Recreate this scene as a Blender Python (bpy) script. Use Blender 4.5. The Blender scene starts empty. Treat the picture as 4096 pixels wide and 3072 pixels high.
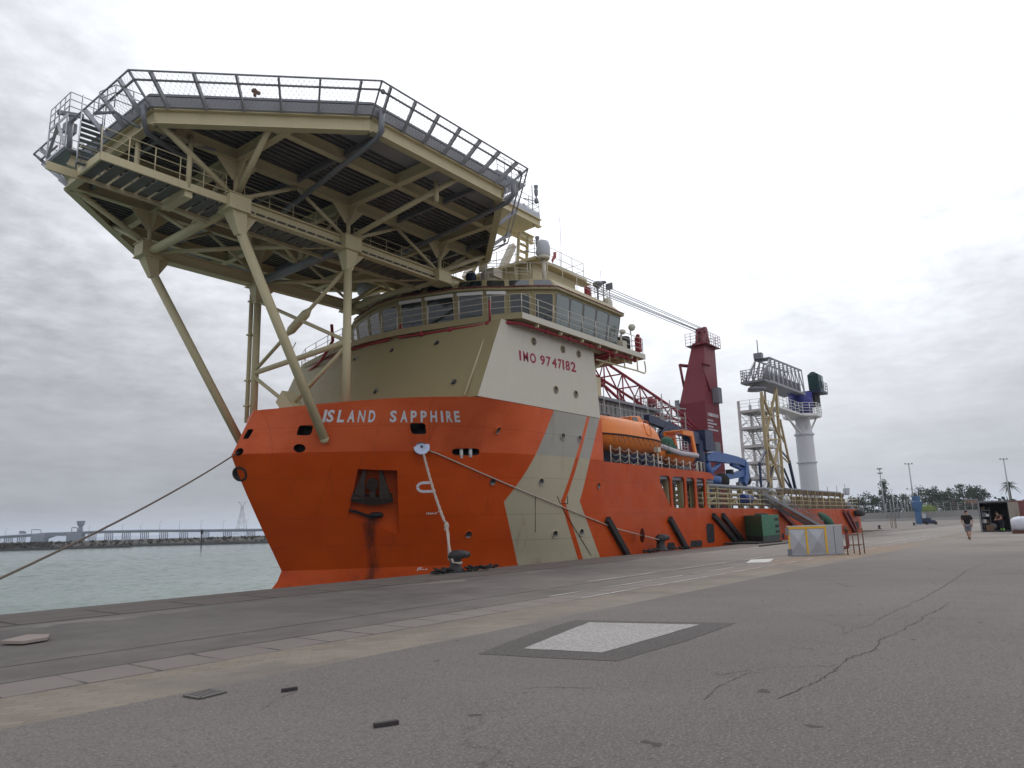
import bpy, bmesh, math, random
import numpy as np
from mathutils import Vector, Matrix
from mathutils.bvhtree import BVHTree
random.seed(7)
R = math.radians
SC = bpy.context.scene

# ------------------------------------------------------------------ camera
# world: X runs along the quay (bow -> stern), Y out over the water, Z up; the lens stands at (0,0,1.6)
K = 4096 / 2212.0
FP = 2880.0; HC = 2107.0; RL = .028; VPX, VPY = 4380.0, 2040.0; EYE = 1.6
def dcam(px, py): return np.array([(px*K-2048)/FP, -(py*K-1536)/FP, -1.0])
_n = np.array([-RL, 1, -(HC-1536)/FP]); _n /= np.linalg.norm(_n)
_x = np.array([(VPX-2048)/FP, -(VPY-1536)/FP, -1.0]); _x -= _n*(_x@_n); _x /= np.linalg.norm(_x)
_y = np.cross(_n, _x)
CM = np.array([_x, _y, _n]); CO = np.array([0, 0, EYE])
def ray(px, py): return CM @ dcam(px, py)
def atZ(px, py, z):
    d = ray(px, py); return Vector(CO + d*((z-EYE)/d[2]))
def atY(px, py, y):
    d = ray(px, py); return Vector(CO + d*(y/d[1]))
def atX(px, py, x):
    d = ray(px, py); return Vector(CO + d*(x/d[0]))
def atD(px, py, dep): return Vector(CO + ray(px, py)*dep)

cam = bpy.data.cameras.new('camera'); cam.sensor_width = 36; cam.lens = 36*FP/4096
cam.clip_start = .1; cam.clip_end = 20000
co = bpy.data.objects.new('camera', cam); SC.collection.objects.link(co)
mw = Matrix.Identity(4)
for i in range(3):
    for j in range(3): mw[i][j] = CM[i, j]
    mw[i][3] = CO[i]
co.matrix_world = mw
SC.camera = co

# ------------------------------------------------------------------ sky and sun
SUN_EL, SUN_AZ = 48.0, 32.0          # azimuth from +X towards +Y
W = bpy.data.worlds.new('World'); SC.world = W; W.use_nodes = True
nt = W.node_tree; N = nt.nodes; L = nt.links
for n in list(N): N.remove(n)
def nd(tree, t, **kw):
    n = tree.nodes.new(t)
    for k, v in kw.items(): setattr(n, k, v)
    return n
def math_(tree, op, a, b=None, c=None, clamp=False):
    n = tree.nodes.new('ShaderNodeMath'); n.operation = op; n.use_clamp = clamp
    for i, v in enumerate((a, b, c)):
        if v is None: continue
        if isinstance(v, (int, float)): n.inputs[i].default_value = v
        else: tree.links.new(v, n.inputs[i])
    return n.outputs[0]
def maprange(tree, v, a, b, c, d, smooth=True):
    n = tree.nodes.new('ShaderNodeMapRange'); n.interpolation_type = 'SMOOTHSTEP' if smooth else 'LINEAR'
    n.inputs[1].default_value = a; n.inputs[2].default_value = b; n.inputs[3].default_value = c; n.inputs[4].default_value = d
    tree.links.new(v, n.inputs[0]); return n.outputs[0]
def mixc(tree, f, a, b, mode='MIX'):
    n = tree.nodes.new('ShaderNodeMix'); n.data_type = 'RGBA'; n.blend_type = mode
    for s, v in ((n.inputs[0], f), (n.inputs[6], a), (n.inputs[7], b)):
        if isinstance(v, (int, float)): s.default_value = v
        elif isinstance(v, (tuple, list)): s.default_value = (*v[:3], 1)
        else: tree.links.new(v, s)
    return n.outputs[2]
out = nd(nt, 'ShaderNodeOutputWorld'); bg = nd(nt, 'ShaderNodeBackground')
L.new(bg.outputs[0], out.inputs[0])
BGS = .1
bg.inputs[1].default_value = BGS
sky = nd(nt, 'ShaderNodeTexSky', sky_type='NISHITA'); sky.sun_disc = False
sky.sun_elevation = R(SUN_EL); sky.sun_rotation = R(90-SUN_AZ); sky.air_density = 1.2; sky.dust_density = 2.0
tc = nd(nt, 'ShaderNodeTexCoord'); DIR = tc.outputs['Generated']
sep = nd(nt, 'ShaderNodeSeparateXYZ'); L.new(DIR, sep.inputs[0])
zc = math_(nt, 'ADD', math_(nt, 'MAXIMUM', sep.outputs[2], 0.0), .16)
cx = math_(nt, 'DIVIDE', sep.outputs[0], zc); cy = math_(nt, 'DIVIDE', sep.outputs[1], zc)
cmb = nd(nt, 'ShaderNodeCombineXYZ'); L.new(cx, cmb.inputs[0]); L.new(cy, cmb.inputs[1])
n1 = nd(nt, 'ShaderNodeTexNoise'); n1.inputs['Scale'].default_value = 4.2; n1.inputs['Detail'].default_value = 10; n1.inputs['Roughness'].default_value = .6
n2 = nd(nt, 'ShaderNodeTexNoise'); n2.inputs['Scale'].default_value = 1.0; n2.inputs['Detail'].default_value = 5
n3 = nd(nt, 'ShaderNodeTexNoise'); n3.inputs['Scale'].default_value = 15; n3.inputs['Detail'].default_value = 8; n3.inputs['Roughness'].default_value = .62
for n_ in (n1, n2, n3): L.new(cmb.outputs[0], n_.inputs[0])
def dotdir(v):
    n = nd(nt, 'ShaderNodeVectorMath', operation='DOT_PRODUCT'); L.new(DIR, n.inputs[0])
    n.inputs[1].default_value = Vector(v).normalized(); return n.outputs['Value']
g1 = maprange(nt, dotdir(ray(1290, -40)), .70, .985, 0, 1)       # the bright veil of cloud round the hidden sun
g2 = maprange(nt, dotdir(ray(60, 1120)), .72, 1.0, 0, 1)          # darker cloud low over the water
g3 = maprange(nt, dotdir((-.1, -1, .5)), .1, 1.0, 0, 1)        # thinner cloud inland
hz_ = maprange(nt, sep.outputs[2], -.02, .42, 1, 0)              # cloud base darkens towards the horizon
lum = math_(nt, 'ADD', .80, math_(nt, 'MULTIPLY', g1, .50))
lum = math_(nt, 'SUBTRACT', lum, math_(nt, 'MULTIPLY', hz_, .27))
lum = math_(nt, 'SUBTRACT', lum, math_(nt, 'MULTIPLY', g2, .13))
lum = math_(nt, 'ADD', lum, math_(nt, 'MULTIPLY', g3, .22))
up = maprange(nt, sep.outputs[2], .03, .40, 0, 1)
tex = math_(nt, 'MULTIPLY', math_(nt, 'SUBTRACT', n1.outputs['Fac'], .5), math_(nt, 'ADD', .16, math_(nt, 'MULTIPLY', up, .62)))
tex2 = math_(nt, 'MULTIPLY', math_(nt, 'SUBTRACT', n2.outputs['Fac'], .5), .24)
tex3 = math_(nt, 'MULTIPLY', math_(nt, 'SUBTRACT', n3.outputs['Fac'], .5), math_(nt, 'MULTIPLY', up, .42))
lum = math_(nt, 'ADD', lum, math_(nt, 'ADD', tex, math_(nt, 'ADD', tex2, tex3)))
lum = math_(nt, 'MAXIMUM', lum, .12)
cl = nd(nt, 'ShaderNodeCombineColor')
for i, f in enumerate((.965, .99, 1.05)):
    L.new(math_(nt, 'MULTIPLY', lum, f/BGS), cl.inputs[i])
hole = maprange(nt, math_(nt, 'ADD', n1.outputs['Fac'], math_(nt, 'MULTIPLY', n3.outputs['Fac'], .35)), .50, .38, 0, .6)
skc = mixc(nt, hole, cl.outputs[0], sky.outputs[0])
L.new(skc, bg.inputs[0])

sl = bpy.data.lights.new('sun', 'SUN'); sl.energy = .9; sl.angle = R(14); sl.color = (1, .965, .91)
so = bpy.data.objects.new('sun', sl); SC.collection.objects.link(so)
sd = Vector((math.cos(R(SUN_AZ))*math.cos(R(SUN_EL)), math.sin(R(SUN_AZ))*math.cos(R(SUN_EL)), math.sin(R(SUN_EL))))
so.rotation_euler = sd.to_track_quat('Z', 'Y').to_euler(); so.location = (0, 0, 60)
SC.view_settings.view_transform = 'Standard'; SC.view_settings.look = 'None'
HAZE = .00018
SC.view_settings.exposure = 0.0; SC.view_settings.gamma = 1.0

# ------------------------------------------------------------------ helpers
UP = Vector((0, 0, 1))
def V(*a): return Vector(a)
def link(o): SC.collection.objects.link(o); return o
def root_of(o):
    while o.parent: o = o.parent
    return o
def tag(o, label=None, cat=None, group=None, kind=None):
    if label: o['label'] = label
    if cat: o['category'] = cat
    if group: o['group'] = group
    if kind: o['kind'] = kind
    return o
def thing(name, label, cat, loc, group=None):
    o = bpy.data.objects.new(name, None); o.empty_display_size = .3; link(o); o.location = loc
    return tag(o, label, cat, group)

class MB:
    def __init__(s): s.v = []; s.f = []; s.sm = []; s.mi = []; s.cm = 0
    def add(s, vs, fs, smooth=False):
        b = len(s.v); s.v += [Vector(p) for p in vs]
        for f in fs: s.f.append([b+i for i in f]); s.sm.append(smooth); s.mi.append(s.cm)
        return s
    def box(s, c, d, rot=None):
        c = Vector(c); vs = []
        for x in (-.5, .5):
            for y in (-.5, .5):
                for z in (-.5, .5):
                    p = Vector((x*d[0], y*d[1], z*d[2])); vs.append(c + (rot @ p if rot else p))
        return s.add(vs, [(0, 1, 3, 2), (4, 6, 7, 5), (0, 4, 5, 1), (2, 3, 7, 6), (0, 2, 6, 4), (1, 5, 7, 3)])
    def bx(s, x0, x1, y0, y1, z0, z1): return s.box(((x0+x1)/2, (y0+y1)/2, (z0+z1)/2), (abs(x1-x0), abs(y1-y0), abs(z1-z0)))
    def frame(s, p0, p1, up=UP):
        a = (Vector(p1)-Vector(p0)); l = a.length; a = a.normalized()
        u = Vector(up)
        if abs(a.dot(u)) > .98: u = Vector((1, 0, 0))
        sx = a.cross(u).normalized(); return a, sx, sx.cross(a).normalized(), l
    def beam(s, p0, p1, w, h, up=UP):
        p0 = Vector(p0); p1 = Vector(p1); a, sx, sz, l = s.frame(p0, p1, up)
        vs = [p + sx*(i*w/2) + sz*(j*h/2) for p in (p0, p1) for i, j in ((-1, -1), (1, -1), (1, 1), (-1, 1))]
        return s.add(vs, [(3, 2, 1, 0), (4, 5, 6, 7), (0, 1, 5, 4), (1, 2, 6, 5), (2, 3, 7, 6), (3, 0, 4, 7)])
    def ibeam(s, p0, p1, w, h, t=.04, up=UP):
        p0 = Vector(p0); p1 = Vector(p1); a, sx, sz, l = s.frame(p0, p1, up)
        s.beam(p0+sz*(h/2-t/2), p1+sz*(h/2-t/2), w, t, up); s.beam(p0-sz*(h/2-t/2), p1-sz*(h/2-t/2), w, t, up)
        return s.beam(p0, p1, t, h-2*t, up)
    def tube(s, p0, p1, r, r1=None, n=8, cap=True):
        r1 = r if r1 is None else r1
        p0 = Vector(p0); p1 = Vector(p1); a, sx, sz, l = s.frame(p0, p1)
        vs = []
        for p, q in ((p0, r), (p1, r1)):
            for i in range(n):
                t = 2*math.pi*i/n; vs.append(p + (sx*math.cos(t)+sz*math.sin(t))*q)
        s.add(vs, [(i, (i+1) % n, n+(i+1) % n, n+i) for i in range(n)], True)
        if cap:
            b = len(s.v)-2*n
            s.f.append([b+i for i in reversed(range(n))]); s.sm.append(False); s.mi.append(s.cm)
            s.f.append([b+n+i for i in range(n)]); s.sm.append(False); s.mi.append(s.cm)
        return s
    def path(s, pts, r, n=6, closed=False):
        pts = [Vector(p) for p in pts]; m = len(pts); vs = []; prev = None
        rr = r if isinstance(r, (list, tuple)) else [r]*m
        for i, p in enumerate(pts):
            a = pts[(i-1) % m] if (closed or i) else p; b = pts[(i+1) % m] if (closed or i < m-1) else p
            t = (b-a).normalized()
            if prev is None:
                u = UP if abs(t.z) < .95 else Vector((1, 0, 0)); sx = t.cross(u).normalized()
            else:
                sx = (prev - t*prev.dot(t)); sx = sx.normalized() if sx.length > 1e-6 else t.orthogonal().normalized()
            prev = sx; sz = sx.cross(t)
            for k in range(n):
                q = 2*math.pi*k/n; vs.append(p+(sx*math.cos(q)+sz*math.sin(q))*rr[i])
        fs = []
        for i in range(m if closed else m-1):
            j = (i+1) % m
            for k in range(n): fs.append((i*n+k, i*n+(k+1) % n, j*n+(k+1) % n, j*n+k))
        s.add(vs, fs, True)
        if not closed:
            b = len(s.v)-m*n
            s.f.append([b+k for k in reversed(range(n))]); s.sm.append(False); s.mi.append(s.cm)
            s.f.append([b+(m-1)*n+k for k in range(n)]); s.sm.append(False); s.mi.append(s.cm)
        return s
    def prism(s, poly, vec):
        poly = [Vector(p) for p in poly]; n = len(poly); vec = Vector(vec)
        s.add(poly+[p+vec for p in poly], [tuple(reversed(range(n))), tuple(range(n, 2*n))] + [(i, (i+1) % n, n+(i+1) % n, n+i) for i in range(n)])
        return s
    def loft(s, rings, closed=True, cap=True, smooth=False):
        n = len(rings[0]); vs = [Vector(p) for r_ in rings for p in r_]; fs = []
        for i in range(len(rings)-1):
            for k in range(n if closed else n-1): fs.append((i*n+k, i*n+(k+1) % n, (i+1)*n+(k+1) % n, (i+1)*n+k))
        s.add(vs, fs, smooth)
        if cap and closed:
            b = len(s.v)-len(vs)
            s.f.append([b+k for k in reversed(range(n))]); s.sm.append(False); s.mi.append(s.cm)
            e = b+(len(rings)-1)*n
            s.f.append([e+k for k in range(n)]); s.sm.append(False); s.mi.append(s.cm)
        return s
    def lathe(s, prof, c, n=16, axis=UP, smooth=True, cap=True):
        c = Vector(c); a = Vector(axis).normalized(); sx = a.orthogonal().normalized(); sy = a.cross(sx)
        rings = [[c + a*z + (sx*math.cos(2*math.pi*k/n)+sy*math.sin(2*math.pi*k/n))*max(r, 1e-4) for k in range(n)] for r, z in prof]
        return s.loft(rings, True, cap, smooth)
    def ball(s, c, r, n=10, m=7, sc=(1, 1, 1)):
        c = Vector(c); rings = []
        for j in range(m+1):
            t = math.pi*j/m; q = max(math.sin(t), .002)
            rings.append([c+Vector((r*sc[0]*q*math.cos(2*math.pi*k/n), r*sc[1]*q*math.sin(2*math.pi*k/n), -r*sc[2]*math.cos(t))) for k in range(n)])
        return s.loft(rings, True, True, True)
    def rail(s, pts, h=1.0, bars=3, step=1.5, r=.022, n=5, first=True):
        pts = [Vector(p) for p in pts]
        for b in range(bars):
            z = UP*(h*(b+1)/bars)
            for i in range(len(pts)-1): s.tube(pts[i]+z, pts[i+1]+z, r*.8, n=n, cap=False)
        for i in range(len(pts)-1):
            l = (pts[i+1]-pts[i]).length; m = max(1, round(l/step))
            for k in range(0 if i == 0 else 1, m+1):
                p = pts[i].lerp(pts[i+1], k/m); s.tube(p, p+UP*h, r, n=n)
        return s
    def pieces(s):
        """loose islands grouped where they lie close together: one list of face numbers for each piece"""
        n = len(s.v); par = list(range(n))
        def find(i):
            while par[i] != i: par[i] = par[par[i]]; i = par[i]
            return i
        for f in s.f:
            a = find(f[0])
            for i in f[1:]: par[find(i)] = a
        isl = {}
        for k, f in enumerate(s.f): isl.setdefault(find(f[0]), []).append(k)
        ks = list(isl)
        if not 2 <= len(ks) <= 700: return None
        lo, hi = [], []
        for r_ in ks:
            q = np.array([s.v[i] for k in isl[r_] for i in s.f[k]]); lo.append(q.min(0)); hi.append(q.max(0))
        lo, hi = np.array(lo), np.array(hi); size = (hi-lo).max(1)
        gap = np.maximum(0, np.maximum(lo[:, None]-hi[None], lo[None]-hi[:, None]))
        near = np.sqrt((gap**2).sum(2)) <= np.maximum(.02, .5*np.maximum(size[:, None], size[None]))
        grp = [-1]*len(ks); g = 0
        for i in range(len(ks)):
            if grp[i] >= 0: continue
            st = [i]; grp[i] = g
            while st:
                a = st.pop()
                for b in np.nonzero(near[a])[0]:
                    if grp[b] < 0: grp[b] = g; st.append(b)
            g += 1
        if g < 2: return None
        return [[k for i, r_ in enumerate(ks) if grp[i] == j for k in isl[r_]] for j in range(g)]
    def build(s, name, mat, parent=None, loc=None, bevel=0, split=True):
        if parent and split:
            pc = s.pieces()
            if pc:
                first = None
                for fs in pc:
                    m_ = MB(); mp_ = {}
                    for k in fs:
                        f = []
                        for i in s.f[k]:
                            if i not in mp_: mp_[i] = len(m_.v); m_.v.append(s.v[i])
                            f.append(mp_[i])
                        m_.f.append(f); m_.sm.append(s.sm[k]); m_.mi.append(s.mi[k])
                    o = m_.build(name, mat, parent, bevel=bevel, split=False); first = first or o
                return first
        if parent: off = root_of(parent).location.copy()
        elif loc is not None: off = Vector(loc)
        else:
            xs = [p.x for p in s.v]; ys = [p.y for p in s.v]; zs = [p.z for p in s.v]
            off = Vector(((min(xs)+max(xs))/2, (min(ys)+max(ys))/2, min(zs)))
        me = bpy.data.meshes.new(name); me.from_pydata([p-off for p in s.v], [], s.f); me.update()
        bm_ = bmesh.new(); bm_.from_mesh(me); bmesh.ops.recalc_face_normals(bm_, faces=bm_.faces); bm_.to_mesh(me); bm_.free()
        for m in (mat if isinstance(mat, (list, tuple)) else [mat]): me.materials.append(m)
        for p, q, i in zip(me.polygons, s.sm, s.mi): p.use_smooth = q; p.material_index = i
        o = link(bpy.data.objects.new(name, me))
        if parent: o.parent = parent
        else: o.location = off
        if bevel:
            b = o.modifiers.new('bevel', 'BEVEL'); b.width = bevel; b.segments = 2; b.limit_method = 'ANGLE'; b.angle_limit = R(50)
        return o
def copy_tree(o, parent=None):
    c = o.copy(); link(c); c.parent = parent
    for ch in o.children: copy_tree(ch, c)
    return c

# ------------------------------------------------------------------ materials
MATS = {}
def base_mat(name):
    m = bpy.data.materials.new(name); m.use_nodes = True; MATS[name] = m
    t = m.node_tree; b = t.nodes['Principled BSDF']; return m, t, b
def nz(t, scale, detail=4, vec=None, rough=.55, dist=0):
    n = t.nodes.new('ShaderNodeTexNoise'); n.inputs['Scale'].default_value = scale; n.inputs['Detail'].default_value = detail
    n.inputs['Roughness'].default_value = rough; n.inputs['Distortion'].default_value = dist
    if vec is not None: t.links.new(vec, n.inputs[0])
    return n.outputs['Fac']
def objco(t, scale=(1, 1, 1), loc=(0, 0, 0), rot=(0, 0, 0)):
    c = t.nodes.new('ShaderNodeTexCoord'); m = t.nodes.new('ShaderNodeMapping')
    m.inputs['Scale'].default_value = scale; m.inputs['Location'].default_value = loc; m.inputs['Rotation'].default_value = rot
    t.links.new(c.outputs['Object'], m.inputs[0]); return m.outputs[0]
def bumpn(t, b, h, strength=.3, dist=.02):
    n = t.nodes.new('ShaderNodeBump'); n.inputs['Strength'].default_value = strength; n.inputs['Distance'].default_value = dist
    t.links.new(h, n.inputs['Height']); t.links.new(n.outputs[0], b.inputs['Normal'])
def paint(name, rgb, rough=.5, metal=0, var=.12, scale=1.5, dirt=None, damt=.25, streak=True, bump=.12, spec=.4):
    """painted or weathered surface: soft tone variation, grime running down, faint unevenness"""
    m, t, b = base_mat(name)
    v = objco(t)
    a = nz(t, scale, 5, v); c = mixc(t, a, [x*(1-var) for x in rgb], [min(1, x*(1+var)) for x in rgb])
    if dirt:
        sv = objco(t, (3.2, 3.2, .35) if streak else (1.3, 1.3, 1.3))
        d = maprange(t, nz(t, 1.2, 6, sv, .65), .52, .78, 0, damt)
        c = mixc(t, d, c, dirt)
    t.links.new(c, b.inputs['Base Color'])
    b.inputs['Metallic'].default_value = metal; b.inputs['Specular IOR Level'].default_value = spec
    rr = maprange(t, nz(t, 6, 3, v), .3, .7, max(.05, rough-.1), min(1, rough+.1)); t.links.new(rr, b.inputs['Roughness'])
    if bump: bumpn(t, b, nz(t, 2.2, 4, v), bump, .03)
    return m
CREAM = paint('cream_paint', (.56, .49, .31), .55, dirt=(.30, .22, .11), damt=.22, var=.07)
CREAMF = paint('shaded_cream_paint', (.30, .252, .135), .55, dirt=(.22, .17, .09), damt=.25, var=.07)  # the cream again, darkened to hold the shade on the front
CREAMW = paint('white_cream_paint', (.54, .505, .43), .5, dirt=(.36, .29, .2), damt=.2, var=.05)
TRUSS = paint('truss_cream_paint', (.50, .42, .22), .5, dirt=(.24, .15, .06), damt=.3, var=.08)
NETM = paint('net_frame_grey', (.29, .29, .31), .5, .3, var=.12)
PLATE = paint('deck_edge_grey', (.34, .34, .365), .5, .1, var=.1, dirt=(.2, .17, .14), damt=.3)
GREYM = paint('grey_steel', (.22, .225, .25), .5, .3, var=.12, dirt=(.12, .09, .07), damt=.25)
ALU = paint('aluminium', (.42, .43, .46), .42, .5, var=.1)
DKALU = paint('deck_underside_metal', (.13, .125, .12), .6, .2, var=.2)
DARK = paint('dark_void', (.012, .012, .014), .7, var=.1, bump=0)
BLACK = paint('black_rubber', (.022, .02, .02), .75, var=.3, dirt=(.1, .06, .05), damt=.4)
ORANGE = paint('lifeboat_orange', (.78, .22, .035), .38, var=.08, dirt=(.35, .12, .04), damt=.35)
REDC = paint('crane_red', (.17, .018, .03), .5, var=.12, dirt=(.06, .012, .015), damt=.3)
REDP = paint('pipe_red', (.27, .022, .035), .5, var=.15, dirt=(.1, .03, .03), damt=.3)
NAVY = paint('davit_navy', (.018, .028, .075), .45, var=.2)
BLUEC = paint('knuckle_crane_blue', (.045, .11, .30), .45, var=.15, dirt=(.05, .05, .08), damt=.3)
DEEPB = paint('slew_ring_blue', (.03, .033, .22), .5, var=.15)
WHITE = paint('white_paint', (.70, .70, .69), .5, var=.06, dirt=(.4, .36, .3), damt=.2)
COLW = paint('column_white', (.58, .59, .62), .5, var=.05, dirt=(.35, .33, .3), damt=.3)
LETTER = paint('letter_grey_white', (.62, .63, .68), .6, var=.06)
LETTERR = paint('letter_red', (.28, .02, .05), .6, var=.08)
RUST = paint('rust', (.16, .07, .035), .85, var=.35, scale=5, dirt=(.3, .2, .14), damt=.4, streak=False)
RUSTP = paint('rusted_red_pipe', (.17, .035, .035), .7, var=.2, dirt=(.25, .15, .1), damt=.45)
WOODR = paint('weathered_rail_timber', (.135, .092, .052), .85, var=.35, scale=3, dirt=(.06, .035, .02), damt=.7)
PIPEB = paint('deck_pipe_beige', (.27, .215, .125), .6, var=.2, dirt=(.14, .08, .04), damt=.5)
GRNB = paint('generator_green', (.016, .13, .07), .45, var=.08, dirt=(.05, .08, .06), damt=.2)
GRND = paint('generator_base', (.03, .045, .04), .6, var=.2)
YEL = paint('yellow_edge_paint', (.68, .40, .03), .55, var=.1, dirt=(.3, .16, .04), damt=.3)
GALV = paint('galvanised_sheet', (.40, .41, .44), .42, .55, var=.08, scale=4)
YELT = paint('yellow_truss_paint', (.40, .315, .17), .6, var=.15, dirt=(.25, .14, .06), damt=.4)
SHED = paint('weathered_shed_sheet', (.27, .27, .27), .7, var=.35, scale=2, dirt=(.08, .075, .07), damt=.8)
SCAF = paint('scaffold_tube', (.33, .32, .31), .5, .5)
ROPE = paint('rope_fibre', (.42, .36, .31), .9, var=.25, scale=20, bump=.4)
ROPED = paint('dark_rope_fibre', (.16, .125, .10), .9, var=.25, scale=20, bump=.4)
ANCH = paint('anchor_iron', (.028, .017, .014), .7, .1, var=.4, scale=4, dirt=(.06, .03, .02), damt=.5)
BOLL = paint('bollard_iron', (.035, .033, .036), .55, .4, var=.4, scale=6, dirt=(.3, .3, .3), damt=.5)
CONC = paint('pale_concrete', (.48, .46, .44), .85, var=.12, scale=2, dirt=(.3, .28, .26), damt=.4, streak=False)
WALLC = paint('retaining_wall_concrete', (.26, .255, .25), .9, var=.15, scale=.5, dirt=(.15, .14, .13), damt=.5)
POLEM = paint('galvanised_pole', (.36, .37, .39), .5, .3)
BRIDGC = paint('hazed_bridge_concrete', (.15, .17, .21), .9, var=.12, scale=.1)  # distance haze is mixed into this bluish tone
SKIN = paint('skin', (.42, .24, .17), .6, var=.08, scale=8, bump=.05)
TEE = paint('black_cotton', (.014, .013, .015), .9, var=.2, scale=12)
SHORTS = paint('grey_cotton', (.17, .18, .21), .9, var=.15, scale=10)
SHOE = paint('dark_shoe', (.02, .02, .03), .7)
HAIR = paint('dark_hair', (.02, .014, .01), .7)
HIVIS = paint('hi_vis_green', (.25, .62, .08), .8)
TARPW = paint('white_sack_fabric', (.62, .64, .72), .85, var=.08, scale=3)
REDCT = paint('container_red', (.20, .06, .06), .6, var=.2, dirt=(.2, .18, .16), damt=.6)
DOORC = paint('container_door_grey', (.28, .25, .21), .7, var=.2, dirt=(.12, .1, .09), damt=.6)
BLUEQ = paint('quay_machine_blue', (.05, .12, .25), .6, var=.2)
NETG = paint('gangway_net_green', (.03, .10, .065), .85, var=.2)
BROWNB = paint('crate_brown', (.16, .10, .06), .9, var=.3)
BARK = paint('bark', (.09, .065, .05), .9, var=.3, scale=4)
BLUED = paint('blue_drum', (.035, .06, .22), .45)
RAFT = paint('raft_canister', (.52, .55, .56), .5, dirt=(.3, .33, .3), damt=.3)
RUBW = paint('fender_grey', (.46, .43, .47), .7)
def glass_mat(name, rgb, rough=.05):
    m, t, b = base_mat(name); b.inputs['Base Color'].default_value = (*rgb, 1); b.inputs['Roughness'].default_value = rough
    b.inputs['Specular IOR Level'].default_value = .8; b.inputs['IOR'].default_value = 1.5
    v = objco(t, (.8, .8, .8)); bumpn(t, b, nz(t, 1.2, 2, v), .12, .05)
    return m
GLASS = glass_mat('bridge_glass', (.012, .020, .024))
PORTG = glass_mat('porthole_glass', (.03, .03, .032))
def leaf_mat(name, a, b_):
    m, t, b = base_mat(name); v = objco(t)
    c = mixc(t, nz(t, .9, 4, v), a, b_); t.links.new(c, b.inputs['Base Color']); b.inputs['Roughness'].default_value = .8
    return m
LEAF = leaf_mat('dark_leaf', (.020, .034, .018), (.055, .075, .04)); LEAFY = leaf_mat('bright_bush_leaf', (.10, .15, .02), (.2, .27, .05))
LEAFP = leaf_mat('palm_leaf', (.03, .05, .025), (.07, .095, .05))

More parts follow.
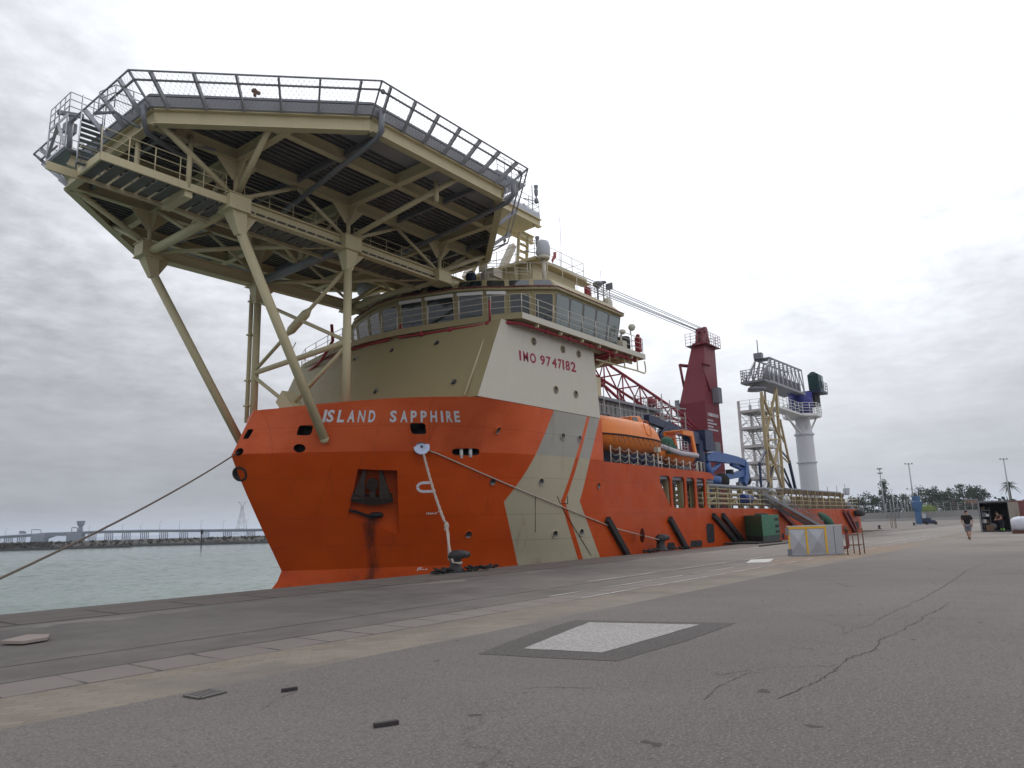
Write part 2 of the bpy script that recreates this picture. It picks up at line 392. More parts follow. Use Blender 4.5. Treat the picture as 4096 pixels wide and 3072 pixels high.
# ------------------------------------------------------------------ ground, quay and water
QE = 19.3                                             # quay edge
def quay_material():
    m, t, b = base_mat('quay_concrete')
    c = t.nodes.new('ShaderNodeTexCoord'); o = c.outputs['Object']
    s = t.nodes.new('ShaderNodeSeparateXYZ'); t.links.new(o, s.inputs[0]); X, Y = s.outputs[0], s.outputs[1]
    M = lambda op, a, b_=None, c_=None, cl=False: math_(t, op, a, b_, c_, cl)
    wob = M('MULTIPLY', M('SUBTRACT', nz(t, 1.3, 5, o), .5), .10)
    Yw = M('ADD', Y, wob)
    def line(y, w, soft=.6):      # 1 on a joint running along the quay
        return maprange(t, M('ABSOLUTE', M('SUBTRACT', Yw, y)), w*soft, w, 1, 0)
    def band(y0, y1):
        return M('MULTIPLY', M('GREATER_THAN', Y, y0), M('LESS_THAN', Y, y1))
    def joints(step, w, off):
        f = M('FRACT', M('DIVIDE', M('ADD', M('ADD', X, wob), off), step))
        return maprange(t, M('ABSOLUTE', M('SUBTRACT', f, .5)), .5-w/step, .5-w*.4/step, 0, 1)
    big = nz(t, .18, 5, o); fine = nz(t, 9, 6, o, .7); mid = nz(t, 1.1, 6, o, .65)
    col = mixc(t, maprange(t, big, .32, .68, 0, 1), (.095, .084, .077), (.160, .145, .134))
    col = mixc(t, maprange(t, mid, .35, .7, 0, .5), col, (.20, .18, .163))
    col = mixc(t, maprange(t, fine, .42, .75, 0, .5), col, (.10, .092, .088))
    farq = M('MULTIPLY', maprange(t, X, 12, 55, 0, .75), maprange(t, nz(t, .16, 4, o), .3, .6, .35, 1)); col = mixc(t, farq, col, (.29, .262, .235))  # paler far along the quay: grazing sheen put into the colour
    slab = band(9.15, 10.03)
    col = mixc(t, M('MULTIPLY', slab, .55), col, (.23, .20, .185))
    br = band(7.4, 9.15)
    bt = t.nodes.new('ShaderNodeTexBrick'); bt.inputs['Color1'].default_value = (.22, .19, .152, 1); bt.inputs['Color2'].default_value = (.175, .15, .12, 1)
    bt.inputs['Mortar'].default_value = (.15, .13, .115, 1); bt.inputs['Scale'].default_value = 1; bt.inputs['Mortar Size'].default_value = .010
    bt.inputs['Brick Width'].default_value = .30; bt.inputs['Row Height'].default_value = .14; bt.inputs['Mortar Smooth'].default_value = .6
    mp_ = t.nodes.new('ShaderNodeMapping'); mp_.inputs['Rotation'].default_value[2] = R(38); t.links.new(o, mp_.inputs[0]); t.links.new(mp_.outputs[0], bt.inputs[0])
    worn = maprange(t, nz(t, .5, 5, o), .34, .58, .35, 1.0)
    col = mixc(t, M('MULTIPLY', br, worn), col, bt.outputs[0])
    pale = M('MULTIPLY', band(7.4, 8.6), maprange(t, nz(t, .25, 4, o), .4, .65, 0, .6))
    col = mixc(t, pale, col, (.235, .21, .18))
    edge = M('GREATER_THAN', Y, 16.62)
    col = mixc(t, M('MULTIPLY', edge, .65), col, (.135, .112, .10))
    # ragged pale patching just inside the coping
    rag = M('MULTIPLY', maprange(t, M('ABSOLUTE', M('SUBTRACT', M('ADD', Y, M('MULTIPLY', M('SUBTRACT', mid, .5), 2.2)), 16.0)), .12, .42, 1, 0), maprange(t, nz(t, .22, 3, o), .42, .6, 0, 1))
    col = mixc(t, M('MULTIPLY', rag, .6), col, (.27, .24, .225))
    dk = line(11.33, .045)
    dk = M('MAXIMUM', dk, M('MULTIPLY', line(10.05, .035), .9)); dk = M('MAXIMUM', dk, M('MULTIPLY', line(9.14, .035), maprange(t, nz(t, .7, 3, o), .35, .6, .25, .9)))
    dk = M('MAXIMUM', dk, line(16.58, .10)); dk = M('MAXIMUM', dk, M('MULTIPLY', line(17.25, .05), .6)); dk = M('MAXIMUM', dk, M('MULTIPLY', line(18.3, .06), .5))
    j1 = M('MULTIPLY', M('MULTIPLY', slab, joints(.837, .03, -.42+.05)), maprange(t, nz(t, 1.2, 2, o), .38, .55, .25, 1))
    j2 = M('MULTIPLY', band(16.6, 18.4), joints(1.9, .07, .3))
    dk = M('MAXIMUM', dk, M('MAXIMUM', j1, M('MULTIPLY', j2, .9)))
    stain = maprange(t, nz(t, .9, 7, o, .7), .60, .70, 0, .5); dk2 = M('MULTIPLY', stain, maprange(t, nz(t, .12, 3, o), .42, .62, 0, 1))
    col = mixc(t, dk2, col, (.075, .066, .062))
    # rust brown sand washed out round the metal cabin
    ex = M('DIVIDE', M('SUBTRACT', X, 37.0), 15.0); ey = M('DIVIDE', M('SUBTRACT', Y, 8.9), 2.0)
    rr = M('SQRT', M('ADD', M('MULTIPLY', ex, ex), M('MULTIPLY', ey, ey)))
    sand = maprange(t, M('ADD', rr, M('MULTIPLY', M('SUBTRACT', nz(t, .55, 6, o), .5), 2.4)), .35, 1.0, .75, 0)
    col = mixc(t, sand, col, mixc(t, nz(t, .8, 4, o), (.20, .125, .075), (.30, .225, .16)))
    col = mixc(t, M('MULTIPLY', dk, .86), col, (.035, .028, .026))
    t.links.new(col, b.inputs['Base Color']); b.inputs['Roughness'].default_value = .85; b.inputs['Specular IOR Level'].default_value = .3
    h = M('SUBTRACT', M('ADD', M('MULTIPLY', fine, .5), M('MULTIPLY', mid, .5)), M('MULTIPLY', dk, .8)); bumpn(t, b, h, .5, .02)
    return m
def asphalt_material(name, ca, cb, crack=True):
    m, t, b = base_mat(name)
    c = t.nodes.new('ShaderNodeTexCoord'); o = c.outputs['Object']
    M = lambda op, a, b_=None, c_=None, cl=False: math_(t, op, a, b_, c_, cl)
    big = nz(t, .09, 5, o); mid = nz(t, .7, 6, o, .6); gr = nz(t, 38, 3, o, .8); gr2 = nz(t, 11, 5, o, .75)
    col = mixc(t, maprange(t, big, .33, .67, 0, 1), ca, cb)
    col = mixc(t, maprange(t, mid, .35, .75, 0, .35), col, [x*.72 for x in ca])
    col = mixc(t, maprange(t, gr2, .42, .72, 0, .55), col, [x*.55 for x in ca])
    col = mixc(t, maprange(t, gr, .52, .66, 0, .6), col, [min(1, x*1.75) for x in cb])
    col = mixc(t, maprange(t, gr, .44, .34, 0, .6), col, [x*.4 for x in ca])
    h = M('ADD', M('MULTIPLY', gr, .5), M('MULTIPLY', gr2, .5))
    if crack:
        dn = t.nodes.new('ShaderNodeTexNoise'); dn.inputs['Scale'].default_value = .8; dn.inputs['Detail'].default_value = 7; dn.inputs['Roughness'].default_value = .7; t.links.new(o, dn.inputs[0])
        vm = t.nodes.new('ShaderNodeVectorMath'); vm.operation = 'MULTIPLY_ADD'; t.links.new(dn.outputs['Color'], vm.inputs[0]); vm.inputs[1].default_value = (1.5, 1.5, 0); t.links.new(o, vm.inputs[2])
        vo = t.nodes.new('ShaderNodeTexVoronoi'); vo.feature = 'DISTANCE_TO_EDGE'; vo.inputs['Scale'].default_value = .17; vo.inputs['Randomness'].default_value = 1; t.links.new(vm.outputs[0], vo.inputs[0])
        ck = maprange(t, vo.outputs['Distance'], .0008, .0034, 1, 0); msk = maprange(t, nz(t, .23, 3, o), .44, .58, 0, 1)
        ck = M('MULTIPLY', ck, msk)
        col = mixc(t, M('MULTIPLY', ck, .55), col, (.05, .045, .04)); h = M('SUBTRACT', h, M('MULTIPLY', ck, .6))
        sp = maprange(t, nz(t, 2.3, 2, o), .715, .74, 0, .8); col = mixc(t, sp, col, (.05, .045, .042))
        tr = objco(t, (.10, 1.1, 1), rot=(0, 0, R(-14))); tk = maprange(t, nz(t, .6, 4, tr), .5, .72, 0, .3); col = mixc(t, tk, col, (.13, .115, .105))
        X = t.nodes.new('ShaderNodeSeparateXYZ'); t.links.new(o, X.inputs[0])
        far = M('MULTIPLY', maprange(t, X.outputs[0], 14, 70, 0, .8), maprange(t, nz(t, .13, 4, o), .35, .6, .3, 1)); col = mixc(t, far, col, (.30, .265, .235))  # far asphalt painted paler, in place of sheen at a grazing view
    t.links.new(col, b.inputs['Base Color']); b.inputs['Roughness'].default_value = .88; b.inputs['Specular IOR Level'].default_value = .25
    bumpn(t, b, h, .6, .012); return m
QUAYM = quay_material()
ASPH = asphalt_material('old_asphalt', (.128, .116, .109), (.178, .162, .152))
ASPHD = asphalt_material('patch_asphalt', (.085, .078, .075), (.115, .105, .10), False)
PATCH = asphalt_material('patch_concrete', (.30, .285, .275), (.37, .355, .345), False)
def sheet(name, poly, mat, z=0.0, kind='structure'):
    mb = MB(); mb.add([(p[0], p[1], z) for p in poly], [tuple(range(len(poly)))]); o = mb.build(name, mat, loc=(0, 0, 0)); tag(o, kind=kind); return o
AY = 7.66
sheet('yard_asphalt', [(-250, -400), (900, -400), (900, AY), (-250, AY)], ASPH)
sheet('quay_apron', [(-250, AY), (900, AY), (900, 300), (97, 42), (97, QE), (-250, QE)], QUAYM)
mb = MB(); mb.bx(-250, 96.99, QE-.6, QE-.003, -7, -.004); mb.bx(96.997, 97.6, QE, 42, -7, -.004)
tag(mb.build('quay_wall_face', QUAYM), kind='structure')

def water_material():
    m, t, b = base_mat('harbour_water')
    o = objco(t); M = lambda op, a, b_=None: math_(t, op, a, b_)
    col = mixc(t, maprange(t, nz(t, .02, 4, o), .35, .65, 0, 1), (.105, .155, .135), (.145, .20, .175))
    w1 = nz(t, 1.0, 5, objco(t, (.55, 1.0, 1), rot=(0, 0, R(50))), .6, .4); w2 = nz(t, .22, 4, objco(t, (.5, 1, 1), rot=(0, 0, R(40))), .55)
    h = M('ADD', M('MULTIPLY', w1, .55), M('MULTIPLY', w2, .9))
    cap = maprange(t, w1, .38, .30, 0, .5); col = mixc(t, cap, col, (.09, .13, .115))  # wave troughs coloured darker, in place of their weaker sky reflection
    t.links.new(col, b.inputs['Base Color']); b.inputs['Roughness'].default_value = .12; b.inputs['IOR'].default_value = 1.33; b.inputs['Specular IOR Level'].default_value = .42
    bumpn(t, b, h, .5, .12); return m
WZ = -2.2
WATER = water_material()
def waves():
    """wind ripples as real geometry on a fan of cells that widen with distance from the quay"""
    rs = [18.0]
    while rs[-1] < 345: rs.append(rs[-1]*1.0062)
    rs = np.array(rs); an = np.radians(np.linspace(52, 101, 520)); Rr, A = np.meshgrid(rs, an, indexing='ij'); X = Rr*np.cos(A); Y = Rr*np.sin(A)
    rg = np.random.RandomState(3); H = np.zeros_like(X)
    for k in range(46):
        wl = rg.uniform(.45, 3.6); th = R(250)+rg.normal(0, .55); ph = rg.uniform(0, 6.28); amp = .0085*wl**.75
        fade = np.clip(wl/(2.6*np.maximum(Rr*.0062, Rr*.00165))-.4, 0, 1)
        c_ = np.cos(2*np.pi/wl*(X*math.cos(th)+Y*math.sin(th))+ph+.8*np.sin(X*.21+k)*np.cos(Y*.17-k)); H += amp*fade*(c_+.35*(c_*c_-.5)*2)
    Z = WZ + H*.62; n, m = X.shape; keep = Y > QE-.3
    vs = np.stack([X, Y, Z], -1).reshape(-1, 3); ii = np.arange(n*m).reshape(n, m)
    q = np.stack([ii[:-1, :-1], ii[1:, :-1], ii[1:, 1:], ii[:-1, 1:]], -1).reshape(-1, 4); q = q[keep[1:, 1:].reshape(-1)]
    me = bpy.data.meshes.new('harbour_water'); me.from_pydata(vs.tolist(), [], q.tolist()); me.materials.append(WATER)
    for p in me.polygons: p.use_smooth = True
    tag(link(bpy.data.objects.new('harbour_water', me)), kind='structure')
waves()
tag(MB().add([(-1500, QE-.4, WZ-.45), (97.3, QE-.4, WZ-.45), (97.3, 42.2, WZ-.45), (800, 268, WZ-.45), (800, 2600, WZ-.45), (-1500, 2600, WZ-.45)], [(0, 1, 2, 3, 4, 5)]).build('harbour_water', WATER), kind='structure')

# painted lines and patches, each sheet a few millimetres above the one below
WLINE = paint('worn_line_paint', (.42, .41, .385), .8, var=.15, scale=3, dirt=(.2, .185, .17), damt=.8, streak=False)
def wear(m, lo, hi):
    t = m.node_tree; b = t.nodes['Principled BSDF']; o_ = t.nodes['Material Output']; tr = t.nodes.new('ShaderNodeBsdfTransparent'); mx = t.nodes.new('ShaderNodeMixShader')
    c = objco(t); f = math_(t, 'MULTIPLY', maprange(t, nz(t, .5, 5, c), .35, .6, .35, 1), maprange(t, nz(t, 7, 6, c, .7), lo, hi, 0, 1)); t.links.new(f, mx.inputs[0]); t.links.new(tr.outputs[0], mx.inputs[1]); t.links.new(b.outputs[0], mx.inputs[2]); t.links.new(mx.outputs[0], o_.inputs[0])
wear(WLINE, .28, .46)
def strip(pts, w, z, name, mat):
    mb = MB(); pts = [Vector((p[0], p[1], z)) for p in pts]
    for i in range(len(pts)-1):
        d = (pts[i+1]-pts[i]).normalized(); q = Vector((-d.y, d.x, 0))*w/2
        mb.add([pts[i]-q, pts[i+1]-q, pts[i+1]+q, pts[i]+q], [(0, 1, 2, 3)])
    return tag(mb.build(name, mat), kind='structure')
for y, x0, x1, w in ((10.12, 14, 80, .09), (9.22, 14, 62, .09), (11.62, 18, 90, .085), (16.42, 29, 78, .12)):
    pts = [(x0, y)]; x = x0
    strip([(x0, y), (x1, y)], w, .004, 'painted_line', WLINE)
PALEP = paint('pale_paint_patch', (.55, .54, .52), .8, var=.1, dirt=(.25, .2, .16), damt=.6, streak=False)
sheet('painted_patch', [tuple(atZ(*p, 0)[:2]) for p in ((1612, 1216), (1622, 1209), (1672, 1207), (1662, 1214))], PALEP, .0045)
def wobble(poly, n, a):
    out_ = []
    for i in range(len(poly)):
        p, q = Vector(poly[i]), Vector(poly[(i+1) % len(poly)])
        for k in range(n):
            r_ = p.lerp(q, k/n); out_.append((r_.x+random.uniform(-a, a), r_.y+random.uniform(-a, a)))
    return out_
sheet('asphalt_patch', wobble([tuple(atZ(*p, 0)[:2]) for p in ((1030, 1413), (1130, 1375), (1240, 1340), (1590, 1346), (1480, 1386), (1330, 1429))], 5, .018), ASPHD, .004)
sheet('concrete_patch', wobble([tuple(atZ(*p, 0)[:2]) for p in ((1130, 1402), (1273, 1345), (1512, 1350), (1300, 1411))], 8, .012), PATCH, .008)

CRACKM = paint('crack_dirt', (.055, .048, .042), .95, var=.4, scale=9)
Zq = lambda x, y: ((3072+x/2.149)/K, (2000+y/2.149)/K)
def crack(pix, w, Zf=Zq, z=.0035):
    pts = [atZ(*Zf(*p), z) for p in pix]; fine_ = []
    for a, b_ in zip(pts, pts[1:]):
        m_ = max(2, int((b_-a).length/.07))
        for k in range(m_): q = a.lerp(b_, k/m_); fine_.append(Vector((q.x+random.gauss(0, .014), q.y+random.gauss(0, .014), z)))
    mb = MB(); L_ = []; R_ = []
    for i, p in enumerate(fine_):
        d = (fine_[min(i+1, len(fine_)-1)]-fine_[max(0, i-1)]).normalized(); q = Vector((-d.y, d.x, 0))*w*random.uniform(.15, 1.0)*.5; L_.append(p+q); R_.append(p-q)
    mb.loft([[a, b_] for a, b_ in zip(L_, R_)], closed=False); tag(mb.build('pavement_crack', CRACKM), kind='structure')
crack([(1560, 880), (1480, 935), (1330, 1000), (1300, 1045), (1180, 1090), (1180, 1115), (960, 1200), (930, 1270), (860, 1310), (720, 1345), (620, 1420), (470, 1535), (240, 1640), (60, 1720)], .022)
crack([(-420, 1500), (0, 1445), (300, 1430), (540, 1425), (620, 1420)], .012); crack([(820, 760), (680, 742), (560, 700)], .03); crack([(1220, 880), (1200, 905), (1120, 940), (1000, 1000), (880, 1075), (740, 1110), (640, 1160)], .012)
crack([(1880, 540), (1700, 610), (1640, 660), (1480, 760), (1300, 860), (1220, 880)], .02); crack([(2201, 1240), (1800, 1180), (1420, 1165), (1320, 1120)], .010); crack([(400, 1290), (300, 1270), (120, 1260)], .012)
crack([(60, 1510), (420, 1500), (780, 1508)], .012, lambda x, y: ((2048+x/2.149)/K, (2050+y/2.149)/K)); crack([(1640, 1610), (1780, 1500), (1960, 1400), (2150, 1360)], .012, lambda x, y: ((2048+x/2.149)/K, (2050+y/2.149)/K))
crack([(60, 1480), (150, 1400), (240, 1360), (380, 1310)], .012, lambda x, y: ((1024+x/2.149)/K, (2150+y/2.149)/K))

# far bank across the water, distant hills
BANKM = paint('bank_earth', (.034, .030, .025), .95, var=.5, scale=.12, dirt=(.06, .055, .045), damt=.6, streak=False, bump=.5)
RIPRAP = paint('bank_rock', (.010, .010, .011), .95, var=.5, scale=1.2, bump=.8)
pts = [atZ(px, py, WZ) for px, py in ((-260, 1198.4), (-60, 1192.4), (0, 1190.6), (324, 1179.5), (588, 1173.2), (760, 1169), (1000, 1163))]
mb = MB(); rows = []
fine_ = []
for i in range(len(pts)-1):
    for k in range(40): fine_.append(pts[i].lerp(pts[i+1], k/14))
for dz, back in ((-.6, -1), (.55, 1.2), (1.0, 3.2), (1.35, 10), (1.9, 26), (2.25, 60), (2.35, 260)):
    row = []
    for p in fine_:
        d = Vector((p.x, p.y, 0)).normalized(); j = random.uniform(-.45, .45) if 0 < dz < 2.3 else 0
        row.append(Vector((p.x, p.y, WZ)) + d*(back+j*2) + UP*(dz+j*.5))
    rows.append(row)
mb.loft(rows[:3], closed=False); mb.cm = 1; mb.loft(rows[2:], closed=False)
tag(mb.build('far_bank', [RIPRAP, BANKM]), kind='structure')
mb = MB()
for k in range(2600):
    p = random.choice(fine_[:-1]); d = Vector((p.x, p.y, 0)).normalized(); f_ = random.random()**2; sd_ = Vector((-d.y, d.x, 0))*random.uniform(-1, 1)
    q = Vector((p.x, p.y, WZ))+d*(3+45*f_)+sd_+UP*(1.0+1.05*min(1, f_*2.2)); s_ = random.uniform(.25, .7)*(1+f_)
    n = Vector((random.gauss(0, 1), random.gauss(0, 1), random.gauss(0, .6))).normalized(); a_ = n.orthogonal().normalized()*s_*1.6; b2 = n.cross(a_).normalized()*s_*.7
    mb.add([q-a_, q+b2, q+a_, q-b2], [(0, 1, 2, 3)])
tag(mb.build('bank_scrub', paint('dry_scrub', (.045, .04, .028), .95, var=.5, scale=.3)), 'low dry scrub covering the far bank across the water', 'scrub', kind='stuff')
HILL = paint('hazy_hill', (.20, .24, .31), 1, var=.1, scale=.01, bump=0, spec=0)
mb = MB(); a = []; b_ = []; c_ = []
for i in range(60):
    px = -300 + i*16; base = 1137.7+.028*(1106-px)
    h = 5.5+3*math.sin(i*.31)+2*math.sin(i*.73+1)+random.uniform(-.5, .5)
    d = atD(px, base+4, 5200); e = atD(px, base-h, 5600); f = atD(px, base-h*.6, 7000)
    a.append(d); b_.append(e); c_.append(Vector((f.x, f.y, -5)))
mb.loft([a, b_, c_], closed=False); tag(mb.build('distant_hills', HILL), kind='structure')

# ------------------------------------------------------------------ the ship: hull
YS, YC = 20.6, 28.7; HB = YC-YS
ship = thing('offshore_ship', 'orange and cream offshore supply ship with a helideck over its bow, moored along the quay', 'ship', (55, YC, WZ))
SO = ship.location
def hull_material():
    m, t, b = base_mat('hull_paint')
    M = lambda op, a, b_=None, c_=None: math_(t, op, a, b_, c_)
    c = t.nodes.new('ShaderNodeTexCoord'); o = c.outputs['Object']
    s = t.nodes.new('ShaderNodeSeparateXYZ'); t.links.new(o, s.inputs[0])
    X = M('ADD', s.outputs[0], SO.x); Z = M('ADD', s.outputs[2], SO.z)
    def edge(pts):           # X of a stripe edge as a polyline in z
        n = t.nodes.new('ShaderNodeFloatCurve'); cu = n.mapping.curves[0]
        f = lambda z: (z+2.5)/10.5
        for i, (z, x) in enumerate(pts):
            q = (f(z), (x-20)/20)
            if i < 2: cu.points[i].location = q
            else: cu.points.new(*q)
        for p in cu.points: p.handle_type = 'VECTOR'
        n.mapping.update(); t.links.new(M('DIVIDE', M('ADD', Z, 2.5), 10.5), n.inputs['Value'])
        return M('ADD', M('MULTIPLY', n.outputs[0], 20), 20)
    e0 = edge([(-2.5, 28.85), (0, 28.04), (2.77, 26.8), (5.02, 28.25), (7.9, 29.75)])
    e1 = edge([(-2.5, 32.7), (0, 31.55), (2.78, 30.17), (5.02, 31.3), (7.9, 32.85)])
    e2 = edge([(-2.5, 33.05), (0, 31.9), (2.78, 30.48), (5.02, 31.6), (7.9, 33.1)])
    e3 = edge([(-2.5, 34.4), (0, 33.22), (2.8, 31.6), (5.02, 32.6), (7.9, 34.1)])
    w = .02
    def step(e): return maprange(t, M('SUBTRACT', X, e), -w, w, 0, 1, False)
    st = M('MULTIPLY', step(e0), M('SUBTRACT', 1, step(e3))); th = M('MULTIPLY', step(e1), M('SUBTRACT', 1, step(e2)))
    st = M('MULTIPLY', st, M('SUBTRACT', 1, th)); st = M('MULTIPLY', st, M('LESS_THAN', X, 40))
    a = nz(t, .5, 6, o, .6)
    fade = M('GREATER_THAN', Z, 5.02)           # the paint above the knuckle is older and chalkier
    org = mixc(t, maprange(t, a, .3, .7, 0, 1), (.43, .052, .0035), (.49, .067, .005))
    org = mixc(t, fade, org, mixc(t, maprange(t, a, .3, .7, 0, 1), (.57, .100, .030), (.63, .120, .040)))
    brt = M('MULTIPLY', maprange(t, nz(t, .35, 5, objco(t, (1, 1, 2.5)), .6), .45, .65, 0, .3), M('LESS_THAN', X, 45))
    org = mixc(t, brt, org, (.38, .040, .008))
    gry = mixc(t, fade, mixc(t, a, (.35, .315, .225), (.43, .39, .285)), mixc(t, a, (.30, .285, .25), (.36, .345, .305)))
    col = mixc(t, st, org, gry)
    # grime running down the plating, weld seams, scuffed band at the quay
    sv = objco(t, (2.2, 2.2, .16)); run = maprange(t, nz(t, 1.1, 6, sv, .65), .56, .80, 0, .35); col = mixc(t, run, col, (.14, .045, .02))
    plate = None
    for zz in (2.18, .95, 3.9, 6.1):
        l = maprange(t, M('ABSOLUTE', M('SUBTRACT', Z, zz)), .006, .02, 1, 0); plate = l if plate is None else M('MAXIMUM', plate, l)
    fx = M('FRACT', M('DIVIDE', M('ADD', X, M('MULTIPLY', M('FLOOR', M('MULTIPLY', Z, .45)), 1.9)), 6.2)); l = maprange(t, M('ABSOLUTE', M('SUBTRACT', fx, .5)), .001, .003, 1, 0)
    plate = M('MAXIMUM', plate, l)
    col = mixc(t, M('MULTIPLY', plate, .28), col, (.06, .02, .012))
    scf = maprange(t, M('ADD', Z, M('MULTIPLY', nz(t, 1.5, 5, o), 1.6)), 1.1, .2, 0, .4); col = mixc(t, M('MULTIPLY', scf, maprange(t, nz(t, 2.5, 6, o), .5, .7, 0, 1)), col, (.09, .03, .02))
    # rust and chain grease trail under the anchor pocket
    Y = M('ADD', s.outputs[1], SO.y)
    tc_ = M('ADD', TR0.y, M('MULTIPLY', M('SUBTRACT', Z, TR0.z), (TR1.y-TR0.y)/(TR1.z-TR0.z)))
    ay = M('ADD', M('SUBTRACT', Y, tc_), M('MULTIPLY', M('SUBTRACT', nz(t, .9, 5, sv), .5), .22))
    tr = maprange(t, M('ABSOLUTE', ay), .04, .26, 1, 0)
    tr = M('MULTIPLY', tr, M('MULTIPLY', maprange(t, Z, 2.5, 2.0, 0, 1), M('LESS_THAN', X, 24))); tr = M('MULTIPLY', tr, maprange(t, nz(t, 1.4, 6, sv, .7), .3, .6, .25, .8))
    col = mixc(t, tr, col, (.028, .016, .014))
    t.links.new(col, b.inputs['Base Color']); b.inputs['Specular IOR Level'].default_value = .2
    t.links.new(maprange(t, nz(t, 1.2, 5, o), .3, .7, .36, .55), b.inputs['Roughness'])
    h = M('ADD', M('MULTIPLY', nz(t, .42, 3, o), 1.0), M('MULTIPLY', plate, -.12)); bumpn(t, b, h, .22, .06)
    return m
def crom(pts, n):
    """smooth curve through pts, n samples evenly along its length"""
    P = [np.array(p, float) for p in pts]; P = [2*P[0]-P[1]] + P + [2*P[-1]-P[-2]]; out_ = []
    for i in range(1, len(P)-2):
        for k in range(24):
            u = k/24; a, b_, c_, d_ = P[i-1], P[i], P[i+1], P[i+2]
            out_.append(.5*((2*b_)+(-a+c_)*u+(2*a-5*b_+4*c_-d_)*u*u+(-a+3*b_-3*c_+d_)*u**3))
    out_.append(P[-2]); A = np.array(out_); s = np.r_[0, np.cumsum(np.linalg.norm(np.diff(A, axis=0), axis=1))]
    q = np.linspace(0, s[-1], n); return np.stack([np.interp(q, s, A[:, j]) for j in range(A.shape[1])], 1)
NC = 44
TOPC = crom([(0, 17.72), (.45, 17.92), (1, 18.25), (2.05, 18.73), (3.94, 19.76), (5.62, 20.93), (7.04, 22.32), (7.95, 23.7), (8.1, 25), (8.1, 34)], NC)
CHIN = crom([(0, 16.75), (.5, 17.05), (.88, 17.5), (2.13, 18.75), (3.5, 20.15), (4.9, 21.57), (5.94, 23.43), (6.9, 25.55), (7.6, 27.44), (7.95, 29.97), (8.1, 32.2), (8.1, 34)], NC)
def low(xs, xf, p, q=.94):
    pts = []
    for u in np.linspace(0, 1, 60)**1.6: pts.append((HB*(1-(1-u**q)**p), xs+u*(xf-xs)))
    pts.append((HB, 35.5)); A = np.array(pts); s = np.r_[0, np.cumsum(np.linalg.norm(np.diff(A, axis=0), axis=1))]
    k = np.linspace(0, 1, NC); return np.stack([np.interp(k*s[-1], s, A[:, j]) for j in (0, 1)], 1)
LOW0 = low(19.42, 34.8, 1.9)
CH_ = np.stack([CHIN[:, 0], CHIN[:, 1]], 1)
rows = []
def bulb(dx, z):        # the forefoot swells forward of the waterline, near the stem only
    return [(x+dx*max(0, 1-i/9.0)**1.6, d, z) for i, (d, x) in enumerate(LOW0)]
for dx, z in ((-1.9, -3.6), (-1.9, -2.4), (-1.25, -1.5), (-.62, -.95), (-.20, -.5)): rows.append(bulb(dx, z))
for z in (-.05, .5, 1.3, 2.46, 3.3, 4.2):
    w = 1.0 if z < 0 else ((4.96-z)/5.0)**1.1; rows.append([(x, d, z) for d, x in CH_*(1-w)+LOW0*w])
for r_ in rows: r_[-1] = (34.0, HB, r_[-1][2])
rows.append([(x, d, 4.96+.08*min(1, d/HB)) for d, x in CHIN]); rows.append([(x, d, 7.0+.30*min(1, d/HB)) for d, x in TOPC])
for r_ in rows:   # keep the tail on X<=34
    for i, (x, d, z) in enumerate(r_):
        if x > 34: r_[i] = (34.0-.02*(NC-1-i), d, z)
def build_hull():
    vs = []; idx = {}; fs = []
    def vid(j, i, s):
        if i == 0: s = 1
        k = (j, i, s)
        if k not in idx:
            if i < NC: x, d, z = rows[j][i]
            else:
                x = (60, 84, 89.3)[i-NC]; d = HB if i < NC+2 else HB-.25; z = rows[j][0][2] if j < JD else 2.46
            idx[k] = len(vs); vs.append(Vector((x, YC-d*s, z)))
        return idx[k]
    JD = 8; NT = len(rows)
    for s in (1, -1):
        def q(a, b_, c_, d_):
            f = [a, b_, c_, d_]; f = [f[i] for i in range(4) if f[i] != f[i-1]]
            fs.append(f if s == 1 else f[::-1])
        for j in range(NT-1):
            for i in range(NC-1): q(vid(j, i, s), vid(j, i+1, s), vid(j+1, i+1, s), vid(j+1, i, s))
        for j in range(JD):
            for i in range(NC-1, NC+2): q(vid(j, i, s), vid(j, i+1, s), vid(j+1, i+1, s), vid(j+1, i, s))
    for i in range(NC-1):
        f = [vid(NT-1, i, 1), vid(NT-1, i+1, 1), vid(NT-1, i+1, -1), vid(NT-1, i, -1)]; f = [f[k] for k in range(4) if f[k] != f[k-1]]; fs.append(f)
    for i in range(NC+2):
        f = [vid(0, i, 1), vid(0, i, -1), vid(0, i+1, -1), vid(0, i+1, 1)]; f = [f[k] for k in range(4) if f[k] != f[k-1]]; fs.append(f)
    for i in range(NC-1, NC+2): fs.append([vid(JD, i, 1), vid(JD, i+1, 1), vid(JD, i+1, -1), vid(JD, i, -1)])
    fs.append([vid(j, NC+2, 1) for j in range(JD+1)] + [vid(j, NC+2, -1) for j in reversed(range(JD+1))])
    fs.append([vid(j, NC-1, 1) for j in range(JD, NT)] + [vid(j, NC-1, -1) for j in reversed(range(JD, NT))])
    return vs, fs
hv, hf = build_hull()
BV = BVHTree.FromPolygons(hv, hf)
BV0 = BV
def hit(px, py, bv=None):
    d = Vector(ray(px, py)); loc, nor, i, dist = (bv or BV).ray_cast(Vector(CO), d.normalized())
    if loc is None: return atY(px, py, YS), Vector((0, -1, 0))
    if nor.dot(d) > 0: nor = -nor
    return loc, nor
TR0 = hit(798, 1140)[0]; TR1 = hit(806, 1215)[0]; HULLM = hull_material()
me = bpy.data.meshes.new('hull'); me.from_pydata([p-SO for p in hv], [], hf); me.update()
bm = bmesh.new(); bm.from_mesh(me); bmesh.ops.recalc_face_normals(bm, faces=bm.faces); bm.to_mesh(me); bm.free()
me.materials.append(HULLM)
hull = link(bpy.data.objects.new('hull', me)); hull.parent = ship
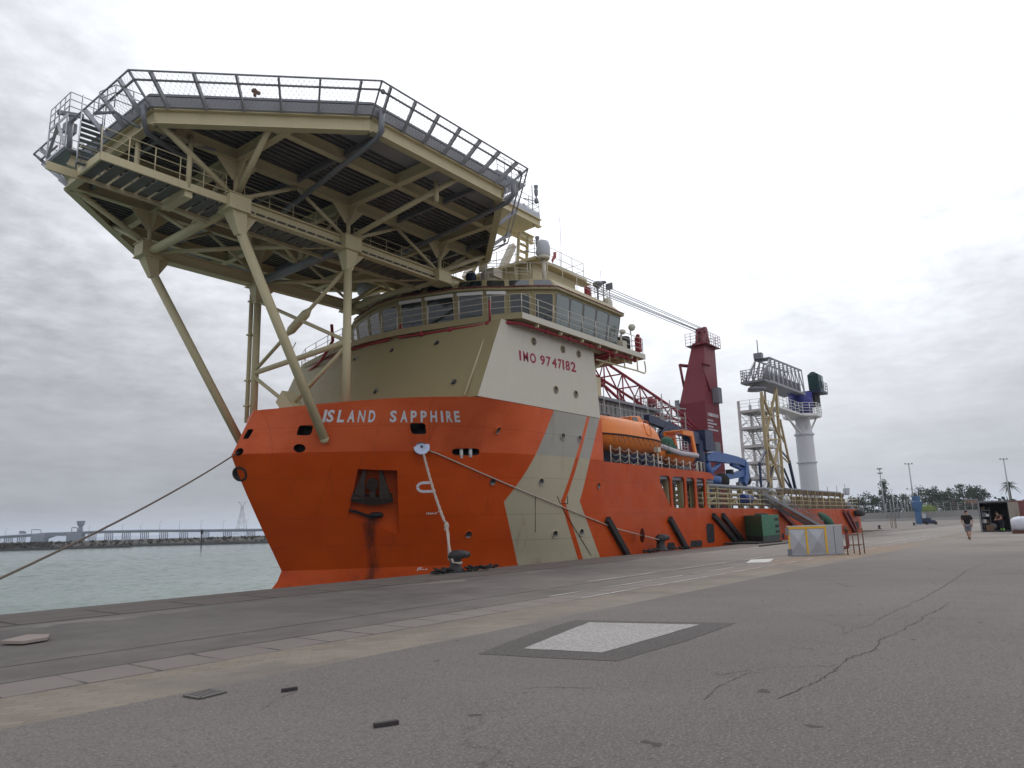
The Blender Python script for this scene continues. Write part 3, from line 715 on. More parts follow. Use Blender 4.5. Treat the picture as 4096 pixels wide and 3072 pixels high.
# openings cut through the plating: anchor pocket, mooring windows, fairleads
def cutter(pix, depth, mat, grow=.35, deep=None):
    """prism through the plating behind the outline pix; deep = per-corner depth"""
    P = [hit(*p) for p in pix]; c = sum((p for p, n in P), Vector())/len(P); n = sum((n for p, n in P), Vector()).normalized()
    mb_ = MB(); dp = deep or [depth]*len(P); k = len(P)
    o_ = [p + n*grow for p, _ in P]; i_ = [p - n*d for (p, _), d in zip(P, dp)]
    mb_.add(o_+i_, [tuple(range(k)), tuple(reversed(range(k, 2*k)))]+[(i, k+i, k+(i+1) % k, (i+1) % k) for i in range(k)])
    o = mb_.build('cutter', mat, loc=SO); bm_ = bmesh.new(); bm_.from_mesh(o.data); bmesh.ops.recalc_face_normals(bm_, faces=bm_.faces); bm_.to_mesh(o.data); bm_.free()
    return o
def rnd(pix, r=.25, n=4):
    """round the corners of a pixel outline"""
    out_ = []; k = len(pix)
    for i in range(k):
        a, b_, c_ = (np.array(pix[(i+q) % k], float) for q in (-1, 0, 1)); p0 = b_+(a-b_)*r; p1 = b_+(c_-b_)*r
        for j in range(n+1):
            u = j/n; out_.append(tuple((1-u)**2*p0+2*u*(1-u)*b_+u*u*p1))
    return out_
def oval(cx_, cy_, rx, ry, n=18, rot=0):
    return [(cx_+rx*math.cos(a)*math.cos(rot)-ry*math.sin(a)*math.sin(rot), cy_+rx*math.cos(a)*math.sin(rot)+ry*math.sin(a)*math.cos(rot)) for a in (2*math.pi*k/n for k in range(n))]
cuts = []
cuts.append(cutter([(773, 1013), (858, 1016), (862, 1153), (752, 1118)], .5, HULLM, deep=[.75, .75, .06, .06]))
Z4 = lambda x, y: ((860+x/1.999)/K, (1550+y/1.999)/K)
for q in ([Z4(678, 303), Z4(790, 303), Z4(768, 383), Z4(650, 383)], [Z4(1555, 284), Z4(1680, 284), Z4(1690, 372), Z4(1572, 371)]): cuts.append(cutter(rnd(q), .55, DARK))
for q in (oval(*Z4(676, 486), 13, 9.2), oval(*Z4(1649, 470), 12.5, 8.8), rnd([Z4(1896, 488), Z4(2112, 486), Z4(2114, 543), Z4(1898, 543)], .3, 5)): cuts.append(cutter(q, .5, DARK))
for q in ([Z4(266, 335), Z4(312, 333), Z4(268, 410), Z4(222, 414)],): cuts.append(cutter(rnd(q), .5, DARK))
cuts.append(cutter(oval(*Z4(195, 515), 10, 7, rot=-.7), .5, DARK))
for c_ in cuts:
    md = hull.modifiers.new('cut', 'BOOLEAN'); md.operation = 'DIFFERENCE'; md.object = c_; md.solver = 'EXACT'; md.material_mode = 'TRANSFER'
dg = bpy.context.evaluated_depsgraph_get(); hm = bpy.data.meshes.new_from_object(hull.evaluated_get(dg))
hull.modifiers.clear()
if len(hm.polygons) > 200: hull.data = hm
for c_ in cuts: bpy.data.objects.remove(c_, do_unlink=True)
hull.data.calc_loop_triangles()
BV = BVHTree.FromPolygons([v.co+SO for v in hull.data.vertices], [tuple(t_.vertices) for t_ in hull.data.loop_triangles])
for p in hull.data.polygons: p.use_smooth = True
hull.data.set_sharp_from_angle(angle=R(21))

# flat plates with cut-outs (outline and holes given in 2D, mapped to 3D by fn)
def plate(name, outer, holes, fn, thick, mat, parent):
    cu = bpy.data.curves.new(name, 'CURVE'); cu.dimensions = '2D'; cu.fill_mode = 'BOTH'; cu.extrude = .5
    for poly in [outer]+holes:
        sp = cu.splines.new('POLY'); sp.points.add(len(poly)-1); sp.use_cyclic_u = True
        for q, p in zip(sp.points, poly): q.co = (p[0], p[1], 0, 1)
    to = bpy.data.objects.new('tmp', cu); link(to); dg = bpy.context.evaluated_depsgraph_get()
    me_ = bpy.data.meshes.new_from_object(to.evaluated_get(dg)); bpy.data.objects.remove(to, do_unlink=True)
    off = root_of(parent).location
    for v in me_.vertices: v.co = fn(v.co.x, v.co.y, (v.co.z+.5)*thick) - off
    bm_ = bmesh.new(); bm_.from_mesh(me_); bmesh.ops.remove_doubles(bm_, verts=bm_.verts, dist=1e-4); bmesh.ops.recalc_face_normals(bm_, faces=bm_.faces); bm_.to_mesh(me_); bm_.free()
    me_.name = name; me_.materials.clear(); me_.materials.append(mat); o = link(bpy.data.objects.new(name, me_)); o.parent = parent; return o
Z6 = lambda x, y: ((2600+x/4.1475)/K, (1850+y/4.1475)/K)
def xz(p): q = atY(*p, YS); return (q.x, q.z)
holes = [[xz(p) for p in rnd([Z6(*q) for q in w_], .18, 3)] for w_ in (
    [(165, 215), (333, 222), (362, 735), (345, 748), (222, 450), (165, 330)],
    [(362, 230), (570, 240), (602, 757), (396, 757)], [(597, 245), (740, 254), (774, 757), (633, 757)], [(765, 257), (905, 263), (932, 757), (802, 757)])]
outer = [(34.003, 2.461), (34.003, 4.96), xz(Z6(860, 150))] + [xz(Z6(*q)) for q in ((1000, 172), (1035, 195), (1058, 232), (1066, 280), (955, 274), (930, 300), (925, 330), (944, 700), (960, 740), (988, 764))]
outer[-1] = (outer[-1][0], 2.461)
bulw = plate('side_bulwark', outer, holes, lambda a, b_, c_: Vector((a, YS-.004+c_, b_)), .14, HULLM, ship)
mb = MB(); mb.bx(34.003, 48.9, YS+.16, 36.6, 4.25, 4.40); mb.build('boat_deck', GREYM, ship)
MB().bx(34.01, 48.4, 24.6, 24.8, 2.46, 4.25).build('inner_bulkhead', DKALU, ship)
mb = MB()
for x in (41.9, 43.9, 45.9, 48.0): mb.bx(x, x+.45, 20.9, 21.15, 2.46, 4.25)
mb.build('deck_pillar', CREAMF, ship)
mb = MB(); mb.bx(34.01, 88.8, YS+.3, 36.5, 2.462, 2.50); mb.build('main_deck', GREYM, ship)
# openings in the flat side, rubbing fenders, stern tyre, draught marks
def onside(name, pix, mat, dx=.03, parent=None, r=.25):
    pts = [hit(*p) for p in (rnd(pix, r, 3) if r else pix)]; n = sum((q for _, q in pts), Vector()).normalized()
    return MB().prism([p - n*.02 for p, _ in pts], n*(dx+.02)).build(name, mat, parent or hull)
Z8 = lambda x, y: ((2700+x/2.765)/K, (2000+y/2.765)/K)
def hole(pix, nm='side_port', r=.22):
    pts = [hit(*p) for p in rnd(pix, r, 3)]; n = Vector((0, -1, 0)); c = sum((p for p, _ in pts), Vector())/len(pts)
    MB().prism([p for p, _ in pts], n*.012).build(nm, DARK, hull)
hole([Z8(343, 260), Z8(427, 260), Z8(440, 470), Z8(355, 477)], 'pilot_door')
for q in ([Z8(175, 447), Z8(300, 445), Z8(300, 520), Z8(168, 522)], [Z6(290, 1328), Z6(410, 1328), Z6(408, 1438), Z6(280, 1440)], [Z8(1178, 372), Z8(1208, 372), Z8(1212, 428), Z8(1182, 428)], [Z8(1990, 237), Z8(2028, 237), Z8(2036, 330), Z8(2000, 345)]):
    hole(q, 'fender_port')
mb = MB()
for q0, q1 in ((Z8(2020, 480), Z8(2020, 480)),): pass
for k, (x0, y0, x1, y1) in enumerate(((1312, 1121, 1355, 1198), (1447, 1120, 1482, 1184), (1541, 1113, 1592, 1173), (1561, 1113, 1607, 1173), (1684, 1103, 1720, 1140), (1822, 1104, 1842, 1141), (1831, 1105, 1849, 1141))):
    a = atY(x0, y0, YS-.12); e = atY(x1, y1, YS-.12); e = a+(e-a)*1.18
    b_ = MB().beam(a, e, 0.34 if k not in (3, 6) else .36, .24, up=(0, 1, 0)); b_.build('rubbing_fender', BLACK if k < 4 else RUSTP, hull)
c0 = atY(1857, 1108, YS-.3)
MB().lathe([(.12, -1.2), (.34, -1.15), (.38, 0), (.34, 1.15), (.12, 1.2)], c0, 12, axis=(1, 0, 0)).build('corner_fender', BLACK, hull)

# lettering: font outlines turned into mesh and wrapped on to the plating
def text_mesh(txt, bold=.034, space=1.0):
    cu = bpy.data.curves.new('t', 'FONT'); cu.body = txt; cu.size = 1; cu.offset = bold; cu.space_character = space; cu.resolution_u = 3
    to = link(bpy.data.objects.new('t', cu)); dg = bpy.context.evaluated_depsgraph_get()
    m_ = bpy.data.meshes.new_from_object(to.evaluated_get(dg)); bpy.data.objects.remove(to, do_unlink=True)
    vs = [v.co.copy() for v in m_.vertices]; fs = [tuple(p.vertices) for p in m_.polygons]
    x0 = min(v.x for v in vs); x1 = max(v.x for v in vs); y0 = min(v.y for v in vs); y1 = max(v.y for v in vs)
    return [((v.x-x0)/(x1-x0), (v.y-y0)/(y1-y0)) for v in vs], fs
def lettering(name, glyphs, fn, mat, parent):
    """glyphs: (text, u0, u1) ; fn(u, v) -> point"""
    mb_ = MB()
    for txt, u0, u1 in glyphs:
        uv, fs = text_mesh(txt, {'M': .018, 'N': .02}.get(txt, .034)); mb_.add([fn(u0+u*(u1-u0), v) for u, v in uv], fs)
    return mb_.build(name, mat, parent)
def bow_letters():
    def fn(px, v):
        f = (px-697)/295
        top = 885.3 + 2.2*f; bot = 912.5 - 1.0*f
        lean = (v-.5)*(7*(1-f)-3*f)
        p, n = hit(px+lean, bot+(top-bot)*v); return p+n*.02
    gl = []
    for ch, a, b_ in (('I', 699, 705), ('S', 706.5, 722), ('L', 730, 745), ('A', 751.5, 767.5), ('N', 774, 789), ('D', 796.5, 811),
                      ('S', 842.5, 857), ('A', 865, 880.5), ('P', 887, 900.5), ('P', 908.5, 922), ('H', 929.5, 944), ('I', 952, 957), ('R', 963.5, 977), ('E', 981, 993)): gl.append((ch, a, b_))
    lettering('ship_name', gl, fn, LETTER, hull)
bow_letters()
def mark(pix_lines, w, name, mat=LETTER):
    mb_ = MB()
    for ln in pix_lines:
        P = [hit(*p) for p in ln]
        for (a, n), (b_, n2) in zip(P, P[1:]): mb_.beam(a+n*.01, b_+n*.01, w, .012, up=n)
    mb_.build(name, mat, hull)
Zb = lambda x, y: Z4(x, y)
mark([[Zb(1728, 760), Zb(1655, 762), Zb(1626, 775), Zb(1617, 797), Zb(1630, 822), Zb(1660, 832), Zb(1762, 828)]], .12, 'bulb_mark')
mark([[Zb(1692, 1014), Zb(1692, 1000)], [Zb(1703, 1000), Zb(1703, 1014), Zb(1713, 1010), Zb(1713, 1003), Zb(1703, 1000)], [Zb(1720, 1000), Zb(1726, 1014), Zb(1731, 1004), Zb(1736, 1014), Zb(1741, 1000)], [Zb(1745, 1007), Zb(1757, 1007)], [Zb(1765, 1014), Zb(1765, 1000), Zb(1777, 1000)], [Zb(1783, 992), Zb(1806, 992), Zb(1800, 1016)]], .03, 'frame_mark')
mark([[Zb(1618, 1466), Zb(1625, 1444), Zb(1658, 1442)], [Zb(1632, 1456), Zb(1650, 1454)], [Zb(1660, 1456), Zb(1672, 1454)], [Zb(1680, 1456), Zb(1698, 1452)]], .035, 'draught_mark')
mark([[(1204, 1072), (1210, 1088), (1226, 1088)], [(1226, 1072), (1226, 1088)], [(1156, 1070), (1156, 1150)], [(1212, 1094), (1277, 1200)]], .03, 'weld_seam', DARK)
# bow anchor stowed in its pocket
def anchor():
    mb_ = MB(); P = lambda x, y, d: hit(*Z4(x, y), BV0)[0] + nA*(d)
    nA = hit(*Z4(1260, 800), BV0)[1]
    sh = [P(1260, 760, -.25), P(1262, 880, -.02)]; mb_.beam(*sh, .26, .3, up=nA)
    crown = [P(1095, 868, .02), P(1262, 905, .02), P(1420, 880, .02)]
    mb_.beam(crown[0], crown[1], .34, .34, up=nA); mb_.beam(crown[1], crown[2], .34, .34, up=nA)
    for a, b_, c_ in ((1150, 1190, 1),  (1365, 1330, -1)):
        q0 = P(a, 880, .0); q1 = P(a+20*c_, 780, -.2); q2 = P(b_+10*c_, 662, -.5)
        n_ = nA*.3; side = (crown[2]-crown[0]).normalized()
        mb_.prism([q0-side*.26, q0+side*.26, q1+side*.15, q2+side*.03, q2-side*.05, q1-side*.17], nA*.22)
    mb_.tube(P(1258, 775, -.15), P(1258, 775, .1), .26, .26, 12)
    mb_.build('anchor', ANCH, hull)
    mb2 = MB(); mb2.ball(P(1290, 1020, .0), .28, sc=(1.2, 1.2, .5)); mb2.beam(P(1070, 978, .02), P(1270, 1035, .02), .09, .04, up=nA); mb2.beam(P(1110, 985, .03), P(1275, 1045, .03), .12, .05, up=nA)
    mb2.build('anchor_chain_scrape', DARK, hull)
anchor()
def porthole(px, py, r, bv=None, parent=None, name='porthole'):
    p, n = hit(px, py, bv)
    o = MB().lathe([(r*1.22, -.02), (r*1.22, .018), (r*1.0, .03), (r*.96, .012)], p, 16, axis=n, cap=False).build(name, GREYM, parent or hull)
    MB().lathe([(r, -.01), (r*.98, .010), (.001, .012)], p, 16, axis=n, cap=False).build('pane', PORTG, parent) if parent is None else None
    return p, n
def port_light(px, py, r, parent, bv=None, rim=True):
    p, n = hit(px, py, bv); mb_ = MB()
    mb_.lathe([(r*1.28, -.02), (r*1.25, .03), (r, .035), (r*.97, .006), (.001, .006)], p, 18, axis=n, cap=False); mb_.mi = [1 if i >= 18*3 else 0 for i in range(len(mb_.mi))]
    return mb_.build('port_light', [rimm(parent), PORTG], parent)
def rimm(p): return HULLM if p == hull else CREAMF
for px, py in ((1076, 930), (1064, 1041), (1012, 1155), (1216, 943), (1252, 948), (1169, 1041), (1199, 1154), (1256, 1150), (1293, 1050)): port_light(px, py, .17, hull)
p_, n_ = hit(518, 1024)
MB().lathe([(.34, -.1), (.34, .02), (.26, .04), (.24, -.01), (.001, -.01)], p_, 18, axis=n_, cap=False).build('hawse_ring', BLACK, hull)
# small rollers seen through the long slot
for x in (1975, 2050):
    p, n = hit(*Z4(x, 516), BV0); MB().tube(p-n*.10-UP*.3, p-n*.10+UP*.3, .085, n=10).build('roller', WHITE, hull)

# ------------------------------------------------------------------ accommodation block
def half_mirror(pts):      # port side points (X, Y) from aft round the front to the centre line -> closed ring
    return pts + [(x, 2*YC-y) for x, y in reversed(pts) if abs(y-YC) > 1e-6]
def ring(pts, z): return [Vector((x, y, z)) for x, y in pts]
botf = [(33.88, YS), (30, YS), (26.5, YS), (23.7, YS+.06), (23.3, 22.1), (22.9, 23.6), (22.62, 25.1), (22.45, 26.7), (22.38, YC)]
topf = [(33.5, YS), (30, YS), (27, YS), (25.5, YS+.06), (25.3, 22.0), (24.95, 23.5), (24.65, 25.0), (24.4, 26.6), (24.25, YC)]
r0, r1 = ring(half_mirror(botf), 7.30), ring(half_mirror(topf), 11.27)
for i in range(4): r0[i].z = 7.33; r0[-1-i].z = 7.33
mid = [a.lerp(b_, .5) for a, b_ in zip(r0, r1)]
mb = MB(); mb.loft([r0, mid, r1]); acc = mb.build('accommodation_block', CREAMW, ship)
for p in acc.data.polygons: p.use_smooth = True
acc.data.set_sharp_from_angle(angle=R(14))
BVA = BVHTree.FromPolygons(mb.v, [f for f in mb.f if len(f) <= 4])
# front faces take the darkened cream: their shade is put into the colour
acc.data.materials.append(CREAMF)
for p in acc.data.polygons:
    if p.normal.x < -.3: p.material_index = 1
Z3 = lambda x, y: ((1200+x/1.58)/K, (950+y/1.58)/K)
for q in ((865, 667), (583, 712), (350, 767), (480, 973), (972, 915), (1477, 657), (1661, 707), (1761, 737), (1617, 962), (1743, 990)):
    port_light(*Z3(*q), .165, acc, BVA)
def imo():
    def fn(u, v):
        x0 = Z3(1386, 0)[0]; x1 = Z3(1745, 0)[0]
        px = x0 + u*(x1-x0); top = Z3(0, 712)[1]+u*(Z3(0, 790)[1]-Z3(0, 712)[1]); bot = Z3(0, 776)[1]+u*(Z3(0, 853)[1]-Z3(0, 776)[1])
        q = atY(px+(v-.5)*-1.5, bot+(top-bot)*v, YS-.006); return q
    g = [('I', 1386, 1398), ('M', 1411, 1443), ('O', 1453, 1492), ('9', 1518, 1549), ('7', 1557, 1586), ('4', 1593, 1623), ('7', 1630, 1655), ('1', 1659, 1670), ('8', 1678, 1706), ('2', 1712, 1744)]
    lettering('imo_number', [(c, (a-1386)/359, (b_-1386)/359) for c, a, b_ in g], fn, LETTERR, acc)
imo()
# deck round the bridge with its wings
WY = 19.9
wing = [(38.3, WY), (26.15, WY), (25.45, 21.3), (25.0, 23.0), (24.55, 24.7), (24.15, 26.5), (23.95, YC)]
wr = half_mirror(wing)
mb = MB(); mb.prism([(x, y, 11.29) for x, y in wr], (0, 0, .30)); brd = mb.build('bridge_wing_deck', CREAMF, ship)  # darkened cream here too, shade painted in; the port fascia stays light
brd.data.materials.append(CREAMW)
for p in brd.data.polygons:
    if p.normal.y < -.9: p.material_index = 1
mb = MB()
for x in (27.5, 29.5, 31.5, 33.2, 35, 36.8): mb.beam((x, WY+.05, 11.2), (x, YS+2, 11.2), .06, .18)
mb.beam((33.6, YS+.2, 11.2), (38.2, YS+.2, 11.2), .08, .18); mb.build('wing_frame', CREAM, brd)
mb = MB(); pp = [(x, y, 11.6) for x, y in ((38.2, 20.0), (26.25, 20.0), (25.55, 21.35), (25.1, 23.0), (24.65, 24.7), (24.25, 26.5), (24.05, YC))]
mb.rail(pp + [(x, 2*YC-y, z) for x, y, z in reversed(pp[:-1])], .95, 3, 1.35, .022); mb.rail([(38.2, 20.0, 11.6), (38.2, 22.6, 11.6)], .95, 3, 1.3, .022)
mb.build('bridge_railing', CREAMW, brd)
# fire main under the deck edge
mb = MB(); fm = [(24.4, 26.4, 11.9), (24.28, 26.4, 11.3), (24.25, 26.35, 11.18), (24.5, 25.0, 11.15), (24.9, 23.4, 11.15), (25.4, 21.4, 11.15), (26.0, 20.5, 11.15), (26.5, 20.25, 11.15), (31, 20.2, 11.15), (37.6, 20.2, 11.15)]
mb.path(fm[:6], .055, 7); mb.path(fm[5:], .085, 8)
for a in fm[3:6]+[(28.5, 20.2, 11.15), (30.5, 20.2, 11.15), (32.5, 20.2, 11.15), (34.8, 20.2, 11.15), (36.5, 20.2, 11.15), (37.5, 20.2, 11.15)]: mb.ball(a, .14, 8, 5)
mb.tube((35.3, 20.2, 11.1), (35.0, 23.5, 10.9), .14); mb.tube((34.6, 20.2, 11.05), (34.6, 24, 11.0), .1)
for x, y in ((25.42, 21.3),): mb.tube((x, y, 11.15), (x, y, 12.3), .05)
for q in ((24.24, 2*YC-26.4), ): mb.path([(q[0]-.05, q[1]-4, 11.2), (q[0]-.05, q[1], 11.2), (q[0]+.9, q[1]+3.2, 11.2)], .06, 6); mb.path([(25.0, 2*YC-22.6, 10.9), (24.4, 2*YC-24.5, 11.1), (24.0, 2*YC-26, 11.9), (23.9, 2*YC-26, 12.8)], .09, 7)
mb.build('fire_main', REDP, brd)
mb = MB(); mb.path([(38.3, 20.0, 11.2), (38.4, 20.0, 10.9), (38.4, 20.0, 10.55), (38.2, 20.0, 10.42), (37.4, 20.0, 10.45), (33.6, 20.5, 10.6)], .045, 6); mb.tube((37.4, 20.0, 10.45), (37.4, 20.0, 11.2), .04)
mb.tube((36.4, 20.3, 10.5), (36.4, 20.3, 11.2), .04); mb.tube((34.9, 20.4, 10.55), (34.9, 20.4, 11.2), .04)
mb.path([(23.47, 21.25, 7.4), (25.3, 21.35, 10.85), (25.6, 21.0, 11.1), (26.2, 20.5, 11.17)], .05, 7); mb.build('vent_pipe', CREAM, brd)
mb = MB(); mb.lathe([(.42, 0), (.42, .95), (.38, 1.0)], (37.2, 20.75, 11.6), 14); mb.build('black_drum', BLACK, brd)
mb = MB(); mb.box((38.05, 20.2, 12.2), (.3, .3, .9)); mb.ball((38.05, 20.2, 12.75), .13); mb.build('life_ring_locker', REDP, brd)
mb = MB(); mb.tube((36.2, 20.3, 11.6), (36.2, 20.3, 12.5), .05); mb.ball((36.2, 20.2, 12.65), .2, sc=(1, 1, .8)); mb.tube((37, 20.1, 12.6), (37, 20.1, 13), .04); mb.ball((37, 20.0, 13.05), .22); mb.box((36.4, 20.4, 11.9), (.5, .4, .5)); mb.build('searchlight', CREAMW, brd)

# ------------------------------------------------------------------ wheelhouse
facet = [(36.7, 20.55), (30.0, 20.55), (29.1, 21.45), (28.3, 22.5), (27.5, 23.35), (26.7, 24.7), (26.1, 26.45), (25.65, 27.95)]
def off_ring(d, z):
    """the wheelhouse outline pushed out by d along its corner normals"""
    P = [Vector((x, y)) for x, y in facet]; Q = P + [Vector((p.x, 2*YC-p.y)) for p in reversed(P)]; n = len(Q); o_ = []
    for i in range(n):
        a, b_, c_ = Q[i-1], Q[i], Q[(i+1) % n]
        e1 = (b_-a).normalized(); e2 = (c_-b_).normalized(); n1_ = Vector((e1.y, -e1.x))*-1; n2_ = Vector((e2.y, -e2.x))*-1
        m_ = (n1_+n2_); m_ = m_.normalized() if m_.length > 1e-4 else n1_; s = 1/max(.5, m_.dot(n1_))
        q = b_+m_*d*s; o_.append(Vector((q.x, q.y, z)))
    return o_
cen = Vector((32, YC))
if (off_ring(.5, 0)[1].xy-cen).length < (off_ring(0, 0)[1].xy-cen).length: SG = -1
else: SG = 1
ZB, ZT = 11.6, 13.72
RA, RB = off_ring(-.28*SG, ZB), off_ring(.0, ZT)
RC, RD = off_ring(.16*SG, ZT+.06), off_ring(.16*SG, ZT+.16); RE = off_ring(-.45*SG, ZT+.82); RF = off_ring(-.7*SG, ZT+.86)
mb = MB(); mb.loft([RA, RB, RC, RD, RE, RF]); wh = mb.build('wheelhouse', CREAMF, ship)  # shade below the helideck is put into the wall colour
nF = len(facet)*2
def quad_on(a, b_, c_, d_, u0, u1, v0, v1, out_, th=.02, r=.1):
    """rounded pane on the quad a-b (bottom) d-c (top)"""
    f = lambda u, v: (a.lerp(b_, u)).lerp(d_.lerp(c_, u), v)
    n = (b_-a).cross(d_-a).normalized(); ctr = (a+b_+c_+d_)/4
    if (ctr.xy-cen).dot(n.xy) < 0: n = -n
    pts = [f(u, v)+n*out_ for u, v in rnd([(u0, v0), (u1, v0), (u1, v1), (u0, v1)], r, 3)]
    return pts, n, th
SIDEG = glass_mat('side_glass', (.16, .19, .19), .04)  # paler base colour stands in for reflections on the side panes
for i in list(range(0, nF)):
    a, b_, c_, d_ = RA[i], RA[(i+1) % nF], RB[(i+1) % nF], RB[i]
    if i == nF-1: continue
    m_ = 5 if i in (0, nF-2) else 1
    for k in range(m_):
        e0_, e1_ = k/m_, (k+1)/m_
        A, B, Cc, D = a.lerp(b_, e0_), a.lerp(b_, e1_), d_.lerp(c_, e1_), d_.lerp(c_, e0_)
        w_ = (B-A).length; g = .05/w_ if m_ > 1 else min(.2, .13/w_)
        lo, hi = (.03, .96) if m_ > 1 else (.06, .93)
        if w_ < .5: continue
        pts, n, th = quad_on(A, B, Cc, D, g, 1-g, lo, hi, .004)
        o = MB().prism(pts, n*.012).build('window', SIDEG if m_ > 1 else GLASS, wh)
        fr = MB(); q = [p+n*.02 for p in pts]; fr.path(q, .022, 5, closed=True); fr.build('window_frame', GREYM if m_ > 1 else CREAM, wh)
        if i in (3, 4, 5, 6) and m_ == 1:
            p2, n2_, _ = quad_on(A, B, Cc, D, .06, .94, .92, 1.0, .03); MB().prism(p2, n2_*.10).build('sun_visor', WHITE, wh)
    if m_ == 1:
        p3, n3, _ = quad_on(RD[i], RD[(i+1) % nF], RE[(i+1) % nF], RE[i], .1, .9, .22, .86, .004); MB().prism(p3, n3*.012).build('roof_light', GLASS, wh)
mb = MB(); mb.path([p+UP*.06 for p in RD[:nF//2+3]], .035, 6)
for i in range(nF//2+2):
    for f in (.3, .7): mb.ball(RD[i].lerp(RD[i+1], f)+UP*.06, .06, 6, 4)
mb.build('spray_pipe', RUSTP, wh)
ZR = ZT+.86
mb = MB(); rr_ = [p for p in RF[:nF//2]]
mb.rail([Vector((p.x, p.y, ZR)) for p in rr_[:5]], .95, 2, 1.3, .02); mb.rail([(36.4, 21.2, ZR), (36.4, 27, ZR)], .95, 3, 1.3, .02); mb.build('roof_railing', CREAMW, wh)
# house, mast foot and fittings on the wheelhouse roof
mb = MB(); mb.bx(31.6, 36.0, 23.2, 27.6, ZR, ZR+1.85); mb.build('roof_house', CREAM, wh)
mb = MB(); mb.bx(31.2, 36.6, 22.7, 28.0, ZR+1.85, ZR+2.02); mb.bx(36.6, 37.4, 22.9, 23.6, ZR+1.9, ZR+1.95); mb.build('roof_house_top', CREAM, wh)
mb = MB(); mb.rail([(36.4, 28, ZR+2.02), (36.4, 22.8, ZR+2.02), (31.3, 22.8, ZR+2.02), (31.3, 27, ZR+2.02)], 1.0, 2, 1.4, .02); mb.build('roof_house_railing', CREAMW, wh)
mb = MB(); c0 = atY(1176, 605, 22.3); c0.z = ZR; mb.tube(c0, c0+UP*1.9, .12, n=10); mb.lathe([(.32, 1.75), (.36, 1.8), (.36, 1.95)], c0, 14); mb.build('radome_post', CREAMW, wh)
mb = MB(); mb.lathe([(.36, 1.95), (.40, 2.05), (.40, 2.5), (.33, 2.78), (.18, 2.92), (.001, 2.96)], c0, 16, cap=False); mb.build('radome', paint('radome_grey', (.46, .48, .52), .4, var=.03), wh)
mb = MB(); c1 = atY(1196, 545, 22.4)
for k in range(3): mb.path([c1+Vector((.12*k, 0, .05*k)), c1+Vector((.25, .1, -.2+.05*k)), c1+Vector((.0, .1, -.45)), c1+Vector((-.15, 0, -.7))], [.03, .09, .08, .02], 6)
mb.build('furled_flag', paint('flag_red', (.42, .13, .12), .9), wh)
mb = MB()
for px, py, h, r_ in ((1209, 470, 3.8, .012), (1297, 1080*0+585, 1.5, .012), (1284, 612, 1.2, .02), (1311, 640, .8, .02)):
    p = atY(px, py, 23.0); mb.tube(p, p-UP*h, r_, n=5)
for px, py in ((1289, 612), (1303, 610)): p = atY(px, py, 21.6); mb.tube(p, (p.x, p.y, ZR), .03); mb.ball(p, .13, sc=(1.6, 1.6, .7))
p = atY(1291, 614, 21.6); mb.lathe([(.05, -.3), (.3, -.05), (.32, .05), (.2, .16), (.001, .2)], p, 12, cap=False); mb.tube(p-UP*1.5, p-UP*.2, .04)
p = atY(1316, 619, 21.4); mb.box(p, (.08, .45, .42)); mb.tube(p, p-UP*1.5, .025)
mb.build('aerial', GREYM, wh)
mb = MB(); p = atY(1312, 655, 21.6); mb.lathe([(.25, -.5), (.32, -.3), (.32, .1), (.2, .3), (.001, .35)], p, 12, cap=False); p = atY(1300, 660, 21.5)
mb.build('small_dome', CREAMW, wh)
mb = MB(); mb.box(atY(1270, 634, 22.0), (.5, .2, .75)); mb.build('fire_box', REDP, wh)
mb = MB(); p = atY(1057, 592, 25.2); mb.lathe([(.5, -.6), (.55, -.1), (.42, .15), (.25, .3), (.001, .34)], p, 12, cap=False); mb.box(p-UP*.2+Vector((0, -.4, .1)), (.8, .5, .5)); mb.build('ventilator', CREAMW, wh)
mb = MB(); p = atY(1044, 578, 25.6); mb.box(p, (.06, .5, .5), Matrix.Rotation(.4, 3, 'Z')); mb.tube(p, p-UP*.9, .03); mb.build('flat_aerial', CREAMW, wh)
mb = MB(); p = atY(1017, 600, 25.8); mb.ball(p, .36, sc=(.8, 1, 1.1)); mb.build('covered_searchlight', NAVY, wh)
mb = MB(); p = atY(797, 622, 33.6); mb.ball(p, .8, 14, 9); mb.tube(p-UP*2, p-UP*.6, .4); mb.build('satellite_dome', paint('dome_grey', (.40, .42, .46), .4, var=.03), wh)
mb = MB(); mb.rail([atZ(985, 600, ZR+.0), atZ(1035, 603, ZR), atZ(1085, 600, ZR), atZ(1140, 606, ZR)], 1.0, 3, .9, .018); mb.build('forward_roof_rail', CREAMW, wh)
mb = MB(); mb.path([(24.6, 2*YC-21, 11.9)]*1+[(24.4, 2*YC-22, 12.6)], .03); mb.build('wing_post', CREAMW, brd)

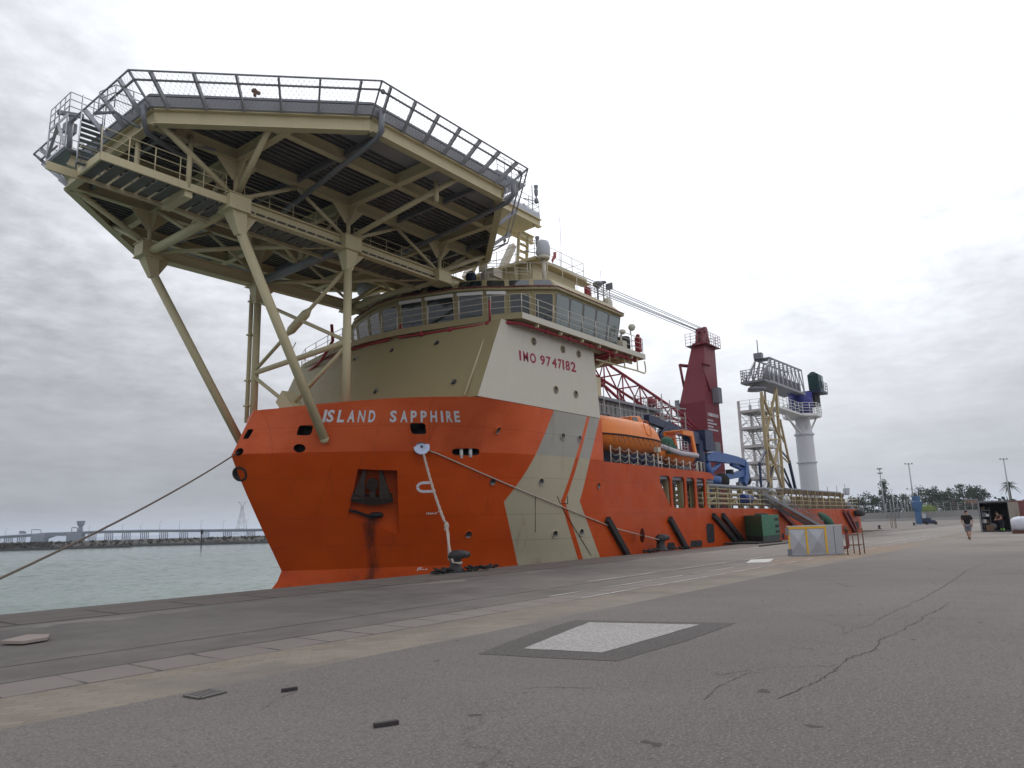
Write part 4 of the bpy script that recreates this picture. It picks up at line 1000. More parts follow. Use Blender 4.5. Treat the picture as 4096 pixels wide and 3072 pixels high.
# ------------------------------------------------------------------ helideck over the bow
HX = 20.17
def octa(hw, z, cx_=HX):
    s = hw*.41421
    return [Vector((cx_+a, YC+b_, z)) for a, b_ in ((-hw, -s), (-s, -hw), (s, -hw), (hw, -s), (hw, s), (s, hw), (-s, hw), (-hw, s))]
mb = MB(); mb.loft([octa(9.56, 16.93), octa(9.60, 16.95), octa(9.66, 17.28), octa(9.60, 17.32)])
heli = mb.build('helideck', PLATE, ship)
mb = MB()
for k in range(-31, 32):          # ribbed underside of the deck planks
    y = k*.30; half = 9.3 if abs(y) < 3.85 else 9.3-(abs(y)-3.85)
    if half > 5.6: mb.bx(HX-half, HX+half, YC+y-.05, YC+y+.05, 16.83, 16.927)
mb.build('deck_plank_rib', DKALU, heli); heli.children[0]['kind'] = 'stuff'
mb = MB(); o8 = octa(9.62, 17.36)
for i in range(8):
    a, b_ = o8[i], o8[(i+1) % 8]; mb.beam(a, b_, .1, .09)
    for k in range(1, 12): p = a.lerp(b_, k/12); mb.tube(p, p+UP*.10, .018, n=5)
mb.build('edge_kerb', GREYM, heli)
# perimeter girder and grillage below the planks
mb = MB(); g = octa(9.36, 16.62)
for i in range(8): mb.ibeam(g[i], g[(i+1) % 8], .34, .60, .05)
mb.build('perimeter_girder', CREAM, heli)
def half_at(d, hw=9.3): s = hw*.41421; return hw if abs(d) < s else hw-(abs(d)-s)
YP, YB = 25.07, 2*YC-25.07; XN = (14.26, 19.9, 25.9); ZN = 14.42; ZU = 16.58
for y in (21.9, YP, YC, YB, 2*YC-21.9):
    h = half_at(y-YC); MB().ibeam((HX-h, y, ZU), (HX+h, y, ZU), .3, .48, .045).build('deck_beam', CREAM, heli)
for x in XN:
    h = half_at(x-HX); MB().ibeam((x, YC-h, ZU-.03), (x, YC+h, ZU-.03), .3, .48, .045).build('cross_beam', CREAM, heli)
for x in (11.6, 17.1, 22.9, 28):
    h = half_at(x-HX); MB().ibeam((x, YC-h, ZU+.1), (x, YC+h, ZU+.1), .16, .24, .03).build('light_beam', GREYM, heli)
# lower chords, nodes, web members
for y in (YP, YB):
    MB().ibeam((XN[0]+.3, y, ZN+.06), (27.9, y, ZN+.06), .36, .58, .05).build('lower_chord', CREAM, heli)
def tubes(name, segs, r, mat=CREAM):
    for a, b_ in segs: MB().tube(a, b_, r, n=10).build(name, mat, heli)
for y, sgn in ((YP, -1), (YB, 1)):
    for x in XN:
        mb = MB(); mb.bx(x-.46, x+.46, y-.42, y+.42, ZN-.26, ZN+.35); mb.bx(x-.52, x+.52, y-.48, y+.48, ZN+.35, ZN+.38); mb.bx(x-.50, x+.50, y-.46, y+.46, ZN-.29, ZN-.26)
        mb.build('node_box', CREAM, heli)
        mb = MB()
        mb.prism([(x-.95, y, ZU-.2), (x+.95, y, ZU-.2), (x+.16, y, ZU-1.05), (x-.16, y, ZU-1.05)], (0, .05, 0)); mb.prism([(x, y-.7, ZU-.2), (x, y+.7, ZU-.2), (x, y+.14, ZU-.95), (x, y-.14, ZU-.95)], (.05, 0, 0))
        mb.build('gusset', CREAM, heli)
        if x < 25:
            mb = MB(); d = (1.0 if x < 15 else .0)
            mb.loft([[Vector((x+.34*a, y+.34*b_, ZN-.2)) for a, b_ in ((-1, -1), (1, -1), (1, 1), (-1, 1))], [Vector((x+.18*a+.30*d, y+.16*b_, ZN-1.15)) for a, b_ in ((-1, -1), (1, -1), (1, 1), (-1, 1))]])
            mb.prism([(x+.2, y, ZN-.2), (x+1.0, y, ZN-.2), (x+.15+.3*d, y, ZN-1.1)], (0, .05, 0)); mb.prism([(x, y+.2, ZN-.2), (x, y+.75, ZN-.2), (x+.3*d, y+.12, ZN-1.0)], (.05, 0, 0))
            mb.build('leg_head', CREAM, heli)
        tubes('post', [((x, y, ZN+.3), (x, y, ZU-.8))], .10)
    o_ = lambda a, b_: (HX+a, YC+sgn*b_, 16.58)
    s_ = 9.4*.41421
    tubes('diagonal_brace', [((XN[0], y, ZN+.35), o_(-9.35, s_)), ((XN[0], y, ZN+.35), o_(-6.4, 6.75)), ((XN[1], y, ZN+.35), o_(1.3, 9.3)), ((XN[2], y, ZN+.35), o_(9.0, 4.3))], .125)
    tubes('web_brace', [((XN[0], y, ZN+.3), (17.1, y, ZU-.3)), ((XN[1], y, ZN+.3), (17.1, y, ZU-.3)), ((XN[1], y, ZN+.3), (22.9, y, ZU-.3)), ((XN[2], y, ZN+.3), (22.9, y, ZU-.3)), ((XN[2], y, ZN+.3), (28.0, y, ZU-.3))], .085)
tubes('strut_post', [((21.0, YP-4.6, 15.55), (21.0, YP-4.6, 16.5))], .1)
tubes('transverse_tube', [((XN[0], YP, ZN), (XN[0], YB, ZN)), ((25.9, YP, ZN), (25.9, YB, ZN))], .2)
tubes('dark_transverse_tube', [((XN[1], YP, ZN), (XN[1], YB, ZN))], .22, GREYM)
tubes('plan_brace', [((XN[0], YP, ZN), (17.1, YC, ZN+.1)), ((XN[0], YB, ZN), (17.1, YC, ZN+.1)), ((XN[1], YP, ZN), (17.1, YC, ZN+.1)), ((XN[1], YB, ZN), (17.1, YC, ZN+.1)), ((XN[1], YP, ZN), (22.9, YC, ZN)), ((XN[2], YB, ZN), (22.9, YC, ZN)), ((XN[1], YB, ZN), (22.9, YC, ZN)), ((XN[2], YP, ZN), (22.9, YC, ZN))], .10)
tubes('inner_post', [((17.1, YC, ZN+.1), (17.1, YC, 16.5)), ((19.9, YC, ZN), (19.9, YC, 16.5)), ((22.9, YC, ZN), (22.9, YC, 16.5))], .12)
tubes('inner_brace', [((17.1, YC, 16.5), (XN[0], YP+3.6, ZN)), ((17.1, YC, 16.5), (XN[1], YC, ZN)), ((22.9, YC, 16.5), (XN[1], YC, ZN)), ((22.9, YC, 16.5), (25.9, YC, ZN)), ((XN[0], YC, ZN), (XN[0], YP+.6, ZU-.3)), ((XN[0], YC, ZN), (XN[0], YB-.6, ZU-.3)), ((XN[1], YC, ZN), (XN[1], YP+.6, ZU-.3)), ((XN[1], YC, ZN), (XN[1], YB-.6, ZU-.3))], .09)
# legs: raked forward pair to the bow plating, upright pair on the forecastle, cross bracing between
for y, sgn in ((YP, -1), (YB, 1)):
    f = Vector((19.25, 25.62, 5.55)); fy = f.y if sgn < 0 else 2*YC-f.y
    a = Vector((XN[0]+.3, y, ZN-1.0)); foot = Vector((f.x, fy, f.z)); MB().tube(a, foot, .20, n=14).build('raked_leg', CREAM, heli)
    mb = MB(); mb.ball(foot, .203, 14, 10); mb.build('leg_foot', CREAM, heli)
    MB().tube((XN[1]+.02, y, ZN-1.0), (XN[1]+.05, y, 7.0), .185, n=14).build('upright_leg', CREAM, heli)
MB().tube((XN[1]-.12, YB+.36, ZN-.6), (XN[1]-.10, YB+.36, 7.1), .11, n=10).build('drain_pipe', CREAM, heli)
mb = MB()
for z in (13.4, 11.6, 9.2, 7.9): mb.bx(XN[1]-.26, XN[1]+.04, YB+.15, YB+.49, z, z+.08)
mb.build('pipe_clamp', CREAM, heli)
x = XN[1]; q0, q1 = Vector((x, YP, 9.75)), Vector((x, YB, 9.5))
cr = Vector((x, YC+.35, 12.05)); tubes('leg_cross_brace', [((x, YP, ZN-1.0), (x, YB, 9.7)), ((x, YB, ZN-1.0), (x, YP, 9.95))], .09)
d = (Vector((x, YB, 9.7))-Vector((x, YP, ZN-1))).normalized(); c_ = (Vector((x, YP, ZN-1))+Vector((x, YB, 9.7)))/2
mb = MB(); mb.path([c_-d*1.0, c_-d*.62, c_+d*.62, c_+d*1.0], [.09, .22, .22, .09], 12); mb.build('brace_joint', CREAM, heli)
tubes('leg_tie', [((x, YP, 9.9), (x, YB, 9.6))], .13)
tubes('leg_knee_brace', [((x, YP, 9.7), (x, YC+.2, 7.6)), ((x, YB, 9.4), (x, YC+.6, 7.6))], .095)
mb = MB(); mb.box((x, YC+.4, 7.5), (.7, 1.4, .7), Matrix.Rotation(R(45), 3, 'X')); mb.build('knee_foot', CREAM, heli)
tubes('rear_raked_brace', [((25.9, YP, ZN), (27.6, YP-.2, ZN-.05)), ], .16)
# safety net round the edge
NO, NI = octa(10.60, 17.69), octa(9.62, 16.98)
mb = MB()
for i in range(8):
    a, b_ = NO[i], NO[(i+1) % 8]
    if i == 7: mb.tube(a.lerp(b_, .0), a.lerp(b_, .34), .035); mb.tube(a.lerp(b_, .40), b_, .035)
    else: mb.tube(a, b_, .036)
mb.build('net_outer_rail', NETM, heli)
NMI = octa(10.34, 17.50); mb = MB()
for i in range(8):
    if i == 7: mb.tube(NMI[7].lerp(NMI[0], .62), NMI[0], .045); mb.tube(NMI[7], NMI[7].lerp(NMI[0], .2), .04)
    elif i != 3: mb.tube(NMI[i], NMI[(i+1) % 8], .042)
for p in (NMI[2].lerp(NMI[1], .02), NMI[2].lerp(NMI[3], .92), NMI[1].lerp(NMI[2], .02)): mb.ball(p+UP*.0, .10, 8, 5)
mb.build('foam_main', NETM, heli)
for i in range(8):
    n_ = 3 if i == 2 else 7 if i in (1, 4, 5) else 6
    for k in range(n_):
        u = (k+.5)/n_ if i != 1 else (k+.35)/n_
        if i == 7 and k in (1, 2): continue
        if i == 3 and k in (0,): continue
        b0 = NI[i].lerp(NI[(i+1) % 8], u); b1 = NO[i].lerp(NO[(i+1) % 8], u)
        MB().beam(b0-UP*.12, b1-UP*.02, .07, .19).build('net_arm', ALU if i in (7, 6) else NETM, heli)
mb = MB()
for p, q in zip(NI, NO): mb.beam(p, q, .05, .09)
mb.build('net_corner_arm', NETM, heli)
def net():
    mb = MB()
    for i in (0, 6, 7, 1):
        a, b_, c_, d_ = NI[i], NI[(i+1) % 8], NO[(i+1) % 8], NO[i]; n_ = 46
        for k in range(n_+1):
            for s in (1, -1):
                k2 = k+s*5
                if 0 <= k2 <= n_:
                    p = a.lerp(b_, k/n_); q = d_.lerp(c_, k2/n_)
                    if i == 7 and .25 < k/n_ < .62: continue
                    mb.beam(p, q, .006, .006)
    o = mb.build('safety_net', GREYM, heli); o['kind'] = 'stuff'
net()
# drain pipes under the deck and at its edge
mb = MB(); mb.path([(HX-3.7, 18.9, 17.2), (HX-3.7, 18.9, 16.3), (HX-3.6, 19.3, 16.15), (HX-3.2, 22.0, 16.1), (HX-2.4, 27.0, 16.0)], .12, 8); mb.build('deck_drain', GREYM, heli)
mb = MB(); mb.path([(HX+4.1, 18.75, 17.2), (HX+4.1, 18.75, 16.5), (HX+4.1, 19.1, 16.25), (HX+4.6, 23.0, 16.2), (HX+4.9, 27.5, 16.1)], .11, 8); mb.build('deck_drain', GREYM, heli)
mb = MB(); mb.path([(HX-9.75, 24.9, 17.0), (HX-9.7, 24.9, 16.4), (HX-9.4, 25.3, 16.2), (HX-6, 26.5, 16.1)], .1, 8); mb.path([tuple(NMI[7].lerp(NMI[0], .62)), (HX-10.1, 26.4, 17.15), (HX-9.6, 26.0, 16.7), (HX-7, 24.8, 16.3)], .06, 7); mb.build('deck_drain', GREYM, heli)
mb = MB()
for i, u, m_ in ((0, .46, 0), (2, .53, 1)):
    p = octa(9.6, 17.5)[i].lerp(octa(9.6, 17.5)[(i+1) % 8], u); mb.tube(p, p+UP*.15, .06); mb.beam(p+Vector((-.12, 0, .2)), p+Vector((.2, 0, .2)), .11, .10); mb.ball(p+UP*.24, .08)
mb.build('foam_monitor', paint('monitor_brown', (.16, .09, .05), .6), heli)
# access walkway hung along the port truss, with the stair and escape platform at its fore end
WX0, WX1, WY0, WY1, WZ0 = atZ(199, 352, ZN).x, 27.0, YP-.15, YP+1.7, ZN+.02
mb = MB(); mb.bx(WX0, XN[0]-.45, WY0-.06, WY0+.02, WZ0-.12, WZ0+.18); mb.bx(WX0-1.0, WX1, WY1-.02, WY1+.06, WZ0-.2, WZ0+.1); mb.bx(WX0-.02, WX0+.06, WY0, WY1, WZ0-.12, WZ0+.18); mb.bx(XN[0]-2.1, XN[0]-1.8, WY0+.05, WY1-.05, WZ0-.35, WZ0-.06)
mb.build('walkway_beam', CREAM, heli)
mb = MB()
for k in range(36): x = WX0+.08+(WX1-WX0)*k/36; mb.bx(x, x+.38, WY0+.03, WY1-.04, WZ0-.06, WZ0-.02)
mb.build('walkway_grating', DKALU, heli)
mb = MB(); mb.rail([(WX0, WY0, WZ0+.1), (XN[0]-.5, WY0, WZ0+.1)], 1.0, 3, 1.0, .022); mb.rail([(XN[0]+.5, WY0+.35, WZ0+.1), (XN[1]-.5, WY0+.35, WZ0+.1)], 1.0, 3, 1.1, .02); mb.rail([(XN[1]+.5, WY0+.35, WZ0+.1), (XN[2]-.5, WY0+.35, WZ0+.1)], 1.0, 3, 1.1, .02); mb.rail([(XN[2]+.5, WY0+.35, WZ0+.1), (27.2, WY0+.35, WZ0+.1)], 1.0, 3, 1.0, .02)
mb.rail([(WX0, WY1, WZ0+.1), (WX1, WY1, WZ0+.1)], 1.0, 2, 1.4, .018); mb.build('walkway_railing', CREAM, heli)
tubes('walkway_hanger', [((XN[0]-2.0, WY0+.02, WZ0), (XN[0]-2.0, WY0+.02, 16.6)), ((XN[0]-3.3, WY1-.4, WZ0), (XN[0]-3.3, WY1-.4, 16.6))], .10)
PX = HX-10.75
ea, eb = atX(99, 354, PX), atX(141, 321, PX); PZ = (ea.z+eb.z)/2; PY0, PY1 = eb.y, ea.y      # escape platform at the fore edge
mb = MB(); mb.bx(PX, PX+1.3, PY0, PY1, PZ-.02, PZ+.06); mb.build('escape_platform', GREYM, heli)
mb = MB(); mb.bx(PX-.03, PX, PY0, PY1, PZ+.06, PZ+.16); mb.bx(PX-.03, PX, PY0, PY0+.12, PZ+.16, PZ+1.5); mb.bx(PX-.03, PX, PY1-.12, PY1, PZ+.16, PZ+1.5); mb.bx(PX-.03, PX, PY0+.12, PY1-.12, PZ+1.38, PZ+1.5)
mb.beam((PX-.015, PY0+.15, PZ+.2), (PX-.015, (PY0+PY1)/2, PZ+1.4), .03, .12, up=(1, 0, 0)); mb.beam((PX-.015, PY1-.15, PZ+.2), (PX-.015, (PY0+PY1)/2, PZ+1.4), .03, .12, up=(1, 0, 0)); mb.build('wind_screen', ALU, heli)
mb = MB(); mb.rail([(PX+1.3, PY0, PZ+1.5), (PX, PY0, PZ+1.5), (PX, PY1, PZ+1.5)], .9, 3, .45, .024); mb.rail([(PX+1.3, PY1, PZ+.06), (PX, PY1, PZ+.06)], 1.4, 4, .5, .024); mb.build('platform_railing', ALU, heli)
mb = MB()
s0, s1 = Vector((WX0-.35, YP+.9, WZ0-.1)), Vector((PX+.4, PY0-.15, PZ+1.45))
sv_ = Vector((.62, -.05, 0)).normalized()*.75
for d in (Vector((0, 0, 0)), sv_): mb.beam(s0+d, s1+d, .05, .24)
for k in range(9): p = s0.lerp(s1, (k+.5)/9); mb.beam(p, p+sv_, .24, .03)
mb.build('escape_stair', GREYM, heli)
mb = MB()
for d in (Vector((0, 0, 0)), sv_): mb.rail([s0+d, s1+d], .95, 2, .7, .022)
mb.rail([(WX0+1.8, YP+.5, 16.9), (WX0+.6, YP+.6, 16.9), (WX0+.4, YP+1.5, 16.9)], .9, 3, .5, .024); mb.build('stair_railing', ALU, heli)
mb = MB(); mb.ibeam((PX+.3, PY0+.4, PZ-.25), (XN[0], YP+2.0, ZN), .22, .42, .04); mb.build('platform_bracket', CREAM, heli)
mb = MB(); c_ = Vector((PX+.5, (PY0+PY1)/2+.2, PZ+1.5)); mb.tube(c_-UP*1.2, c_+UP*.5, .10); mb.beam(c_+Vector((-.5, .1, .55)), c_+Vector((.4, -.1, .68)), .16, .15); mb.box(c_+Vector((.1, .4, .2)), (.4, .4, .4)); mb.tube(c_+Vector((0, -.5, .3)), c_+Vector((0, .7, .3)), .07); mb.build('fire_monitor', GREYM, heli)
# aft landing: platform, flight of steps, struts up from the wheelhouse roof
ay = 23.3
a0, a1 = atY(1073, 478, ay), atY(1165, 472, ay); zf = a1.z-.0
mb = MB(); mb.bx(a0.x, a1.x, ay, ay+2.6, zf-.06, zf); mb.bx(a0.x, a1.x, ay-.05, ay, zf-.05, zf+.28); mb.bx(a1.x, a1.x+.05, ay, ay+2.6, zf-.05, zf+.28); mb.build('aft_landing', ALU, heli)
mb = MB(); mb.rail([(a0.x, ay, zf), (a1.x, ay, zf), (a1.x, ay+2.6, zf)], 1.1, 3, 1.0, .022); mb.build('landing_railing', ALU, heli)
gl0, gl1 = atY(1026, 490, ay), atY(948, 522, ay+1.6); gr1 = atY(1151, 520, ay+1.6)
mb = MB(); mb.ibeam((gl0.x, ay-.02, zf-.36), (a1.x, ay-.02, zf-.36), .3, .48, .05); mb.ibeam((gl1.x, ay+1.6, gr1.z), (gr1.x, ay+1.6, gr1.z), .3, .48, .05)
mb.prism([(a0.x-.3, ay+.1, zf-.60), (a1.x-.3, ay+.1, zf-.60), (a1.x-.4, ay+2.2, zf-.75), (a0.x-.3, ay+2.2, zf-.75)], (0, 0, .04)); mb.build('landing_girder', CREAM, heli)
b0, b1 = atY(1113, 603, 24.2), atY(1122, 532, 24.2); mb = MB()
for d in (0, .85): mb.beam((b0.x+d, 24.2, ZR), (b1.x+d, 24.2, zf-.9), .06, .2, up=(0, 1, 0))
for k in range(9): u = (k+.5)/9; p = Vector((b0.x+(b1.x-b0.x)*u, 24.2, ZR+(zf-.9-ZR)*u)); mb.box(p+Vector((.42, 0, 0)), (.8, .24, .035))
mb.build('access_stair', CREAM, heli)
st2 = [(atY(1045, 535, 25), atY(1083, 478, 25))]
mb = MB(); mb.beam(atY(1118, 480, 24.0), atY(1092, 447, 24.0), .08, .3); mb.beam(atY(1150, 478, 24.5), atY(1130, 440, 24.5), .08, .2); mb.bx(a0.x+.4, a1.x-1.0, ay+.2, ay+2.0, zf+1.75, zf+1.83); mb.build('upper_stair', ALU, heli)
mb = MB(); mb.rail([(a0.x+.4, ay+.2, zf+1.83), (a1.x-1.0, ay+.2, zf+1.83), (a1.x-1.0, ay+2, zf+1.83)], .9, 3, .7, .02); mb.build('upper_landing_railing', ALU, heli)
for nm, px0, py0, px1, py1, y in (('roof_strut', 1005, 600, 1031, 546, 30.5), ('roof_strut', 1075, 603, 1107, 531, 26.4)):
    p0, p1 = atY(px0, py0, y), atY(px1, py1, y); p0.z = max(p0.z, ZR-.2); MB().beam(p0, p1, .34, .42, up=(0, 1, 0)).build(nm, CREAMW, heli)
MB().tube(atY(1013, 605, 27.0), atY(1042, 544, 27.0), .12).build('roof_strut_tube', CREAM, heli)
mb = MB()
for px, py in ((1158, 415), (1161, 526)):
    p = atY(px, py, ay); mb.lathe([(.04, -.75), (.12, -.68), (.12, -.45), (.05, -.38), (.05, -.28), (.10, -.2), (.13, .1), (.09, .2), (.13, .3), (.13, .42), (.04, .46)], p, 8); mb.tube(p-UP*.6, p+Vector((-1.3, 0, -.85)), .03, n=5)
p = atY(1149, 400, ay); mb.tube(p, p-UP*2.6, .03, n=5); mb.build('signal_light', GREYM, heli)

# ------------------------------------------------------------------ boat deck: railing, davits, boats
mb = MB(); e0 = xz((1312, 1001)); zt = lambda x: 4.96+(4.47-4.96)*(x-34.2)/(47.2-34.2)
xs = [34.9+k*1.02 for k in range(12)]
for x in xs: mb.tube((x, YS+.07, zt(x)), (x, YS+.07, zt(x)+1.0), .035, n=6)
for f in (.35, .68, 1.0):
    for a, b_ in zip(xs, xs[1:]):
        s_ = [(a+(b_-a)*u, YS+.07, (zt(a)+(zt(b_)-zt(a))*u)+f-.22*math.sin(math.pi*u)) for u in (0, .25, .5, .75, 1)]; mb.path(s_, .014, 4)
for x in (46.3, 46.9): mb.path([(x, YS+.07, zt(x)), (x, YS+.07, zt(x)+1.1), (x+.42, YS+.07, zt(x)+1.1), (x+.42, YS+.07, zt(x))], .04, 6)
mb.tube((40.6, YS+.1, zt(40)), (40.6, YS+.1, zt(40)+1.2), .05); mb.box((40.6, YS+.1, zt(40)+1.3), (.35, .3, .3)); mb.build('boat_deck_railing', CREAMW, ship)
mb = MB()
for x in (36, 38.5, 41): mb.bx(x, x+1.2, 22.5, 23.4, 4.4, 5.3)
mb.bx(34.5, 47, 24, 24.3, 4.4, 6.3); mb.bx(42.2, 48.6, 22.4, 22.7, 4.4, 5.5); mb.bx(36, 42.2, 23.0, 23.3, 4.4, 5.6); mb.build('deck_machinery', NAVY, ship)
def boat_loft(mb, X0, X1, yc, w, zk, zg, zc, prof_w, prof_k, prof_c, n=26, top=True):
    rings = []
    for i in range(n+1):
        u = i/n; x = X0+(X1-X0)*u; ww = max(.02, w*prof_w(u)); k = zg-(zg-zk)*prof_k(u); c_ = zg+(zc-zg)*prof_c(u)
        sec = [(0, k), (.45, k+.08*(zg-k)), (.78, k+.36*(zg-k)), (.95, k+.75*(zg-k)), (1.0, zg-.05), (1.03, zg-.04), (1.03, zg+.05), (.99, zg+.06), (.96, zg+.35*(c_-zg)), (.84, zg+.72*(c_-zg)), (.55, zg+.95*(c_-zg)), (0, c_)]
        P = [Vector((x, yc-a*ww, z)) for a, z in sec] + [Vector((x, yc+a*ww, z)) for a, z in reversed(sec[1:-1])]
        rings.append(P)
    mb.loft(rings, True, True, True)
ss = lambda u, a, b_: max(0, min(1, (u-a)/(b_-a)))**2*(3-2*max(0, min(1, (u-a)/(b_-a))))
LY = 22.05
zg = atY(1360, 942, LY-1.15).z; zk = atY(1345, 979, LY).z; zc = atY(1290+40, 903, LY-.3).z
X0 = 34.2; X1 = atY(1418, 958, LY).x
lb = thing('lifeboat', 'large enclosed orange lifeboat hanging above the boat deck behind the cream wall', 'lifeboat', ((X0+X1)/2, LY, zk))
mb = MB(); boat_loft(mb, X0, X1, LY, 1.22, zk, zg, zc, lambda u: (1-abs(2*u-1)**3.2)**.62, lambda u: (1-abs(2*u-1)**3.0)**.55, lambda u: .12+.88*(1-ss(u, .72, .99))*(.3+.7*ss(u, 0, .12)))
lbh = mb.build('lifeboat_hull', ORANGE, lb); lbh.data.set_sharp_from_angle(angle=R(50))
mb = MB(); pts = []
for i in range(27):
    u = i/26; ww = 1.22*(1-abs(2*u-1)**3.2)**.62; pts.append((X0+(X1-X0)*u, LY-1.045*max(ww, .02), zg))
mb.path(pts, .05, 6); mb.build('rubbing_rope', BLACK, lb)
xt = atY(1362, 900, LY).x; mb = MB()
mb.loft([[Vector((xt+dx, LY+dy, z)) for dx, dy, z in r_] for r_ in ([(-1.0, -.65, zc-.35), (.95, -.65, zc-.55), (.95, .65, zc-.55), (-1.0, .65, zc-.35)], [(-.75, -.5, zc+.28), (.35, -.5, zc+.36), (.35, .5, zc+.36), (-.75, .5, zc+.28)])])
mb.build('conning_tower', ORANGE, lb, bevel=.06)
mb = MB(); mb.prism([(xt-.86, LY-.60, zc-.05), (xt-.1, LY-.60, zc-.02), (xt-.2, LY-.52, zc+.24), (xt-.7, LY-.52, zc+.22)], (0, -.02, .01)); mb.build('tower_window', PORTG, lb)
mb = MB(); q = [(xt-.25, zg+.25), (xt+.35, zg+.2), (xt+.5, zg+.75), (xt+.3, zg+1.15), (xt-.25, zg+1.2)]; mb.path([(x, LY-1.20+.28*max(0, (z-zg-.3))**1.1, z) for x, z in rnd(q, .2)], .025, 5, closed=True); mb.build('side_hatch', ORANGE, lb)
mb = MB()
for k in range(12): x = X0+1.2+k*.62; mb.path([(x, LY-1.24, zg-.05), (x+.3, LY-1.18, zg-.45), (x+.62, LY-1.24, zg-.05)], .014, 4)
mb.build('grab_rope', ROPED, lb)
mb = MB(); mb.path([(X0+.8, LY-.5, zc+.02), (X0+1.2, LY-.5, zc+.10), (xt-1.2, LY-.5, zc+.12), (xt-1.0, LY-.5, zc+.02)], .02, 5); mb.build('roof_rail', GREYM, lb)
# rescue boat
RY = 22.0; RX0, RX1 = atY(1412, 985, RY).x, atY(1503, 985, RY-.9).x; zg2 = atY(1470, 980, RY-.9).z; zk2 = atY(1465, 1006, RY).z
rb = thing('rescue_boat', 'small open orange rescue boat with a grey fender tube and a green cover', 'rescue boat', ((RX0+RX1)/2, RY, zk2))
rz = lambda u: zg2+.45*(1-ss(u, 0, .45))
mb = MB(); rings = []
for i in range(15):
    u = i/14; w = .98*min(1, .05+ (u/.42)**.7) if u < .42 else .98; x = RX0+(RX1-RX0)*u; z = rz(u); k = z-(z-zk2)*min(1, .25+1.3*u)
    rings.append([Vector((x, RY+a*w, zz)) for a, zz in ((-1, z), (-.9, z-.25*(z-k)), (-.5, k+.12*(z-k)), (0, k), (.5, k+.12*(z-k)), (.9, z-.25*(z-k)), (1, z), (.8, z-.1), (0, z-.12), (-.8, z-.1))])
mb.loft(rings, True, True, True); o = mb.build('rescue_hull', ORANGE, rb); o.data.set_sharp_from_angle(angle=R(40))
mb = MB(); q = [(RX0+(RX1-RX0)*u, RY-min(1.0, .06+(u/.42)**.7)*1.0 if u < .42 else RY-1.0, rz(u)) for u in [i/16 for i in range(17)]]
mb.path(q, .17, 8); mb.path([(x, 2*RY-y, z) for x, y, z in q], .17, 8); mb.build('fender_tube', RUBW, rb)
ax = atY(1468, 960, RY).x; za = atY(1470, 935, RY).z; mb = MB()
for dx in (0, .5): pass
for y in (-.75, .6): mb.prism([(ax+.9, RY+y, zg2-.1), (ax+1.25, RY+y, zg2-.1), (ax+.75, RY+y, za), (ax-.9, RY+y, za+.05), (ax-.9, RY+y, za-.28), (ax+.45, RY+y, za-.32)], (0, .16, 0))
mb.bx(ax-.9, ax+.8, RY-.75, RY+.75, za-.05, za+.06); mb.build('arch', ORANGE, rb, bevel=.03)
mb = MB(); p = atY(1441, 962, RY-.3); mb.ball(p, .62, 9, 6, (1, .8, .95)); mb.box(p-UP*.3, (1.1, .9, .6)); mb.build('green_cover', NETG, rb)
mb = MB(); p = atY(1462, 968, RY); mb.rail([p+Vector((-.6, -.6, -.4)), p+Vector((.5, -.6, -.4))], .8, 4, .5, .025); mb.build('console_frame', ALU, rb)
mb = MB(); mb.ball(atY(1424, 978, RY), .5, 10, 6, (1.4, .9, .8)); mb.build('bow_dodger', ORANGE, rb)
# davits
Zc = lambda x, y: ((2350+x/3.016)/K, (1400+y/3.016)/K)
DY = 23.4; mb = MB()
P = lambda x, y: atY(*Zc(x, y), DY)
mb.beam(P(710, 825), P(1110, 985), .55, .42, up=(0, 1, 0)); mb.beam(P(1110, 985), P(1400, 1075), .5, .5, up=(0, 1, 0)); mb.beam(P(970, 870), P(850, 1060), .45, .45, up=(0, 1, 0)); mb.beam(P(850, 1060), P(830, 1300), .5, .4, up=(0, 1, 0))
b_ = P(1385, 1100); mb.box(b_, (1.5, 1.2, 1.6)); mb.tube((b_.x-.7, DY, 4.4), (b_.x-.7, DY, b_.z), .42, n=10); mb.box(P(1250, 1060), (1.4, .7, .9)); mb.build('davit', NAVY, ship)
mb = MB(); mb.beam(P(815, 1005), P(880, 955), .05, .12, up=(0, 1, 0)); mb.build('davit_plate', ALU, ship)

# weathered store shed with scaffolding, red crane with its lattice jib
mb = MB(); SY = 26.0; s0 = atY(1295, 857, SY); s1 = atY(1415, 893, SY); zs = 10.15
mb.bx(34.6, s1.x, SY, 33, 4.4, zs); shed = mb.build('store_shed', SHED, ship)
mb = MB(); mb.bx(34.4, s1.x+.4, SY-.35, 33.3, zs+.003, zs+.2); mb.build('shed_roof', GREYM, shed)
mb = MB()
for k in range(26): x = 35+k*(s1.x-35)/26; mb.bx(x, x+.08, SY-.06, SY-.002, 4.45, zs-.05)
mb.build('sheet_rib', SHED, shed)
for x in (39.6, 42.6, 45.4, 48.2):
    mb = MB(); mb.path([(x, SY-.06, 7.6), (x+1.3, SY-.06, 7.6), (x+1.3, SY-.06, 9.2), (x, SY-.06, 9.2)], .08, 4, closed=True); mb.build('shed_window_frame', SHED, shed); 
    mb = MB(); mb.bx(x+.1, x+1.2, SY-.04, SY-.003, 7.7, 9.1); mb.build('shed_window', GREYM, shed)
mb = MB()
for x in [38+k*2.1 for k in range(7)]: mb.tube((x, SY-.7, 4.4), (x, SY-.7, 10.9), .035, n=5)
for z in (6.6, 8.4, 9.6): mb.tube((36, SY-.7, z), (s1.x+.5, SY-.7, z), .03, n=5)
x0 = s1.x+.3
for i in range(4):
    for j in range(2): mb.tube((x0+i*1.35, SY-.5+j*1.6, 4.4), (x0+i*1.35, SY-.5+j*1.6, 11.6-.35*i), .04, n=5)
